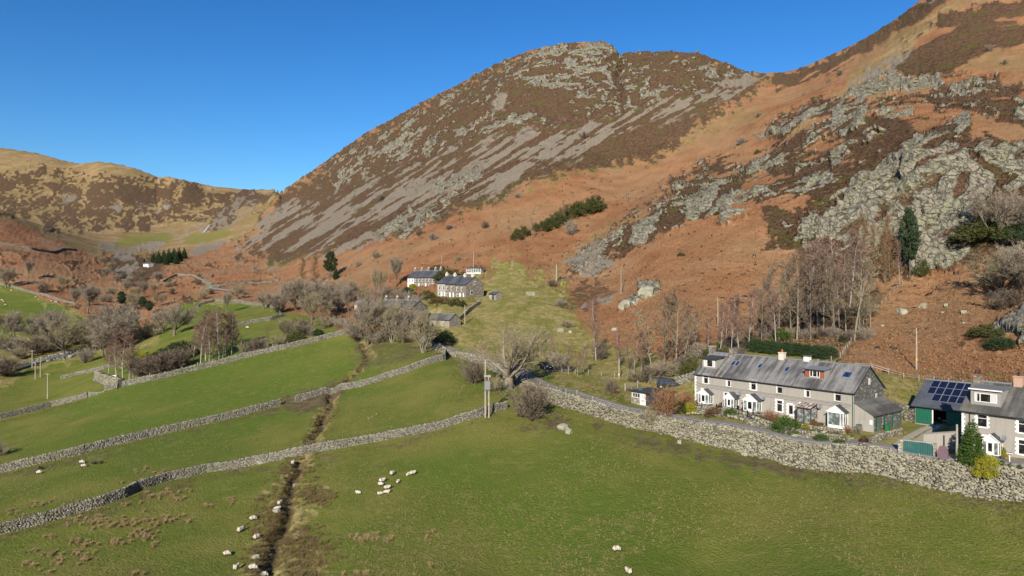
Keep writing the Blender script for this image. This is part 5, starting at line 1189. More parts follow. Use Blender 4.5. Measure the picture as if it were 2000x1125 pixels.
# ------------------------------------------------------------------ road, drive
def strip(name, pts, half, mat, lift=.06, n0=0.0):
    p, s = resample([tuple(q)[:2] for q in pts], 1.2); t = np.gradient(p, axis=0); t /= np.hypot(t[:,0], t[:,1])[:,None]; nr = np.stack([t[:,1], -t[:,0]], -1)
    v = []; ks = np.linspace(-half, half, 5); zs = np.max([ground(p[:,0]+nr[:,0]*k, p[:,1]+nr[:,1]*k) for k in ks], 0)+lift; zs = np.convolve(np.pad(zs, 2, 'edge'), np.ones(5)/5, 'valid')+.02
    for i in range(len(p)):
        for k, dz in [(-half*1.02, -.5)]+[(k, 0.02*(1-(k/half)**2)) for k in ks]+[(half*1.02, -.5)]: v.append((p[i,0]+nr[i,0]*k, p[i,1]+nr[i,1]*k, zs[i]+dz))
    m_ = len(ks)+2; f = [(i*m_+k, i*m_+k+1, (i+1)*m_+k+1, (i+1)*m_+k) for i in range(len(p)-1) for k in range(m_-1)]
    me_ = bpy.data.meshes.new(name); me_.from_pydata(v, [], f); me_.materials.append(M[mat]); 
    if me_.polygons[m_//2].normal.z < 0: me_.flip_normals()
    o = link(name, me_); o['kind'] = 'structure'; return o
M['tarmac'] = simple('worn grey lane tarmac', (.205,.190,.170), .9, .15, .25, .9, .2); M['gravel'] = simple('pale gravel', (.33,.30,.25), .95, .1, .3, 2.5, .5)
RC = np.stack([W_[:,0]+nn[:,0]*2.3, W_[:,1]+nn[:,1]*2.3], -1)
lane = strip('road', RC[::3], 1.35, 'tarmac', .05)
strip('driveway', HP((1722,893),(1745,874),(1775,854),(1800,840),(1828,827)), .42, 'gravel', .05)
strip('driveway', HP((1768,884),(1790,863),(1806,850),(1836,832),(1846,829)), .40, 'gravel', .05)
strip('lane', HP((1062,724),(1085,723),(1110,722)), 1.3, 'tarmac', .05); strip('lane', HP((470,571),(425,566),(412,560),(408,553),(396,546)), 1.8, 'tarmac', .25)

# ------------------------------------------------------------------ poles, wires, fences, gates
poles = []
def pole(px, py, top, label, r=.13, mark=None, cross=0, mat='pole', nm='utility_pole', cat='utility pole', grp='timber poles carrying the overhead wires'):
    p = hit(px, py); h = (py-top)/F*p.y; c = thing(nm, label, cat, tuple(p), 0, grp)
    MB().tube([(0,0,-.6),(0,0,h*.5),(0,0,h)], [r*1.15, r, r*.8], 8).build('shaft', M[mat], c)
    if mark: MB().tube([(0,0,h*mark[0]),(0,0,h*mark[1])], [r*1.13,r*1.1], 8).build('marker', M[mark[2]], c)
    if cross:
        MB().box(-cross, cross, -.06, .06, h-.35, h-.22).build('crossarm', M['timber'], c)
        for x in (-cross*.9, 0, cross*.9): MB().tube([(x,0,h-.22),(x,0,h-.05)], [.05,.03], 6).build('insulator', M['insul'], c)
    poles.append((c, h)); return c
P1 = pole(1790, 722, 641, 'grey pole standing in bracken right of the terrace, yellow band near its foot', .14, (.22,.28,'yellow'))
P2 = pole(1869, 922, 829, 'weathered pole in front of the tall conifer and slate upright', .14)
P3 = pole(908, 633, 596, 'thin dark pole on the grass bank below the upper gable', .12)
P4 = pole(1213, 577, 521, 'pole in the bracken above the lone birch', .13)
P5 = pole(925, 522, 490, 'thin pale pole behind the garden room', .13)
P6 = pole(1209, 739, 701, 'pole with a small white plate on the grass above the lane', .13, (.16,.24,'white'))
P7 = pole(1402, 644, 581, 'pole among the birches behind the terrace', .13)
P8 = pole(63, 718, 684, 'farthest of the four poles near the river', .15, None, .9)
P9 = pole(69, 741, 705, 'left pole of the near pair by the river', .15, None); P10 = pole(79, 737, 696, 'right pole of the near pair by the river', .15)
P11 = pole(93, 779, 729, 'nearest river pole, beside the field wall, yellow band low down', .15, (.10,.15,'yellow'), .8)
P12 = pole(863, 514, 497, 'short pale pole on the bracken slope above the back row', .13)
P13 = pole(1087, 553, 517, 'stump like pale post on the upper bank', .3, None, 0, 'timber')
P14 = pole(1000, 526, 508, 'short pole at the top of the green bank', .12)
p = hit(948, 815); c = thing('transformer_pole', 'twin legged pole with grey transformer box by the bush at the wall corner', 'utility pole', tuple(p)); hh = (815-703)/F*p.y
MB().tube([(0,0,-.6),(0,0,hh)], [.16,.12], 8).build('leg', M['pole'], c); MB().tube([(.62,-.1,-.8),(.62,-.1,hh*.74)], [.15,.13], 8).build('leg', M['pole'], c)
MB().box(-.12, .85, -.62, -.18, hh*.49, hh*.64).build('transformer', M['lead'], c); 
for x in (.05, .36, .68): MB().tube([(x,-.4,hh*.64),(x,-.4,hh*.70)], [.07,.04], 6).build('bushing', M['insul'], c)
MB().box(-.25, .95, -.2, -.08, hh*.705, hh*.735).build('platform_bar', M['timber'], c); MB().box(-.3, .3, -.16, -.06, hh*.95, hh*.965).build('crossarm', M['timber'], c)
MB().box(.55,.69,-.26,-.24,hh*.22,hh*.26).build('warning_plate', M['yellow'], c); PT = (c, hh)
M['wire'] = simple('dark cable', (.03,.03,.03), .6, .3, .1)
def wire(a, b_, sag, label, r=.018):
    a, b_ = Vector(a), Vector(b_); pts = []
    for i in range(15):
        t = i/14; q = a.lerp(b_, t); q.z -= sag*4*t*(1-t); pts.append(q-a)
    o = MB().tube([tuple(q) for q in pts], [r]*15, 4, False).build('overhead_wire', M['wire']); o.location = a; tag(o, label, 'wire', 'overhead wires')
def top(i): c, h = poles[i]; return Vector(c.location)+Vector((0,0,h-.1))
wire(top(0), top(6), 1.2, 'wire from the banded bracken pole to the pole among the birches'); wire(top(6), top(3), 1.4, 'wire from the birch pole to the pole high in the bracken')
wire(top(5), top(3), 1.6, 'wire from the white plated pole up to the bracken pole'); wire(PT[0].location+Vector((0,0,PT[1]-.1)), top(5), 1.4, 'wire from the transformer pole over the lane')
tz = TZ+3.9; a = TP(.2, -.5); b_ = TP(TL-.2, -.5); wire((a[0], a[1], tz-.4), (b_[0], b_[1], tz-.5), .12, 'lower cable slung along the terrace front', .022); a = TP(.2, -.35); b_ = TP(TL-.2, -.35); wire((a[0], a[1], tz), (b_[0], b_[1], tz-.2), .1, 'upper cable slung along the terrace front', .022)

def fence(label, pts, step=2.5, h=1.15, mat='timber', wires=2, r=.06, on=0.0, grp='post and wire fences'):
    p, s = resample([tuple(q)[:2] for q in pts], step); z = ground(p[:,0], p[:,1])+on; c = thing('post_fence', label, 'fence', (p[0,0], p[0,1], float(z[0])), 0, grp); o = np.array([p[0,0], p[0,1], z[0]])
    ms = [MB().box(-r, r, -r, r, -.4, h*k).mesh('post', M[mat]) for k in (.9, 1.0, 1.12)]
    for i in range(len(p)):
        q = link('post', ms[rnd.randrange(3)], c); q.location = (p[i,0]-o[0], p[i,1]-o[1], z[i]-o[2]); q.rotation_euler = (rnd.uniform(-.08,.08), rnd.uniform(-.08,.08), rnd.uniform(0,3))
    for k in range(wires):
        MB().tube([(p[i,0]-o[0], p[i,1]-o[1], z[i]-o[2]+h*(.9-.35*k)) for i in range(len(p))], [.012]*len(p), 3, False).build('wire', M['steel'], c)
fence('post fence climbing from the terrace corner to the crag foot', HP((1598,712),(1640,702),(1652,684),(1680,640),(1720,598),(1755,562),(1772,546)), 2.6)
fence('post fence along the bracken foot behind the terrace end and garage', HP((1598,712),(1660,722),(1740,734),(1830,745),(1920,756),(2010,765),(2100,776)), 2.6)
fence('post fence at the wood edge above the grass left of the terrace', HP((1098,728),(1150,733),(1200,738),(1250,745),(1275,742)), 2.6)
fence('low post fence along the verge of the road in front of the gardens', [Vector((W_[i,0]+nn[i,0]*.75, W_[i,1]+nn[i,1]*.75, 0)) for i in range(58, 153, 4)], 3.2, 1.0, on=.1)
fence('post fence fixed to the wall below the birch clumps', [q+Vector((0,.55,0)) for q in HP((205,764),(300,743),(400,719),(480,699),(560,681))], 4.0, 1.9, r=.09)
def gate(label, a, b_, h=1.15, mat='timber', bars=5):
    a, b_ = Vector(a), Vector(b_); d = b_-a; L = d.xy.length; c = thing('field_gate', label, 'gate', tuple(a), math.atan2(d.y, d.x)); dz = d.z
    for x, hh_ in ((-.12, 1.5), (L+.12, 1.5)): MB().box(x-.12, x+.12, -.12, .12, -.4, hh_).build('gate_post', M['timber'], c)
    for k in range(bars): MB().box(.03, L-.03, -.025, .025, .2+k*(h-.2)/(bars-1)-.04, .2+k*(h-.2)/(bars-1)+.04).build('bar', M[mat], c)
    for x in (.06, L*.5, L-.06): MB().box(x-.05, x+.05, -.05, -.027, .12, h+.06).build('stile', M[mat], c)
a, b_ = hit(175, 775), hit(201, 766); gate('metal field gate in the wall near the river poles', a, b_, 1.2, 'steel')
a, b_ = hit(1222, 763), hit(1245, 758); gate('dark wooden gate on the grass left of the van', a, b_, 1.1, 'timber'); a, b_ = hit(1268, 742), hit(1290, 735); gate('pale timber hurdle at the wood edge above the van', a, b_, 1.3)
# teal double gate in the stone opening by the road
_i = int(np.argmin(np.abs(1000+F*W_[:,0]/W_[:,1]-1752))); GT_ = Vector((W_[_i,0]+nn[_i,0]*1.0, W_[_i,1]+nn[_i,1]*1.0, zt[_i]-.15)); q = Vector((1.0, -.0, 0)); ang = math.atan2(-.55, .83); c = thing('teal_gate', 'faded teal boarded doors set between stone piers by the road', 'gate', (GT_.x, GT_.y, GT_.z-.1), ang)
for i in range(12): MB().box(.3+i*.27, .3+i*.27+.24, -.03, .03+.004*(i % 2), .1, 2.05-.02*i*.3).build('board', M['teal'], c)
MB().box(-.35, .25, -.35, .35, -.8, 2.25).build('stone_pier', M['rubblepale'], c); MB().box(3.6, 4.0, -.3, .3, -.8, 2.1).build('stone_pier', M['rubblepale'], c); MB().box(-.1, 3.7, -.10, .10, 2.06, 2.18).build('head_rail', M['steel'], c)
_i = int(np.argmin(np.abs(1000+F*W_[:,0]/W_[:,1]-1833))); p = Vector((W_[_i,0]+nn[_i,0]*.95, W_[_i,1]+nn[_i,1]*.95, zt[_i]-.1)); c = tag(MB().prism_y([(-.62,-.4),(.62,-.4),(.60,1.3),(.40,1.85),(.05,2.0),(-.35,1.8),(-.60,1.2)], -.14, .14).build('standing_slate', M['purpleslate']), 'purple slate slab standing upright in front of the pole', 'standing stone'); c.location = (p.x, p.y, p.z); c.rotation_euler = (.06, 0, rad(-50))
a = frame_pt(H2, TU, -.4, 3.0); b_ = frame_pt(H2, TU, -3.2, -3.8); d = Vector((b_[0]-a[0], b_[1]-a[1], 0)); c = thing('yard_wall', 'tall plain rendered wall left of the conifer house', 'wall', (a[0], a[1], 8.2), math.atan2(d.y, d.x))
MB().box(0, d.length, -.15, .15, -1.2, 2.6).build('panel', M['render'], c); MB().box(-.04, d.length+.04, -.20, .20, 2.602, 2.70).build('coping', M['flagstone'], c)
for lb, A_, B_, h_ in (('low stone garden wall left of the rendered yard wall', (1806,872), (1846,868), 1.0), ('low rubble wall along the drive edge', (1700,866), (1760,846), .6), ('low garden wall in front of the conifer house', (1880,925), (2010,945), .8)):
    dry_wall(lb, HP(A_, B_), h_, .6, .45, .36, .2, group='garden walls')
# garden terraces in front of the near terrace
def TV3(t, b): q = TP(t, b); return Vector((q[0], q[1], 0))
for lb, t0, t1, b0 in (('rubble garden wall below the leftmost cottages', 1.0, 8.6, -5.0), ('rubble garden wall below the middle cottages', 9.8, 14.6, -5.3), ('rubble garden wall below the doorway cottage', 15.8, 20.4, -5.6), ('rubble garden wall below the white bay porch', 21.6, 30.5, -5.9)):
    dry_wall(lb, [TV3(t0, b0), TV3((t0+t1)/2, b0-.15), TV3(t1, b0)], .75, .8, .6, .36, .2, 'bankstone', group='garden walls')
    dry_wall(lb.replace('rubble garden wall', 'low upper garden wall'), [TV3(t0+.8, b0+2.3), TV3(t1-.8, b0+2.4)], .35, .6, .5, .36, .2, 'bankstone', group='garden walls')
for k, t in enumerate((9.2, 15.2, 21.0, 5.2)):
    q = TV3(t-.5, -5.4); q.z = gz(q.x, q.y); c = thing('garden_gate', ['black iron garden gate between the left and middle garden walls', 'black iron garden gate below the doorway cottage', 'black iron garden gate below the brown porch', 'black iron garden gate below the leftmost porches'][k], 'gate', tuple(q), RZ)
    for x in (0, 1.0): MB().box(x-.07, x+.07, -.07, .07, -.3, 1.75 if x else 1.35).build('gate_post', M['black'], c)
    for i in range(7): MB().box(.12+i*.125, .15+i*.125, -.015, .015, .1, 1.15).build('rail', M['black'], c)
    MB().box(.05, .95, -.02, .02, 1.152, 1.2).build('top_bar', M['black'], c)
# ------------------------------------------------------------------ trees and shrubs
def bark_mat(name, c0, c1, moss=None, mk=.5):
    m, nt, b = new_mat(name); tc = nt.nodes.new('ShaderNodeTexCoord'); v = tc.outputs['Object']
    c = mixc(nt, noise(nt, scalev(nt, v, (3,3,1)), 1.5, 4), c0, c1)
    if moss: c = mixc(nt, math_n(nt, 'MULTIPLY', ramp01(nt, noise(nt, v, .9, 3), .45, .65), mk), c, moss)
    nt.links.new(c, b.inputs['Base Color']); b.inputs['Roughness'].default_value = .95; b.inputs['Specular IOR Level'].default_value = .1; return m
def leaf_mat(name, c0, c1, c2):
    m, nt, b = new_mat(name); geo = nt.nodes.new('ShaderNodeNewGeometry'); oi = nt.nodes.new('ShaderNodeObjectInfo')
    c = mixc(nt, geo.outputs['Random Per Island'], c0, c1); c = mixc(nt, ramp01(nt, noise(nt, geo.outputs['Position'], .9, 3), .45, .65), c, c2)
    c = mixc(nt, math_n(nt, 'MULTIPLY', oi.outputs['Random'], .35), c, [k*.6 for k in c0])
    nt.links.new(c, b.inputs['Base Color']); b.inputs['Roughness'].default_value = .8; b.inputs['Specular IOR Level'].default_value = .2; return m
M['bark'] = bark_mat('grey brown bark', (.105,.088,.068), (.20,.17,.13), (.15,.14,.06)); M['barkpale'] = bark_mat('pale gnarled bark', (.17,.14,.105), (.30,.255,.20), (.17,.155,.08), .3)
M['barkbirch'] = bark_mat('white birch bark', (.20,.175,.15), (.46,.43,.385)); M['barkdark'] = bark_mat('dark bark', (.08,.065,.05), (.16,.13,.10))
M['twig'] = bark_mat('grey brown twigs', (.215,.180,.138), (.320,.272,.210)); M['twigolive'] = bark_mat('olive brown twigs', (.215,.188,.115), (.315,.272,.175)); M['twigbirch'] = bark_mat('purple brown birch twigs', (.165,.103,.080), (.255,.165,.125))
M['twigdark'] = bark_mat('dark brown twigs', (.130,.102,.078), (.205,.165,.122)); M['twiglarch'] = bark_mat('bare larch twigs', (.20,.125,.065), (.28,.18,.10)); M['twigrust'] = bark_mat('rust brown twigs', (.20,.105,.055), (.29,.16,.085))
M['leafdark'] = leaf_mat('dark evergreen foliage', (.018,.040,.015), (.045,.075,.025), (.030,.055,.022)); M['leafpine'] = leaf_mat('pine foliage', (.022,.045,.020), (.055,.085,.035), (.04,.065,.03))
M['leafgreen'] = leaf_mat('mid green foliage', (.040,.085,.015), (.085,.135,.025), (.055,.095,.02)); M['leafyellow'] = leaf_mat('yellow green foliage', (.20,.19,.015), (.36,.33,.03), (.24,.24,.03)); M['leafgorse'] = leaf_mat('gorse and ivy foliage', (.050,.058,.018), (.105,.110,.030), (.070,.080,.024))
M['leafbrown'] = leaf_mat('russet winter foliage', (.11,.060,.028), (.20,.115,.055), (.14,.10,.045)); M['leafred'] = leaf_mat('dark red foliage', (.07,.018,.012), (.14,.035,.02), (.09,.03,.02)); M['heatherleaf'] = leaf_mat('heather stems', (.055,.032,.020), (.105,.062,.035), (.08,.055,.028))

class TreeGen:
    def __init__(s, seed): s.r = random.Random(seed); s.tube = MB(); s.v = []; s.f = []
    def dirn(s, d, ang, az=None):
        a = d.orthogonal().normalized(); b = d.cross(a); t = s.r.uniform(0, 6.283) if az is None else az
        return (d*math.cos(ang)+(a*math.cos(t)+b*math.sin(t))*math.sin(ang)).normalized()
    def ribbon(s, p, d, L, w_, curve):
        side = d.cross(Vector((s.r.uniform(-1,1), s.r.uniform(-1,1), s.r.uniform(-1,1)))).normalized()*w_*.5
        m = p+d*L*.55; e = p+(d*L)+curve*L; o = len(s.v)
        s.v += [tuple(p-side), tuple(p+side), tuple(m+side*.7), tuple(m-side*.7), tuple(e)]; s.f += [(o,o+1,o+2,o+3), (o+3,o+2,o+4)]
        return m, e
    def twig(s, p, d, L, w_): 
        side = d.cross(Vector((s.r.uniform(-1,1), s.r.uniform(-1,1), s.r.uniform(-1,1)))).normalized()*w_*.5; e = p+d*L; o = len(s.v)
        s.v += [tuple(p-side), tuple(p+side), tuple(e)]; s.f.append((o,o+1,o+2))
    def limb(s, p, d, L, r0, r1, n, wob, up, sides):
        pts = [p.copy()]; rr = [r0]; ds = [d.copy()]
        for i in range(n):
            d = (d+Vector((s.r.uniform(-wob,wob), s.r.uniform(-wob,wob), s.r.uniform(-wob,wob)*.7+up))).normalized(); p = p+d*(L/n); pts.append(p.copy()); rr.append(r0+(r1-r0)*(i+1)/n); ds.append(d.copy())
        s.tube.tube(pts, rr, sides, False); return pts, ds, rr
    def twiggery(s, pts, ds, L, n3, n4, w3, w4, up, lo=.15, spread=.9):
        for i in range(n3):
            t = lo+(1-lo)*(i+s.r.random())/n3; k = min(int(t*(len(pts)-1)), len(pts)-2); q = pts[k].lerp(pts[k+1], t*(len(pts)-1)-k)
            d = s.dirn(ds[k], s.r.uniform(.35, spread)); d = (d+Vector((0,0,up))).normalized(); l = L*s.r.uniform(.5, 1.1)
            m, e = s.ribbon(q, d, l, w3, Vector((s.r.uniform(-.15,.15), s.r.uniform(-.15,.15), s.r.uniform(-.1,.15))))
            for j in range(n4):
                f = s.r.uniform(.15, 1.0); b = q.lerp(m, f/.55) if f < .55 else m.lerp(e, (f-.55)/.45)
                dd = (s.dirn(d, s.r.uniform(.3, 1.0))+Vector((0,0,up*.7))).normalized(); s.twig(b, dd, l*s.r.uniform(.3, .65), w4)
    def crown_mesh(s, mat):
        me_ = bpy.data.meshes.new('crown'); me_.from_pydata(s.v, [], s.f); me_.materials.append(M[mat]); return me_
def broad(seed, H=10, W=9, trunk=.15, r=.25, limbs=10, subs=9, n3=11, n4=11, lean=0, bark='bark', twig='twig', up=.08, spread=.98, sides=7, stems=1, w4=.042):
    g = TreeGen(seed)
    for st in range(stems):
        base = Vector((g.r.uniform(-.4,.4), g.r.uniform(-.4,.4), -.5)) if stems > 1 else Vector((0,0,-.5))
        d0 = Vector((g.r.uniform(-.12,.12)+lean, g.r.uniform(-.12,.12), 1)).normalized() if stems == 1 else g.dirn(Vector((0,0,1)), g.r.uniform(.15,.55), 6.283*st/stems)
        rr0 = r/math.sqrt(stems)*1.1; tp, td, tr = g.limb(base, d0, H*trunk+.5, rr0*1.25, rr0*.85, 4, .10, .05, sides)
        top_, dtop = tp[-1], td[-1]; nl = max(2, round(limbs/stems))
        for i in range(nl):
            ang = g.r.uniform(.25, spread) if i else .12; d = g.dirn(dtop, ang, 6.283*i/nl+g.r.uniform(-.4,.4)); L = (H*(1-trunk))*g.r.uniform(.62,.82)*(1-.25*max(0, ang-.6)); s0 = top_ if i % 3 else tp[-2].lerp(top_, .5)
            lp, ld, lr = g.limb(s0, d, L, rr0*g.r.uniform(.34,.50), rr0*.11, 6, .20, up, 5)
            for j in range(subs):
                t = .25+.72*(j+g.r.random())/subs; k = min(int(t*6), 5); q = lp[k].lerp(lp[k+1], t*6-k); dd = g.dirn(ld[k], g.r.uniform(.4,.95)); dd = (dd+Vector((0,0,.15))).normalized(); L2 = L*g.r.uniform(.30,.48)*(1.15-.5*t)
                sp, sd_, _ = g.limb(q, dd, L2, lr[k]*.5, .014, 4, .24, up, 3); g.twiggery(sp, sd_, H*.10, n3, n4, .04, w4, .12)
            g.twiggery(lp[3:], ld[3:], H*.10, n3, n4, .04, w4, .15)
    return g.tube.mesh('trunk', M[bark], True), g.crown_mesh(twig), H
def birch(seed, H=11, W=3.8, r=.11, bark='barkbirch', twig='twigbirch', nb=40, lo=.18, droop=.02, w4=.046, n3=10, n4=10):
    g = TreeGen(seed); tp, td, tr = g.limb(Vector((0,0,-.5)), Vector((g.r.uniform(-.06,.06), g.r.uniform(-.06,.06), 1)).normalized(), H+.3, r, .015, 9, .05, .03, 6)
    for i in range(nb):
        t = lo+(.98-lo)*(i+g.r.random())/nb; k = min(int(t*9), 8); q = tp[k].lerp(tp[k+1], t*9-k); d = g.dirn(td[k], g.r.uniform(.45,.85)); L = W*.62*(1.15-t)**.7*g.r.uniform(.6,1.15)+.25
        sp, sd_, _ = g.limb(q, d, L, tr[k]*.38+.006, .008, 4, .16, .06, 3); g.twiggery(sp, sd_, H*.065, n3, n4, .03, w4, .10-droop)
    return g.tube.mesh('trunk', M[bark], True), g.crown_mesh(twig), H
def shrub(seed, H=3, W=4, stems=18, n3=22, n4=13, twig='twigdark', bark='barkdark', w4=.034, leaf=None, nleaf=0):
    g = TreeGen(seed)
    for i in range(stems):
        d = g.dirn(Vector((0,0,1)), g.r.uniform(.1, .95), 6.283*i/stems); L = H*g.r.uniform(.75,1.0)*(1+.25*(W/H-1)*abs(d.x))
        lp, ld, lr = g.limb(Vector((g.r.uniform(-.3,.3), g.r.uniform(-.3,.3), -.3)), d, L, .05, .008, 5, .22, .08, 4); g.twiggery(lp, ld, H*.30, n3, n4, .03, w4, .12, .1)
    return g.tube.mesh('trunk', M[bark], True), g.crown_mesh(twig), H
def leafy(seed, shape, n, size, leaf, H, trunk=None, clumps=60, cs=.5, bark='barkdark'):
    r_ = np.random.RandomState(seed); cl = []
    while len(cl) < clumps:
        p = r_.uniform(-1, 1, 3); p[2] = r_.uniform(0, 1); q = shape(p, r_)
        if q is not None: cl.append(q)
    cl = np.array(cl); idx = r_.randint(0, len(cl), n); dv = r_.normal(0, 1, (n, 3)); dv /= np.linalg.norm(dv, axis=1)[:,None]; c = cl[idx]+dv*(r_.uniform(.35, 1, n)**.5*cs)[:,None]*r_.uniform(.7, 1.2, len(cl))[idx][:,None]; c[:,2] = np.maximum(c[:,2], .02)
    a = r_.normal(0, 1, (n, 3)); a /= np.linalg.norm(a, axis=1)[:,None]; b = np.cross(a, r_.normal(0, 1, (n, 3))); b /= np.linalg.norm(b, axis=1)[:,None]; s_ = size*r_.uniform(.6, 1.3, n)[:,None]
    v = np.stack([c-a*s_*.5, c+b*s_*.32, c+a*s_*.6, c-b*s_*.32], 1).reshape(-1, 3); f = np.arange(n*4).reshape(-1, 4)
    me_ = bpy.data.meshes.new('crown'); me_.from_pydata(v.tolist(), [], f.tolist()); me_.materials.append(M[leaf])
    t = MB(); tr = trunk or [(0,0,-.4),(0,0,H*.5)]; t.tube(tr, [max(.05, H*.018)]+[max(.03, H*.01)]*(len(tr)-1), 6)
    for q in cl[::max(1, len(cl)//14)]: t.tube([(0,0,max(.1, q[2]*.55)), tuple(q)], [.03,.012], 4, False)
    return t.mesh('trunk', M[bark], True), me_, H
def sh_dome(W, H): return lambda p, r: (p[0]*W/2, p[1]*W/2, p[2]*H*.9) if p[0]**2+p[1]**2+(p[2]*1.0)**2 < 1 and p[0]**2+p[1]**2+p[2]**2 > .35 else None
def sh_cone(W, H, e=.8): return lambda p, r: (p[0]*W/2, p[1]*W/2, p[2]*H*.97) if math.hypot(p[0], p[1]) < (1-p[2])**e*(.55+.45*min(1, p[2]*6)) and math.hypot(p[0], p[1]) > (1-p[2])**e*.5-.05 else None
def sh_pine(W, H): return lambda p, r: (p[0]*W/2*(.45+.55*math.sin(math.pi*min(1, p[2]*1.1))), p[1]*W/2*(.45+.55*math.sin(math.pi*min(1, p[2]*1.1))), H*(.30+.68*p[2])) if p[0]**2+p[1]**2 < 1 and r.rand() < .8 else None
def sh_box(W, D, H): return lambda p, r: (p[0]*W/2, p[1]*D/2, p[2]*H*.95) if max(abs(p[0]), abs(p[1]), p[2]) > .6 else None
TREES = {
 'oak': [broad(1), broad(2, 10, 10, .12, .28), broad(3, 10, 8, .18, .24, twig='twigolive')],
 'ash': [broad(4, 11, 7, .24, .20, spread=.55, up=.16), broad(5, 11, 7, .14, .25, 9, 9, spread=.6, up=.14, stems=3, twig='twigolive')],
 'multi': [broad(6, 9, 8, .12, .30, 12, 8, stems=4, spread=.6, bark='barkpale', twig='twigolive', w4=.04), broad(7, 9, 9, .10, .30, 12, 8, stems=5, spread=.65)],
 'gnarled': [broad(8, 12, 13, .16, .55, 9, 10, 8, 8, spread=.95, bark='barkpale', twig='twigolive', up=.07, w4=.034)],
 'birch': [birch(9), birch(10, 11, 4.4, .10, lo=.22), birch(11, 11, 3.6, .09, nb=36, lo=.26)],
 'sapling': [birch(12, 9, 4.6, .10, 'bark', 'twigdark', 30, .15, n3=8, n4=7, w4=.04), birch(13, 9, 4.2, .09, 'barkpale', 'twigdark', 26, .25, n3=8, n4=7, w4=.04), birch(27, 9, 3.6, .09, 'barkpale', 'twigolive', 22, .38, n3=7, n4=7, w4=.04)],
 'larch': [birch(14, 14, 5, .16, 'bark', 'twiglarch', 64, .08, .18, .055, 10, 8)],
 'thorn': [shrub(15), shrub(16, 3, 4.4, 18, twig='twig'), shrub(17, 3, 3.6, 16, twig='twigolive')],
 'rust': [shrub(18, 3, 3.6, 16, twig='twigrust')],
 'pine': [leafy(19, sh_pine(5, 10), 11000, .26, 'leafpine', 10, [(0,0,-.5),(0,0,4),(.3,0,9)], 150, .55, 'bark'), leafy(20, sh_cone(5, 10), 11000, .26, 'leafdark', 10, [(0,0,-.5),(0,0,9)], 240, .42)],
 'cypress': [leafy(21, sh_cone(3.4, 9, .6), 22000, .15, 'leafgreen', 9, [(0,0,-.5),(0,0,7)], 700, .24)],
 'evergreen': [leafy(22, sh_dome(4, 3.2), 9000, .13, 'leafdark', 3.2, None, 200, .32), leafy(23, sh_dome(4.4, 3), 9000, .13, 'leafgorse', 3.0, None, 160, .34)],
 'golden': [leafy(24, sh_dome(3, 2.4), 20000, .10, 'leafyellow', 2.4, None, 700, .20)],
 'greenbush': [leafy(25, sh_dome(3, 2.2), 8000, .09, 'leafgreen', 2.2, None, 260, .19)],
 'russet': [leafy(26, sh_dome(3, 2.2), 6000, .09, 'leafbrown', 2.2, None, 140, .24)], 'redbush': [leafy(28, sh_dome(2, 1.6), 1800, .11, 'leafred', 1.6, None, 40, .26)],
}
tcount = {}
def tree(kind, px, py, top, label, group=None, wide=1.0, name=None, cat=None, v=None, tilt=0.0, dz=0.0):
    p = hit(px, py); h = max((py-top)/F*p.y, .5); i = tcount.get(kind, 0); tcount[kind] = i+1; tr, cr, H = TREES[kind][(i if v is None else v) % len(TREES[kind])]
    low = kind in ('thorn','rust','evergreen','golden','greenbush','russet','redbush')
    nm = name or {'birch':'birch_tree','pine':'pine_tree','larch':'larch_tree','cypress':'conifer_tree','sapling':'bare_tree'}.get(kind, 'shrub' if low else 'bare_tree')
    c = thing(nm, label, cat or ('bush' if low else 'tree'), (p.x, p.y, p.z+dz), rnd.uniform(0, 6.28) if not tilt else 0, group); s_ = h/H*1.03; c.scale = (s_*wide, s_*wide, s_)
    if tilt: c.rotation_euler = (0, tilt, 0)
    link('trunk' if not low else 'stem', tr, c); link('crown' if not low else 'foliage', cr, c); return c
T = tree
ORD = ['leftmost','second','third','fourth','fifth','sixth','seventh','eighth','ninth','tenth','eleventh','twelfth','thirteenth','fourteenth','fifteenth','sixteenth','seventeenth','eighteenth','nineteenth','twentieth']
def ordl(i, n): return ', leftmost of '+str(n) if i == 0 else (', rightmost of '+str(n) if i == n-1 else ', '+ORD[i]+' from the left')
def TG(kind, pts, label, group, w_=1.0, v=None, name=None):
    for i, q in enumerate(sorted(pts)): tree(kind, q[0], q[1], q[2], label+ordl(i, len(pts)), group, q[3] if len(q) > 3 else w_, name, v=v)
# round the lane corner and the stream
T('gnarled', 992, 757, 618, 'big old bare tree with thick pale trunk at the lane bend behind the twin pole', None, 1.35)
T('multi', 829, 689, 598, 'tall bare tree with ivy at its foot by the top of the field wall', None, .75, v=0)
T('multi', 722, 672, 572, 'spreading many stemmed bare tree at the head of the stream gully', None, .95, v=1); T('multi', 768, 668, 590, 'dark stemmed bare tree right of the stream gully trees', None, .9, v=0)
T('oak', 648, 620, 538, 'broad round crowned bare tree left of the cottages', None, 1.35, v=0); T('oak', 607, 640, 562, 'bare tree with forked dark trunk before the broad round crowned tree', None, 1.0, v=2); T('ash', 682, 618, 556, 'bare tree with dark leaning trunk by the pale outbuilding', None, .8)
T('oak', 578, 606, 540, 'grey bare tree at the left edge of the cottage trees', None, 1.1, v=1); T('oak', 560, 668, 618, 'low spreading willow against the wall below the cottage trees', None, 1.2, v=2)
T('larch', 590, 560, 506, 'brown bare larch at the far left of the dark pine', 'larches beside the dark pine', 1.3); T('larch', 612, 560, 503, 'brown bare larch nearest the dark pine', 'larches beside the dark pine', 1.3)
T('pine', 645, 545, 493, 'dark green pine standing above the cottage trees', None, 1.0, v=0); T('pine', 656, 546, 518, 'small dark conifer at the foot of the dark pine', None, 1.0, v=1)
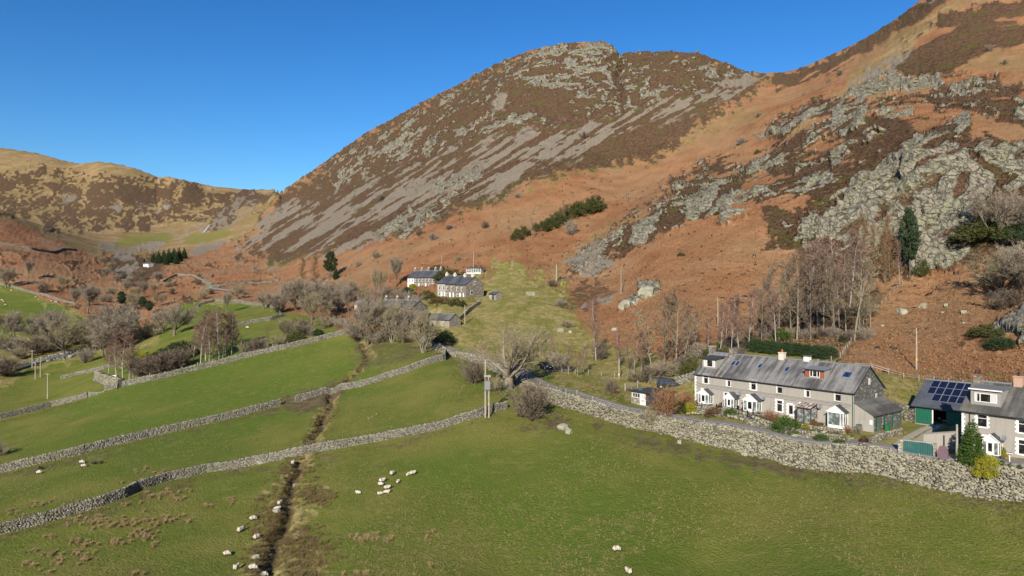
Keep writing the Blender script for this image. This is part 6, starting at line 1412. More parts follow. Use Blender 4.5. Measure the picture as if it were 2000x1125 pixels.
T('ash', 773, 560, 500, 'upright bare tree left of the upper back row', None, .85, v=0); T('ash', 738, 585, 520, 'slender bare tree on the bracken edge above the grey row', None, .8, v=1); T('oak', 748, 612, 552, 'bare tree over the roof of the grey row, left', None, 1.0); T('oak', 712, 606, 562, 'small bare tree by the pale outbuilding roof', None, 1.0); T('multi', 808, 622, 570, 'pale bare tree in front of the cottage bank', None, 1.0)
T('evergreen', 862, 668, 640, 'green leaning evergreen bush above the lane', None, 1.6, v=0); T('evergreen', 835, 585, 566, 'olive bush below the back row cottages', None, 1.3, v=1); T('evergreen', 797, 578, 558, 'dark bush at the white end cottage', None, 1.2, v=0); T('golden', 806, 566, 553, 'yellow bush at the white end cottage', None, 1.0)
T('russet', 862, 592, 578, 'long russet hedge bush under the stepped row', None, 2.6); T('evergreen', 893, 598, 581, 'dark rounded olive bush below the rubble gable', None, 1.4, v=1); T('evergreen', 880, 545, 524, 'dark scrub patch behind the stepped row', None, 2.2, v=1); T('evergreen', 855, 530, 517, 'dark scrub patch above the back row', None, 1.8, v=1)
T('thorn', 1040, 820, 748, 'big dark dense bush at the wall corner', None, 1.0, v=0, name='thorn_bush'); T('thorn', 926, 748, 704, 'dark brown bush left of the old lane tree', None, 1.0, v=0, name='thorn_bush'); T('thorn', 965, 765, 735, 'low tangled bush under the old lane tree', None, 1.2, v=2)
T('sapling', 1065, 705, 645, 'thin bare tree by the parked blue car', None, .9); T('birch', 1078, 715, 655, 'pale stemmed sapling right of the blue car', None, .7); T('thorn', 1092, 722, 690, 'bare scrub on the verge beyond the blue car', None, 1.2, v=1)
T('thorn', 1193, 768, 742, 'small round bush on the grass above the road', None, 1.0, v=0); T('thorn', 1276, 832, 797, 'bare bush growing out of the road bank', None, .8, v=2)
T('birch', 1164, 704, 592, 'lone reddish birch at the bracken edge', None, 1.1, v=0); T('thorn', 1172, 702, 668, 'dark thorn leaning behind the lone birch', None, .9, v=0); T('sapling', 1225, 732, 655, 'small dark bare tree by the white plated pole', None, 1.0, v=0)
TG('birch', ((1252,735,650),(1345,690,600),(1358,682,618)), 'birch in the bare copse left of the terrace', 'bare copse left of the terrace', 1.0)
TG('sapling', ((1275,733,610),(1296,730,588),(1320,726,584),(1334,715,610)), 'dark bare tree in the copse left of the terrace', 'dark trees of the copse', 1.5)
TG('birch', ((1383,690,620),(1407,690,600),(1428,690,585),(1443,688,582),(1462,684,575),(1418,660,590)), 'brown birch behind the left half of the terrace', 'brown birches behind the terrace', 1.1)
TG('sapling', ((1487,668,548),(1505,655,520),(1522,664,530),(1545,660,512),(1556,664,498),(1562,652,520),(1583,664,505),(1607,655,512),(1630,660,500),(1626,652,540),(1652,650,500),(1668,668,496),(1680,655,520),(1700,640,545)), 'tall bare tree in the wood below the crag', 'wood below the crag', 1.2)
TG('birch', ((1515,670,560),(1575,655,490),(1598,640,480),(1640,640,470),(1615,600,470),(1660,600,460),(1590,590,500),(1680,590,478),(1560,610,520)), 'slim birch in the wood below the crag', 'birches of the wood below the crag', 1.2)
TG('larch', ((1688,555,430),(1700,560,445),(1740,552,430),(1728,556,452)), 'tall brown larch against the grey crag', 'larches against the crag', .85)
T('birch', 1757, 556, 470, 'thin pale birch at the fence end under the crag', None, .6); T('pine', 1777, 540, 412, 'dark ivy covered tree against the pale crag face', None, .55, v=0); T('evergreen', 1800, 538, 505, 'rust brown bush at the foot of the crag face', None, .7, v=1)
T('oak', 1945, 478, 350, 'large dark bare tree on top of the crag at the right', None, 1.0, v=1); T('oak', 1990, 470, 370, 'bare tree at the right edge on top of the crag', None, 1.0, v=0); T('evergreen', 1915, 470, 425, 'dark olive scrub under the crag top tree', None, 1.6, v=1); T('evergreen', 1965, 470, 430, 'dark scrub beneath the edge tree on the crag', None, 1.6, v=0)
T('oak', 1952, 590, 478, 'wide low bare tree leaning over the bracken at the right', None, 1.35, v=2); T('oak', 2005, 585, 470, 'bare tree cut by the right edge below the crag', None, 1.2, v=0); T('thorn', 1960, 605, 565, 'dark tangled scrub under the wide leaning tree', None, 1.6, v=0); T('evergreen', 1925, 655, 632, 'mossy dark bush on the mossy boulders', None, 1.8, v=1); T('evergreen', 1955, 680, 655, 'dark mossy bush right of the bracken slope', None, 1.8, v=0)
T('birch', 1490, 590, 545, 'tiny lone birch on the bracken left of the wood', None, .8)
for k in range(14):
    t = k/13; T('evergreen', 1470+t*152, 686+t*14, 657+t*16, 'clipped dark evergreen hedge bush behind the terrace'+ordl(k, 14), 'dark hedge behind the terrace', .95, v=0, name='hedge_bush')
T('evergreen', 1400, 700, 668, 'round dark evergreen behind the stone chimney', None, 1.2, v=1); T('evergreen', 1352, 732, 698, 'olive bush at the left end of the terrace', None, 1.0, v=1); T('greenbush', 1522, 664, 640, 'bright evergreen bush at the wood edge by the hedge', None, 1.3); T('evergreen', 1648, 668, 648, 'small dark holly at the end of the hedge', None, .7, v=0)
# gardens
T('rust', 1301, 812, 757, 'big russet bush in front of the small garage', None, .95); T('rust', 1340, 800, 768, 'pinkish brown bush at the left end of the gardens', None, 1.1); T('evergreen', 1322, 806, 776, 'olive green bush between the russet bushes', None, .8, v=1); T('golden', 1345, 806, 785, 'yellow green bush below the leftmost porch', None, 1.2); T('russet', 1395, 812, 793, 'low russet shrub below the leftmost porch', None, 1.4)
T('greenbush', 1536, 844, 809, 'large clipped green bush below the doorway cottage', None, 1.25); T('rust', 1506, 826, 802, 'pale russet shrub left of the clipped green bush', None, 1.1); T('redbush', 1457, 805, 789, 'dark red rounded shrub by the big gabled porch', None, 1.2); T('greenbush', 1430, 810, 796, 'low green shrub below the second porch', None, 1.8); T('golden', 1576, 836, 826, 'small yellow bush by the brown porch', None, 1.2); T('russet', 1592, 834, 820, 'russet shrub right of the brown porch', None, 1.2); T('thorn', 1676, 848, 832, 'bare round shrub right of the white bay', None, 1.0, v=1); T('redbush', 1689, 864, 851, 'rust red bush on the drive wall', None, 1.2); T('rust', 1655, 846, 830, 'pale bare shrub at the lawn corner', None, .9)
T('greenbush', 1604, 862, 846, 'green tuft on the rubble bank below the brown porch', None, 1.4); T('greenbush', 1640, 868, 856, 'green tuft on the rubble bank below the white bay', None, 1.6)
T('cypress', 1898, 912, 818, 'tall green conifer in front of the right hand house', None, 1.5); T('golden', 1926, 928, 884, 'bright yellow rounded bush in front of the conifer', None, 1.0); T('golden', 1957, 890, 870, 'ball of yellow foliage beside the right hand porch', None, .8)
for k, (px, py) in enumerate(((1957,914),(1974,920),(1992,922))): T('greenbush', px, py, py-16, ['left', 'middle', 'right'][k]+' clipped green ball of the three by the front path', 'clipped balls in the front garden', .8)
# bracken slope scrub
TG('evergreen', ((1163,410,380,1.0),(1150,415,385,1.2),(1132,420,392,1.2),(1112,425,398,1.2),(1093,438,412,1.3),(1075,445,424,1.3),(1058,450,430,1.3),(1020,460,440,1.2),(1010,468,452,1.2)), 'dark gorse clump in the strip across the bracken', 'strip of gorse on the bracken', 1.0, v=1, name='gorse_bush')
T('birch', 1100, 441, 403, 'pale birch in front of the gorse strip', None, 1.2); T('sapling', 1038, 468, 428, 'reddish tree at the lower end of the gorse strip', None, 1.1); T('thorn', 1116, 458, 430, 'grey bush below the gorse strip', None, .8, v=1)
TG('thorn', ((1011,388,377),(948,446,432),(876,450,440),(846,470,455),(817,460,450),(1140,272,258),(1138,186,178),(745,392,380),(861,336,326),(880,448,438),(780,450,442),(700,520,510),(735,505,490),(1447,283,268),(1482,228,218),(1640,148,138),(1962,126,115),(1932,102,88),(895,510,500),(770,530,516)), 'lone dark bush dotted on the open fellside', 'lone bushes on the fellside', 1.1)
# left valley
TG('birch', ((212,735,672),(228,738,650),(240,742,645),(252,742,660),(260,738,690)), 'purple brown birch of the left clump by the rubble stub', 'left birch clump', 1.55)
TG('birch', ((378,705,640),(392,712,622),(402,704,612),(416,700,614),(428,702,608),(440,692,612),(452,692,618),(462,686,630),(408,712,650),(435,700,640)), 'white stemmed birch of the tall clump behind the field wall', 'tall birch clump', 1.6)
TG('thorn', ((275,735,700),(295,732,695),(315,728,690),(335,722,685),(352,718,680)), 'dark thicket bush behind the field wall between the birch clumps', 'thicket between the birch clumps', 1.2, v=0)
TG('evergreen', ((305,715,685),(322,708,676),(345,700,664),(362,698,660)), 'dark green holly in the thicket between the birch clumps', 'hollies between the birch clumps', 1.1, v=0)
T('golden', 284, 716, 684, 'yellow flowering gorse between the birch clumps', None, .9)
TG('thorn', ((480,690,668),(500,686,662),(518,680,660),(545,676,655)), 'brown scrub behind the wall right of the tall birch clump', 'scrub along the field wall', 1.2)
T('birch', 522, 685, 640, 'pair stemmed pale birch alone behind the field wall', None, .7); T('evergreen', 577, 668, 645, 'ivy green bush against the field wall', None, 1.2, v=1); T('evergreen', 622, 655, 640, 'dark green bush behind the upper end of the field wall', None, 1.1, v=0)
T('oak', 212, 690, 596, 'large twisted bare tree by the river meadow', None, 1.3, v=1); T('oak', 200, 695, 630, 'pale branched bare tree left of the large twisted tree', None, 1.1, v=0); T('oak', 127, 697, 612, 'yellow mossy bare tree on the river bank', None, .95, v=2); T('ash', 20, 678, 606, 'pale leaning bare tree by the river at the left', None, .9, v=0); T('oak', 62, 676, 618, 'dark twiggy tree by the river, between pale leaning tree and mossy tree', None, 1.1, v=0); T('oak', 95, 668, 600, 'dark bare tree behind the mossy river tree', None, 1.1, v=1); T('thorn', 168, 708, 680, 'rounded bare bush beside the river meadow', None, 1.0, v=1); T('oak', 255, 660, 592, 'bare tree behind the large twisted tree', None, 1.0, v=0)
TG('thorn', ((0,680,650),(35,690,662),(75,690,655),(105,685,660),(150,672,640),(-15,720,690),(10,735,700),(40,700,680),(265,665,640),(290,660,625),(235,672,640)), 'dark brown riverside scrub at the left', 'riverside scrub', 1.5)
T('ash', 170, 613, 556, 'bare tree at the right end of the far left pasture', None, 1.3, v=0); T('ash', 144, 602, 560, 'dark bare tree beside the far left pasture', None, 1.3, v=0); T('oak', 12, 562, 515, 'bare tree at the far left on the bracken', None, 1.0); T('ash', 55, 543, 508, 'thin pale tree on the far left bracken', None, 1.0); T('ash', 122, 566, 536, 'grey tree on the bracken above the far left pasture', None, 1.2); T('thorn', 85, 572, 552, 'low grey bush on the bracken above the far left pasture', None, 1.1)
T('pine', 237, 602, 570, 'dark pine above the river trees', None, 1.0, v=0); T('pine', 279, 606, 580, 'flat topped pine right of the dark river pine', None, 1.2, v=0); T('pine', 291, 614, 588, 'dark pine with bare lower trunk beside the flat topped pine', None, 1.0, v=0)
T('oak', 340, 655, 586, 'grey spreading bare tree on the small green pasture edge', None, 1.25, v=0); T('oak', 318, 650, 598, 'grey bare tree left of the pasture edge tree', None, 1.1, v=1); T('ash', 440, 612, 570, 'upright grey bare tree in the small green pasture', None, .9); T('oak', 514, 604, 566, 'crooked dark limbed bare tree at the pasture wall', None, 1.2, v=0); T('oak', 465, 585, 555, 'pale bare tree on the bracken above the pasture wall', None, 1.1, v=2); T('thorn', 397, 584, 569, 'round bush with long shadow on the bracken', None, 1.1, v=2); T('thorn', 336, 575, 562, 'round bush on the bracken near the lane bend', None, 1.0, v=0); T('thorn', 387, 557, 545, 'dark bush by the lane bend', None, 1.0, v=0); T('thorn', 545, 610, 595, 'green brown bush at the pasture corner', None, 1.6, v=2)
TG('ash', ((265,585,560),(282,582,548),(300,575,552),(255,560,540),(312,560,530),(230,560,535),(220,535,510),(200,520,500),(210,548,522),(260,520,505)), 'purple grey bare tree along the upper river', 'bare trees along the upper river', 1.3)
TG('pine', ((300,514,492),(310,516,488),(320,512,486),(330,514,484),(340,512,482),(350,510,482),(360,506,482),(325,518,494),(345,516,490),(282,512,503)), 'dark conifer of the small far plantation', 'far plantation', 1.1, v=1)
T('thorn', -4, 892, 864, 'bare bush at the left edge above the near wall', None, 1.1, v=1)

# fuller woods
TG('oak', [(548,612,566),(566,590,545),(592,598,540),(622,600,545),(664,600,548),(690,590,545),(704,640,596),(786,600,560)], 'grey bare tree in the wood around the lower cottages', 'wood around the lower cottages', 1.5)
TG('thorn', [(600,655,635),(585,650,622),(640,640,618),(668,640,622),(690,650,628),(742,668,640),(790,668,640),(805,660,632),(700,664,640),(655,610,590)], 'low brown scrub under the trees by the lower cottages', 'scrub under the cottage trees', 1.6)
TG('oak', [(75,655,606),(108,650,604),(180,665,606),(232,665,585),(5,650,610)], 'dark grey tree in the riverside wood at the left', 'riverside wood', 1.3)
TG('ash', [(240,600,566),(262,606,570),(310,600,570),(245,575,548),(275,548,527)], 'small grey tree on the valley floor below the plantation', 'small valley trees', 1.4)
TG('thorn', [(205,590,574),(215,575,560),(330,560,550),(475,575,565),(412,575,564),(310,545,534),(240,545,532)], 'round scrub bush on the valley bracken', 'scrub on the valley bracken', 1.4)
TG('birch', [(1110,730,680),(1128,735,690),(1140,728,675),(1210,720,650),(1238,728,660)], 'thin birch at the wood edge above the lane', 'thin birches above the lane', 1.2)
TG('thorn', [(1260,745,715),(1288,740,708),(1312,735,705),(1335,722,695),(1365,700,670),(1395,700,680),(1440,700,678),(1240,745,722)], 'bare undergrowth in the copse left of the terrace', 'undergrowth of the copse', 1.3)
TG('thorn', [(1500,662,640),(1540,660,640),(1575,662,642),(1600,660,640),(1625,660,638),(1660,668,646),(1685,665,640),(1560,640,615),(1600,620,595),(1650,620,595),(1690,620,590)], 'bare undergrowth in the wood below the crag', 'undergrowth below the crag', 1.4)
TG('evergreen', [(1330,500,492),(1640,480,470),(1590,470,462),(1700,380,372),(1745,345,337),(1830,330,322),(1870,430,420),(1650,400,392),(1480,300,292),(1560,330,322),(1400,420,412),(1288,440,432)], 'small dark juniper on the crag ledges', 'junipers on the ledges', 1.3, 1)

TG('multi', [(738,664,578),(752,660,584),(786,658,586),(800,664,592)], 'pale bare tree screening the grey row', 'trees screening the grey row', 1.0)

TG('thorn', [(1092,600,584),(1078,560,546),(1108,640,624)], 'low bramble clump at the edge of the rough grass bank', 'brambles on the grass bank', 1.4)
# ------------------------------------------------------------------ sheep
def sheep_mesh(lying=False, head_down=False, seed=0):
    me_ = bpy.data.meshes.new('body'); bm = bmesh.new(); z = .34 if lying else .56
    spine = [(-.42,0,z),(-.22,0,z+.03),(.05,0,z+.02),(.30,0,z+.03),(.46,0,z+.12 if not head_down else z-.05),(.58,0,z+.24 if not head_down else z-.26),(.70,0,z+.20 if not head_down else z-.40),(.80,0,z+.14 if not head_down else z-.50)]
    rads = [.16,.25,.27,.24,.16,.11,.095,.055]
    vs = [bm.verts.new(p) for p in spine]
    for a, b in zip(vs, vs[1:]): bm.edges.new((a, b))
    legs = []
    if not lying:
        for vi, x in ((1,-.30),(3,.28)):
            for sg in (-1, 1):
                a = bm.verts.new((x, sg*.13, z-.20)); b = bm.verts.new((x+(-.03 if vi == 1 else .01), sg*.13, z-.36)); c = bm.verts.new((x, sg*.13, .02)); bm.edges.new((vs[vi], a)); bm.edges.new((a, b)); bm.edges.new((b, c)); legs += [(a,.09),(b,.045),(c,.035)]
    for sg in (-1, 1):
        e = bm.verts.new((.60, sg*.15, spine[5][2]+.02)); bm.edges.new((vs[5], e)); legs.append((e, .025))
    t = bm.verts.new((-.56, 0, z-.12)); bm.edges.new((vs[0], t)); legs.append((t, .05))
    bm.to_mesh(me_); n = len(vs); lr = [r for _, r in legs]; bm.free()
    o = bpy.data.objects.new('tmp', me_); COL.objects.link(o); o.modifiers.new('s', 'SKIN'); sv = me_.skin_vertices[0].data
    for i in range(len(me_.vertices)):
        r = rads[i] if i < n else lr[i-n]; sv[i].radius = (r, r); sv[i].use_root = (i == 2)
    ss = o.modifiers.new('u', 'SUBSURF'); ss.levels = 2; ss.render_levels = 2
    dg = bpy.context.evaluated_depsgraph_get(); out = bpy.data.meshes.new_from_object(o.evaluated_get(dg)); bpy.data.objects.remove(o); out.name = 'body'
    out.materials.clear(); out.materials.append(M['fleece']); out.materials.append(M['sheepface'])
    for p in out.polygons:
        c = p.center; p.material_index = 1 if (c.x > .56 or (c.z < z-.27 and not lying and c.x < .45)) else 0; p.use_smooth = True
    return out
M['fleece'] = simple('cream fleece', (.52,.47,.385), .95, .1, .25, 9, .6); M['sheepface'] = simple('dark sheep face and legs', (.045,.038,.034), .9, .1, .2); M['fleecedark'] = simple('dark grey fleece', (.035,.03,.028), .95, .1, .25, 8, .5)
SM = [sheep_mesh(False, False), sheep_mesh(False, True), sheep_mesh(True, False)]; SD = []
for m_ in SM:
    q = m_.copy(); q.materials[0] = M['fleecedark']; SD.append(q)
G1, G2 = 'sheep on the near pastures', 'white sheep far off on the left pasture'
for px, py, rz, k, dk, lb in [
 (77,926,200,1,0,'white sheep grazing beside a dark one at the far left of the middle pasture'), (79,918,40,1,1,'dark sheep just above the leftmost white sheep'), (160,906,10,1,0,'upper white sheep of the pair beside two dark sheep'), (163,913,20,1,0,'lower white sheep of the pair beside two dark sheep'), (183,907,10,2,1,'left dark sheep of the two lying together'), (196,906,0,2,1,'right dark sheep of the two lying together'),
 (572,908,95,0,0,'sheep standing in the gully just below the long wall'), (546,987,75,0,0,'upper sheep on the stones at the gully edge'), (541,996,20,2,0,'lower sheep on the stones at the gully edge'), (494,1017,30,1,0,'sheep grazing left of the gully, highest of the line'), (469,1040,60,0,0,'sheep left of the gully facing uphill'), (501,1054,50,1,0,'sheep nearest the gully in the left line'), (443,1086,15,1,0,'sheep grazing farthest left in the lower left line'), (461,1114,75,0,0,'sheep with long shadow near the bottom left of the gully'), (494,1114,10,1,0,'sheep beside the gully near the bottom edge'), (515,1128,20,1,0,'sheep cut by the bottom edge beside the gully'),
 (700,965,160,2,0,'sheep lying alone left of the group in the big pasture'), (766,929,60,1,0,'sheep at the top of the group in the big pasture'), (797,930,70,2,0,'left sheep of the pair right of the group'), (806,928,25,0,0,'right sheep of the pair right of the group'), (777,944,80,2,0,'sheep between the group and the pair'), (746,943,30,0,0,'upper sheep of the two standing close in the group'), (744,950,190,0,0,'lower sheep of the two standing close in the group'), (756,957,15,0,0,'sheep with a dark shadow below the standing two'), (743,967,200,2,0,'lower left sheep of the group'), (755,964,15,2,0,'lower right sheep of the group'), (1204,1078,10,1,0,'sheep grazing alone in the open near pasture'), (1228,1122,125,0,0,'sheep at the bottom edge of the near pasture')]:
    p = hit(px, py); c = tag(link('sheep', (SD if dk else SM)[k]), lb, 'sheep', G1); c.location = (p.x, p.y, p.z-.01); c.rotation_euler = (0, 0, rad(rz)); s_ = rnd.uniform(.74, .86); c.scale = (s_, s_*1.05, s_)
FS = ['tiny white sheep second from the left edge, top of the far pasture', 'tiny white sheep just below the top pair at the left edge of the far pasture', 'tiny white sheep nearest the left edge of the far pasture', 'left of two tiny sheep side by side below the far tumbled wall', 'right of two tiny sheep side by side below the far tumbled wall', 'tiny white sheep highest on the far pasture, by the tumbled wall', 'tiny white sheep low on the far pasture, above the riverside trees', 'tiny white sheep right of the low one above the riverside trees', 'tiny white sheep alone below the side by side pair', 'tiny white sheep lowest right of the three above the riverside trees', 'tiny white sheep alone in the upper middle of the far pasture', 'tiny white sheep behind the tall birch clump', 'tiny white sheep below the dividing wall of the small green pastures']
for k_, (px, py) in enumerate([(7,591),(11,597),(4,588),(101,590),(109,591),(22,569),(25,612),(30,617),(107,608),(33,613),(70,582),(385,690),(483,642)]):
    p = hit(px, py); c = tag(link('sheep', SM[1]), FS[k_], 'sheep', G2); c.location = p; c.rotation_euler = (0, 0, rnd.uniform(0, 6)); c.scale = (1.1,)*3

# ------------------------------------------------------------------ boulders
def boulder_mesh(seed):
    bm = bmesh.new(); bmesh.ops.create_icosphere(bm, subdivisions=3, radius=.5); r_ = np.random.RandomState(seed); o = r_.uniform(0, 50, 3)
    co = np.array([v.co for v in bm.verts]); n = fbm(co[:,0]*2.2+o[0], co[:,1]*2.2+o[1], co[:,2]*2.2+o[2], 3); n2 = np.sign(co)*np.minimum(np.abs(co), .34)
    for i, v in enumerate(bm.verts): v.co = Vector(n2[i]*(1.1+.5*n[i]))
    me_ = bpy.data.meshes.new('boulder'); bm.to_mesh(me_); bm.free(); me_.materials.append(M['boulder']); return me_
BM_ = [boulder_mesh(i) for i in range(6)]
for px, py, w_, lb in [(1763,612,22,'pale boulder in the bracken, left of the line below the crag'), (1803,600,18,'boulder in the middle of the line below the crag'), (1848,597,10,'small boulder right of the middle in the line below the crag'), (1882,612,16,'tall boulder at the right of the line below the crag'), (1723,638,10,'flat stone beside the fence below the wood'), (1840,612,8,'tiny stone among the boulders below the crag'), (1882,632,8,'little stone below the tall boulder'), (1114,650,10,'grey boulder on the grass bank under the bracken edge'), (1095,648,14,'rubble heap left of the grey bank boulder'), (508,905,14,'boulder at the foot of the long near wall'), (1100,838,22,'pale rocks in the grass below the wall corner'), (1112,845,16,'broken rock in the grass right of the pale rocks'), (1327,865,12,'boulder at the foot of the road bank below the gardens'), (1455,889,13,'white stone lying on the grass below the road bank'), (1512,893,10,'brown stone against the foot of the road bank'), (1690,920,13,'pale block at the foot of the road bank by the drive'), (1805,934,12,'pale stone low on the road bank by the teal gate'), (1035,577,18,'flat rock slab on the green bank'), (1265,578,44,'large lichened outcrop block in the bracken'), (1228,602,38,'lichened outcrop in the bracken left of the large one'), (1558,658,14,'pale slab lying in the wood behind the hedge'), (1200,645,12,'stone in the bracken by the lone birch'), (540,1000,16,'stones at the gully edge under the sheep'), (500,1090,14,'pale stone in the grass left of the gully'), (575,950,10,'pale stone beside the upper gully')]:
    p = hit(px, py); s_ = w_/F*p.y; c = tag(link('boulder', BM_[rnd.randrange(6)]), lb, 'boulder', 'boulders'); c.location = (p.x, p.y, p.z+s_*.12); c.scale = (s_, s_*.8, s_*.72); c.rotation_euler = (rnd.uniform(-.2,.2), rnd.uniform(-.2,.2), rnd.uniform(0, 6))

# ------------------------------------------------------------------ rushes and scrubby cover: uncountable
def tufts(name, label, centers, hgt, spread, blades, mat, w_=.05):
    r_ = np.random.RandomState(len(centers)); n = len(centers)*blades; c = np.repeat(np.array(centers), blades, 0); a = r_.uniform(0, 6.283, n); d = np.abs(r_.normal(0, spread, n))
    b = np.stack([c[:,0]+np.cos(a)*d, c[:,1]+np.sin(a)*d, c[:,2]-.03], -1); h = hgt*r_.uniform(.5, 1.1, n)*np.exp(-d/(spread*2.2)); lean = r_.normal(0, .35, (n, 2))*h[:,None]
    t = b+np.stack([lean[:,0]+np.cos(a)*d*.4, lean[:,1]+np.sin(a)*d*.4, h], -1); s_ = np.stack([np.cos(a+1.57), np.sin(a+1.57), 0*a], -1)*w_
    v = np.stack([b-s_, b+s_, t], 1).reshape(-1, 3); me_ = bpy.data.meshes.new(name); me_.vertices.add(n*3); me_.vertices.foreach_set('co', v.astype(np.float32).ravel()); me_.loops.add(n*3); me_.loops.foreach_set('vertex_index', np.arange(n*3, dtype=np.int32)); me_.polygons.add(n); me_.polygons.foreach_set('loop_start', np.arange(n, dtype=np.int32)*3); me_.update(calc_edges=True); me_.materials.append(M[mat])
    o = link(name, me_); o['kind'] = 'stuff'; o['label'] = label; return o
M['rush'] = leaf_mat('dead rush stems', (.22,.165,.075), (.46,.365,.185), (.27,.21,.09)); M['gullygrass'] = leaf_mat('gully sedge', (.11,.078,.035), (.23,.17,.08), (.13,.105,.04)); M['garden'] = leaf_mat('garden growth', (.05,.075,.018), (.13,.13,.04), (.14,.085,.04)); M['tussock'] = leaf_mat('pale dead grass', (.17,.145,.06), (.30,.25,.11), (.17,.165,.05))
cs = []
def spray(px, py, rx, ry, n):
    for _ in range(n):
        p = hit(px+rnd.gauss(0, rx), py+rnd.gauss(0, ry)); cs.append((p.x, p.y, p.z))
for a in [(330,965,22,5,14),(290,945,25,4,6),(250,985,10,3,6),(290,968,8,3,4),(300,972,8,3,4),(330,965,12,4,6),(347,976,8,2,4),(150,1010,40,7,26),(190,1022,40,6,24),(235,1024,20,4,10),(275,1020,18,4,12),(330,1018,10,4,10),(300,1025,8,3,5),(270,1045,14,5,14),(285,1052,8,3,6),(225,1060,14,4,10),(150,1058,10,4,8),(165,1065,12,3,6),(95,1050,7,2,4),(70,1078,8,2,4),(100,1082,9,3,6),(60,1105,9,3,7),(120,1100,12,4,9),(155,1085,12,5,9),(160,1095,8,4,6),(90,1118,6,2,3),(295,1065,5,2,3),(370,1020,5,2,3),(415,990,10,3,6),(455,978,8,3,5),(15,1000,12,3,5),(65,985,8,3,3),(110,985,30,4,8),(285,920,20,4,8),(705,1048,9,4,9),(725,1048,7,4,8),(760,1052,6,4,6),(840,1045,6,3,3),(700,1120,12,3,6),(270,1122,7,2,4),(720,815,6,4,4),(835,1106,4,2,2)]: spray(*a)
tufts('rush_tufts', 'straw coloured rush tufts scattered over the near left pasture', cs, .48, .30, 130, 'rush', .028)
gs_ = []
def along(pts, wd, n, jx=1.0):
    for _ in range(n):
        k = rnd.randrange(len(pts)-1); t = rnd.random(); a, b = pts[k], pts[k+1]; gs_.append((a[0]+(b[0]-a[0])*t+rnd.gauss(0, wd), a[1]+(b[1]-a[1])*t+rnd.gauss(0, wd*.5)))
along([(498,1150),(522,1085),(530,1030),(545,990),(570,930),(585,895)], 22, 760); along([(600,1120),(590,1070),(575,1040)], 28, 380); along([(600,960),(625,975)], 18, 150); along([(602,880),(625,830),(650,795)], 9, 260); along([(660,757),(705,722),(722,700),(700,675)], 7, 150)
cs2 = []
for px, py in gs_:
    p = hit(px, py); x, y = p.x, p.y; _, dd = stream_cut(np.array([x]), np.array([y]))
    if dd[0] > .45: cs2.append((x, y, p.z))
tufts('gully_sedge', 'brown sedge and rushes lining the stream gully', cs2, .42, .30, 60, 'gullygrass', .024)
tufts('dead_grass', 'pale dead grass wisps over the pastures', PICK_PA, .24, .30, 14, 'tussock', .032)
M['bracken'] = leaf_mat('dead bracken', (.165,.085,.040), (.37,.215,.115), (.25,.135,.065))
tufts('dead_bracken', 'rust brown dead bracken matted over the slopes', PICK_BR, .55, .5, 9, 'bracken', .085)
tufts('heather_clumps', 'dark heather clumps over the crags and fell', PICK_HE, .55, .55, 9, 'heatherleaf', .10)
cs4 = []
for _ in range(1500):
    p = hit(rnd.uniform(880, 1340), rnd.uniform(540, 780)); 
    if 120 < p.y < 300: cs4.append((p.x, p.y, p.z))
for _ in range(500):
    p = hit(rnd.uniform(1640, 2050), rnd.uniform(725, 780)); cs4.append((p.x, p.y, p.z))
tufts('bank_tussocks', 'pale tussocks on the rough grass banks', cs4, .45, .35, 26, 'tussock', .05)

# ------------------------------------------------------------------ garden and yard bits
def at_t(t, b, z=None): q = TP(t, b); return (q[0], q[1], gz(*q) if z is None else z)
def bench(label, t, b, rz, mat='timber'):
    c = thing('garden_bench', label, 'bench', at_t(t, b, TZ), RZ+rz); MB().box(-.75,.75,-.22,.22,.42,.47).build('seat', M[mat], c); MB().box(-.75,.75,.20,.25,.5,.9).build('backrest', M[mat], c)
    for x in (-.68,.62): MB().box(x,x+.06,-.2,-.14,0,.42).build('leg', M[mat], c); MB().box(x,x+.06,.18,.24,0,.5).build('leg', M[mat], c)
bench('dark bench against the wall right of the second porch', 9.1, -.8, 0, 'black'); bench('grey bench below the quoined ground floor window', 16.6, -1.0, 0); bench('grey bench beside the white bay porch', 24.6, -1.2, .2)
c = thing('garden_table', 'grey picnic table on the flags before the doorway cottage', 'table', at_t(14.9, -2.0, TZ), RZ); MB().box(-.8,.8,-.4,.4,.70,.76).build('tabletop', M['timber'], c)
for y in (-.7,.7): MB().box(-.8,.8,y-.12,y+.12,.40,.45).build('seat', M['timber'], c)
for x in (-.6,.6): MB().box(x-.05,x+.05,-.7,.7,.28,.36).build('cross_rail', M['timber'], c); MB().box(x-.05,x+.05,-.3,-.2,0,.7).build('leg', M['timber'], c); MB().box(x-.05,x+.05,.2,.3,0,.7).build('leg', M['timber'], c)
c = thing('covered_barrow', 'blue covered tub in front of the leftmost porch', 'tub', at_t(3.9, -2.3, TZ), RZ); MB().tube([(0,0,0),(0,0,.4),(0,0,.55)], [.55,.7,.4], 10).build('cover', M['bluetarp'], c); MB().box(-.5,.5,-.35,.35,-.1,.1).build('base', M['black'], c)
for lb, t, b in (('left dark planter by the second porch', 6.2, -1.0), ('dark planter beside the leftmost porch', 1.3, -1.0)):
    c = thing('planter', lb, 'planter', at_t(t, b, TZ), RZ); MB().tube([(0,0,0),(0,0,.45)], [.28,.36], 10).build('pot', M['black'], c); MB().tube([(0,0,.44),(.05,0,.8),(0,.05,1.0)], [.34,.28,.05], 8).build('plant', M['leafbrown'], c)
q = TP(TL+4.0, 3.2)
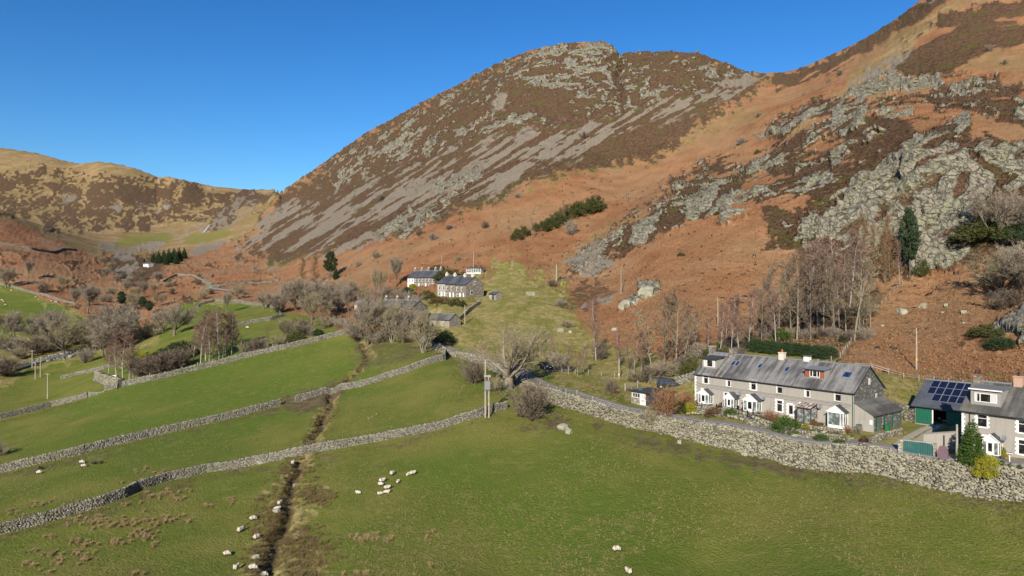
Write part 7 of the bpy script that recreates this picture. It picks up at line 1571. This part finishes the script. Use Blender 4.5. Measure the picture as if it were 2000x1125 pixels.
def bin_(label, x, y, z, rz, mat):
    c = thing('wheelie_bin', label, 'bin', (x, y, z), rz); MB().prism_z([(-.26,-.3),(.26,-.3),(.28,.3),(-.28,.3)], .06, .95).build('tub', M[mat], c); MB().box(-.31,.31,-.36,.34,.955,1.03).build('lid', M[mat], c)
    for x_ in (-.24,.24): MB().tube([(x_-.03,.26,.1),(x_+.03,.26,.1)], [.1,.1], 10).build('wheel', M['black'], c)
q = TP(TL+LW+.75, 3.0); bin_('green wheelie bin beside the lean-to doors', q[0], q[1], gz(*q), RZ, 'bin'); q = TP(TL+LW-1.6, -.8); bin_('dark green bin at the front corner of the lean-to', q[0], q[1], gz(*q), RZ, 'green')
p = hit(222, 737); c = thing('water_trough', 'white trough beside the birch clump and rubble stub', 'trough', tuple(p), .2); MB().box(-1.0,1.0,-.5,.5,-.2,.75).build('tank', M['white'], c); MB().box(-.9,.9,-.4,.4,.751,.76).build('water', M['glass'], c)
q = frame_pt(H2, TU, 6.1, -2.6); c = thing('sale_board', 'small post sign with red and blue board by the right hand path', 'sign', (q[0], q[1], gz(*q)), RZ); MB().box(-.04,.04,-.04,.04,-.2,1.7).build('post', M['white'], c); MB().box(-.3,.3,-.06,-.045,1.25,1.7).build('board', M['cream'], c); MB().box(-.28,.28,-.064,-.061,1.27,1.40).build('lower_band', M['redbrown'], c); MB().box(-.28,.28,-.064,-.061,1.55,1.68).build('upper_band', M['bluetarp'], c)
# river at the left and the far waterfall
M['water'] = simple('broken river water', (.10,.115,.125), .18, .6, .5, .5, .8); M['foam'] = simple('white falling water', (.55,.56,.57), .6, .3, .15, .3)
rv_ = HP((-60,742),(0,727),(40,716),(80,704),(120,696),(160,690)); o = strip('river', rv_, 3.2, 'water', .02)
p = hit(398, 455); q = hit(408, 441)
cas = MB(); 
for k in range(9):
    t = k/8; a = Vector(p).lerp(Vector(q), t); w2 = .7+.45*math.sin(k*2.1); b0 = gz(a.x, a.y); cas.add([(a.x-w2, a.y, b0-.5),(a.x+w2, a.y, b0-.5),(a.x+w2, a.y+4, b0+3.0),(a.x-w2, a.y+4, b0+3.0),(a.x-w2*.8, a.y-1.2, b0+1.2),(a.x+w2*.8, a.y-1.2, b0+1.2)], [(0,1,5,4),(4,5,2,3),(0,4,3),(1,2,5)])
o = cas.build('waterfall', M['foam']); o['kind'] = 'structure'
n = 900; ks_ = rs.randint(0, len(rv_)-1, n); tt_ = rs.rand(n); rp = np.array([[q_.x, q_.y] for q_ in rv_]); xy = rp[ks_]+(rp[ks_+1]-rp[ks_])*tt_[:,None]; off_ = rs.normal(0, 3.4, n); xy[:,1] += off_; s_ = rs.uniform(.3, 1.1, n)
me_ = stone_mesh('river_stones', np.stack([xy[:,0], xy[:,1], ground(xy[:,0], xy[:,1])+s_*.2], -1), np.stack([s_*1.2, s_, s_*.7], -1), rs.uniform(0, 6, n), 'drystone', .2, .4); o = link('river_stones', me_); o['kind'] = 'stuff'; o['label'] = 'grey stones strewn along the river bed'

n = 950; tq = rs.uniform(.5, 31.5, n); bq = rs.uniform(-7.4, -4.2, n)+.4*np.sin(tq); pts_ = np.array([TP(a_, b_) for a_, b_ in zip(tq, bq)]); s_ = rs.uniform(.14, .45, n)
me_ = stone_mesh('rockery_stones', np.stack([pts_[:,0], pts_[:,1], ground(pts_[:,0], pts_[:,1])+s_*.2], -1), np.stack([s_*1.25, s_, s_*.75], -1), rs.uniform(0, 6, n), 'bankstone', .2, .35); o = link('rockery_stones', me_); o['kind'] = 'stuff'; o['label'] = 'rockery stones heaped in the terrace gardens'
cs5 = [(*q_, gz(*q_)) for q_ in (TP(rnd.uniform(.5, 31), rnd.uniform(-8, -2.5)) for _ in range(420))]
tufts('garden_growth', 'low winter growth between the rockery stones', cs5, .34, .22, 40, 'garden', .03)

cs6 = []
for k in range(620):
    q_ = rnd.uniform(10, Ltot-20); x = np.interp(q_, sW, W_[:,0])-np.interp(q_, sW, nn[:,0])*rnd.uniform(.9, 1.9); y = np.interp(q_, sW, W_[:,1])-np.interp(q_, sW, nn[:,1])*rnd.uniform(.9, 1.9); cs6.append((x, y, gz(x, y)))
for line in ([(0,1050),(100,1024),(200,996),(262,968),(330,946),(400,931),(500,913),(590,896),(700,876),(800,858),(870,842),(930,823)], [(20,924),(150,894),(300,857),(430,827),(549,796)], [(0,824),(100,799),(171,780)], [(205,769),(300,748),(400,724),(480,704),(560,686),(640,666)]):
    for _ in range(130):
        k = rnd.randrange(len(line)-1); t = rnd.random(); p = hit(line[k][0]+(line[k+1][0]-line[k][0])*t, line[k][1]+(line[k+1][1]-line[k][1])*t+rnd.uniform(-1, 3)); cs6.append((p.x, p.y, p.z))
tufts('wall_foot_grass', 'long grass and nettle stems along the feet of the walls', cs6, .40, .28, 16, 'gullygrass', .03)
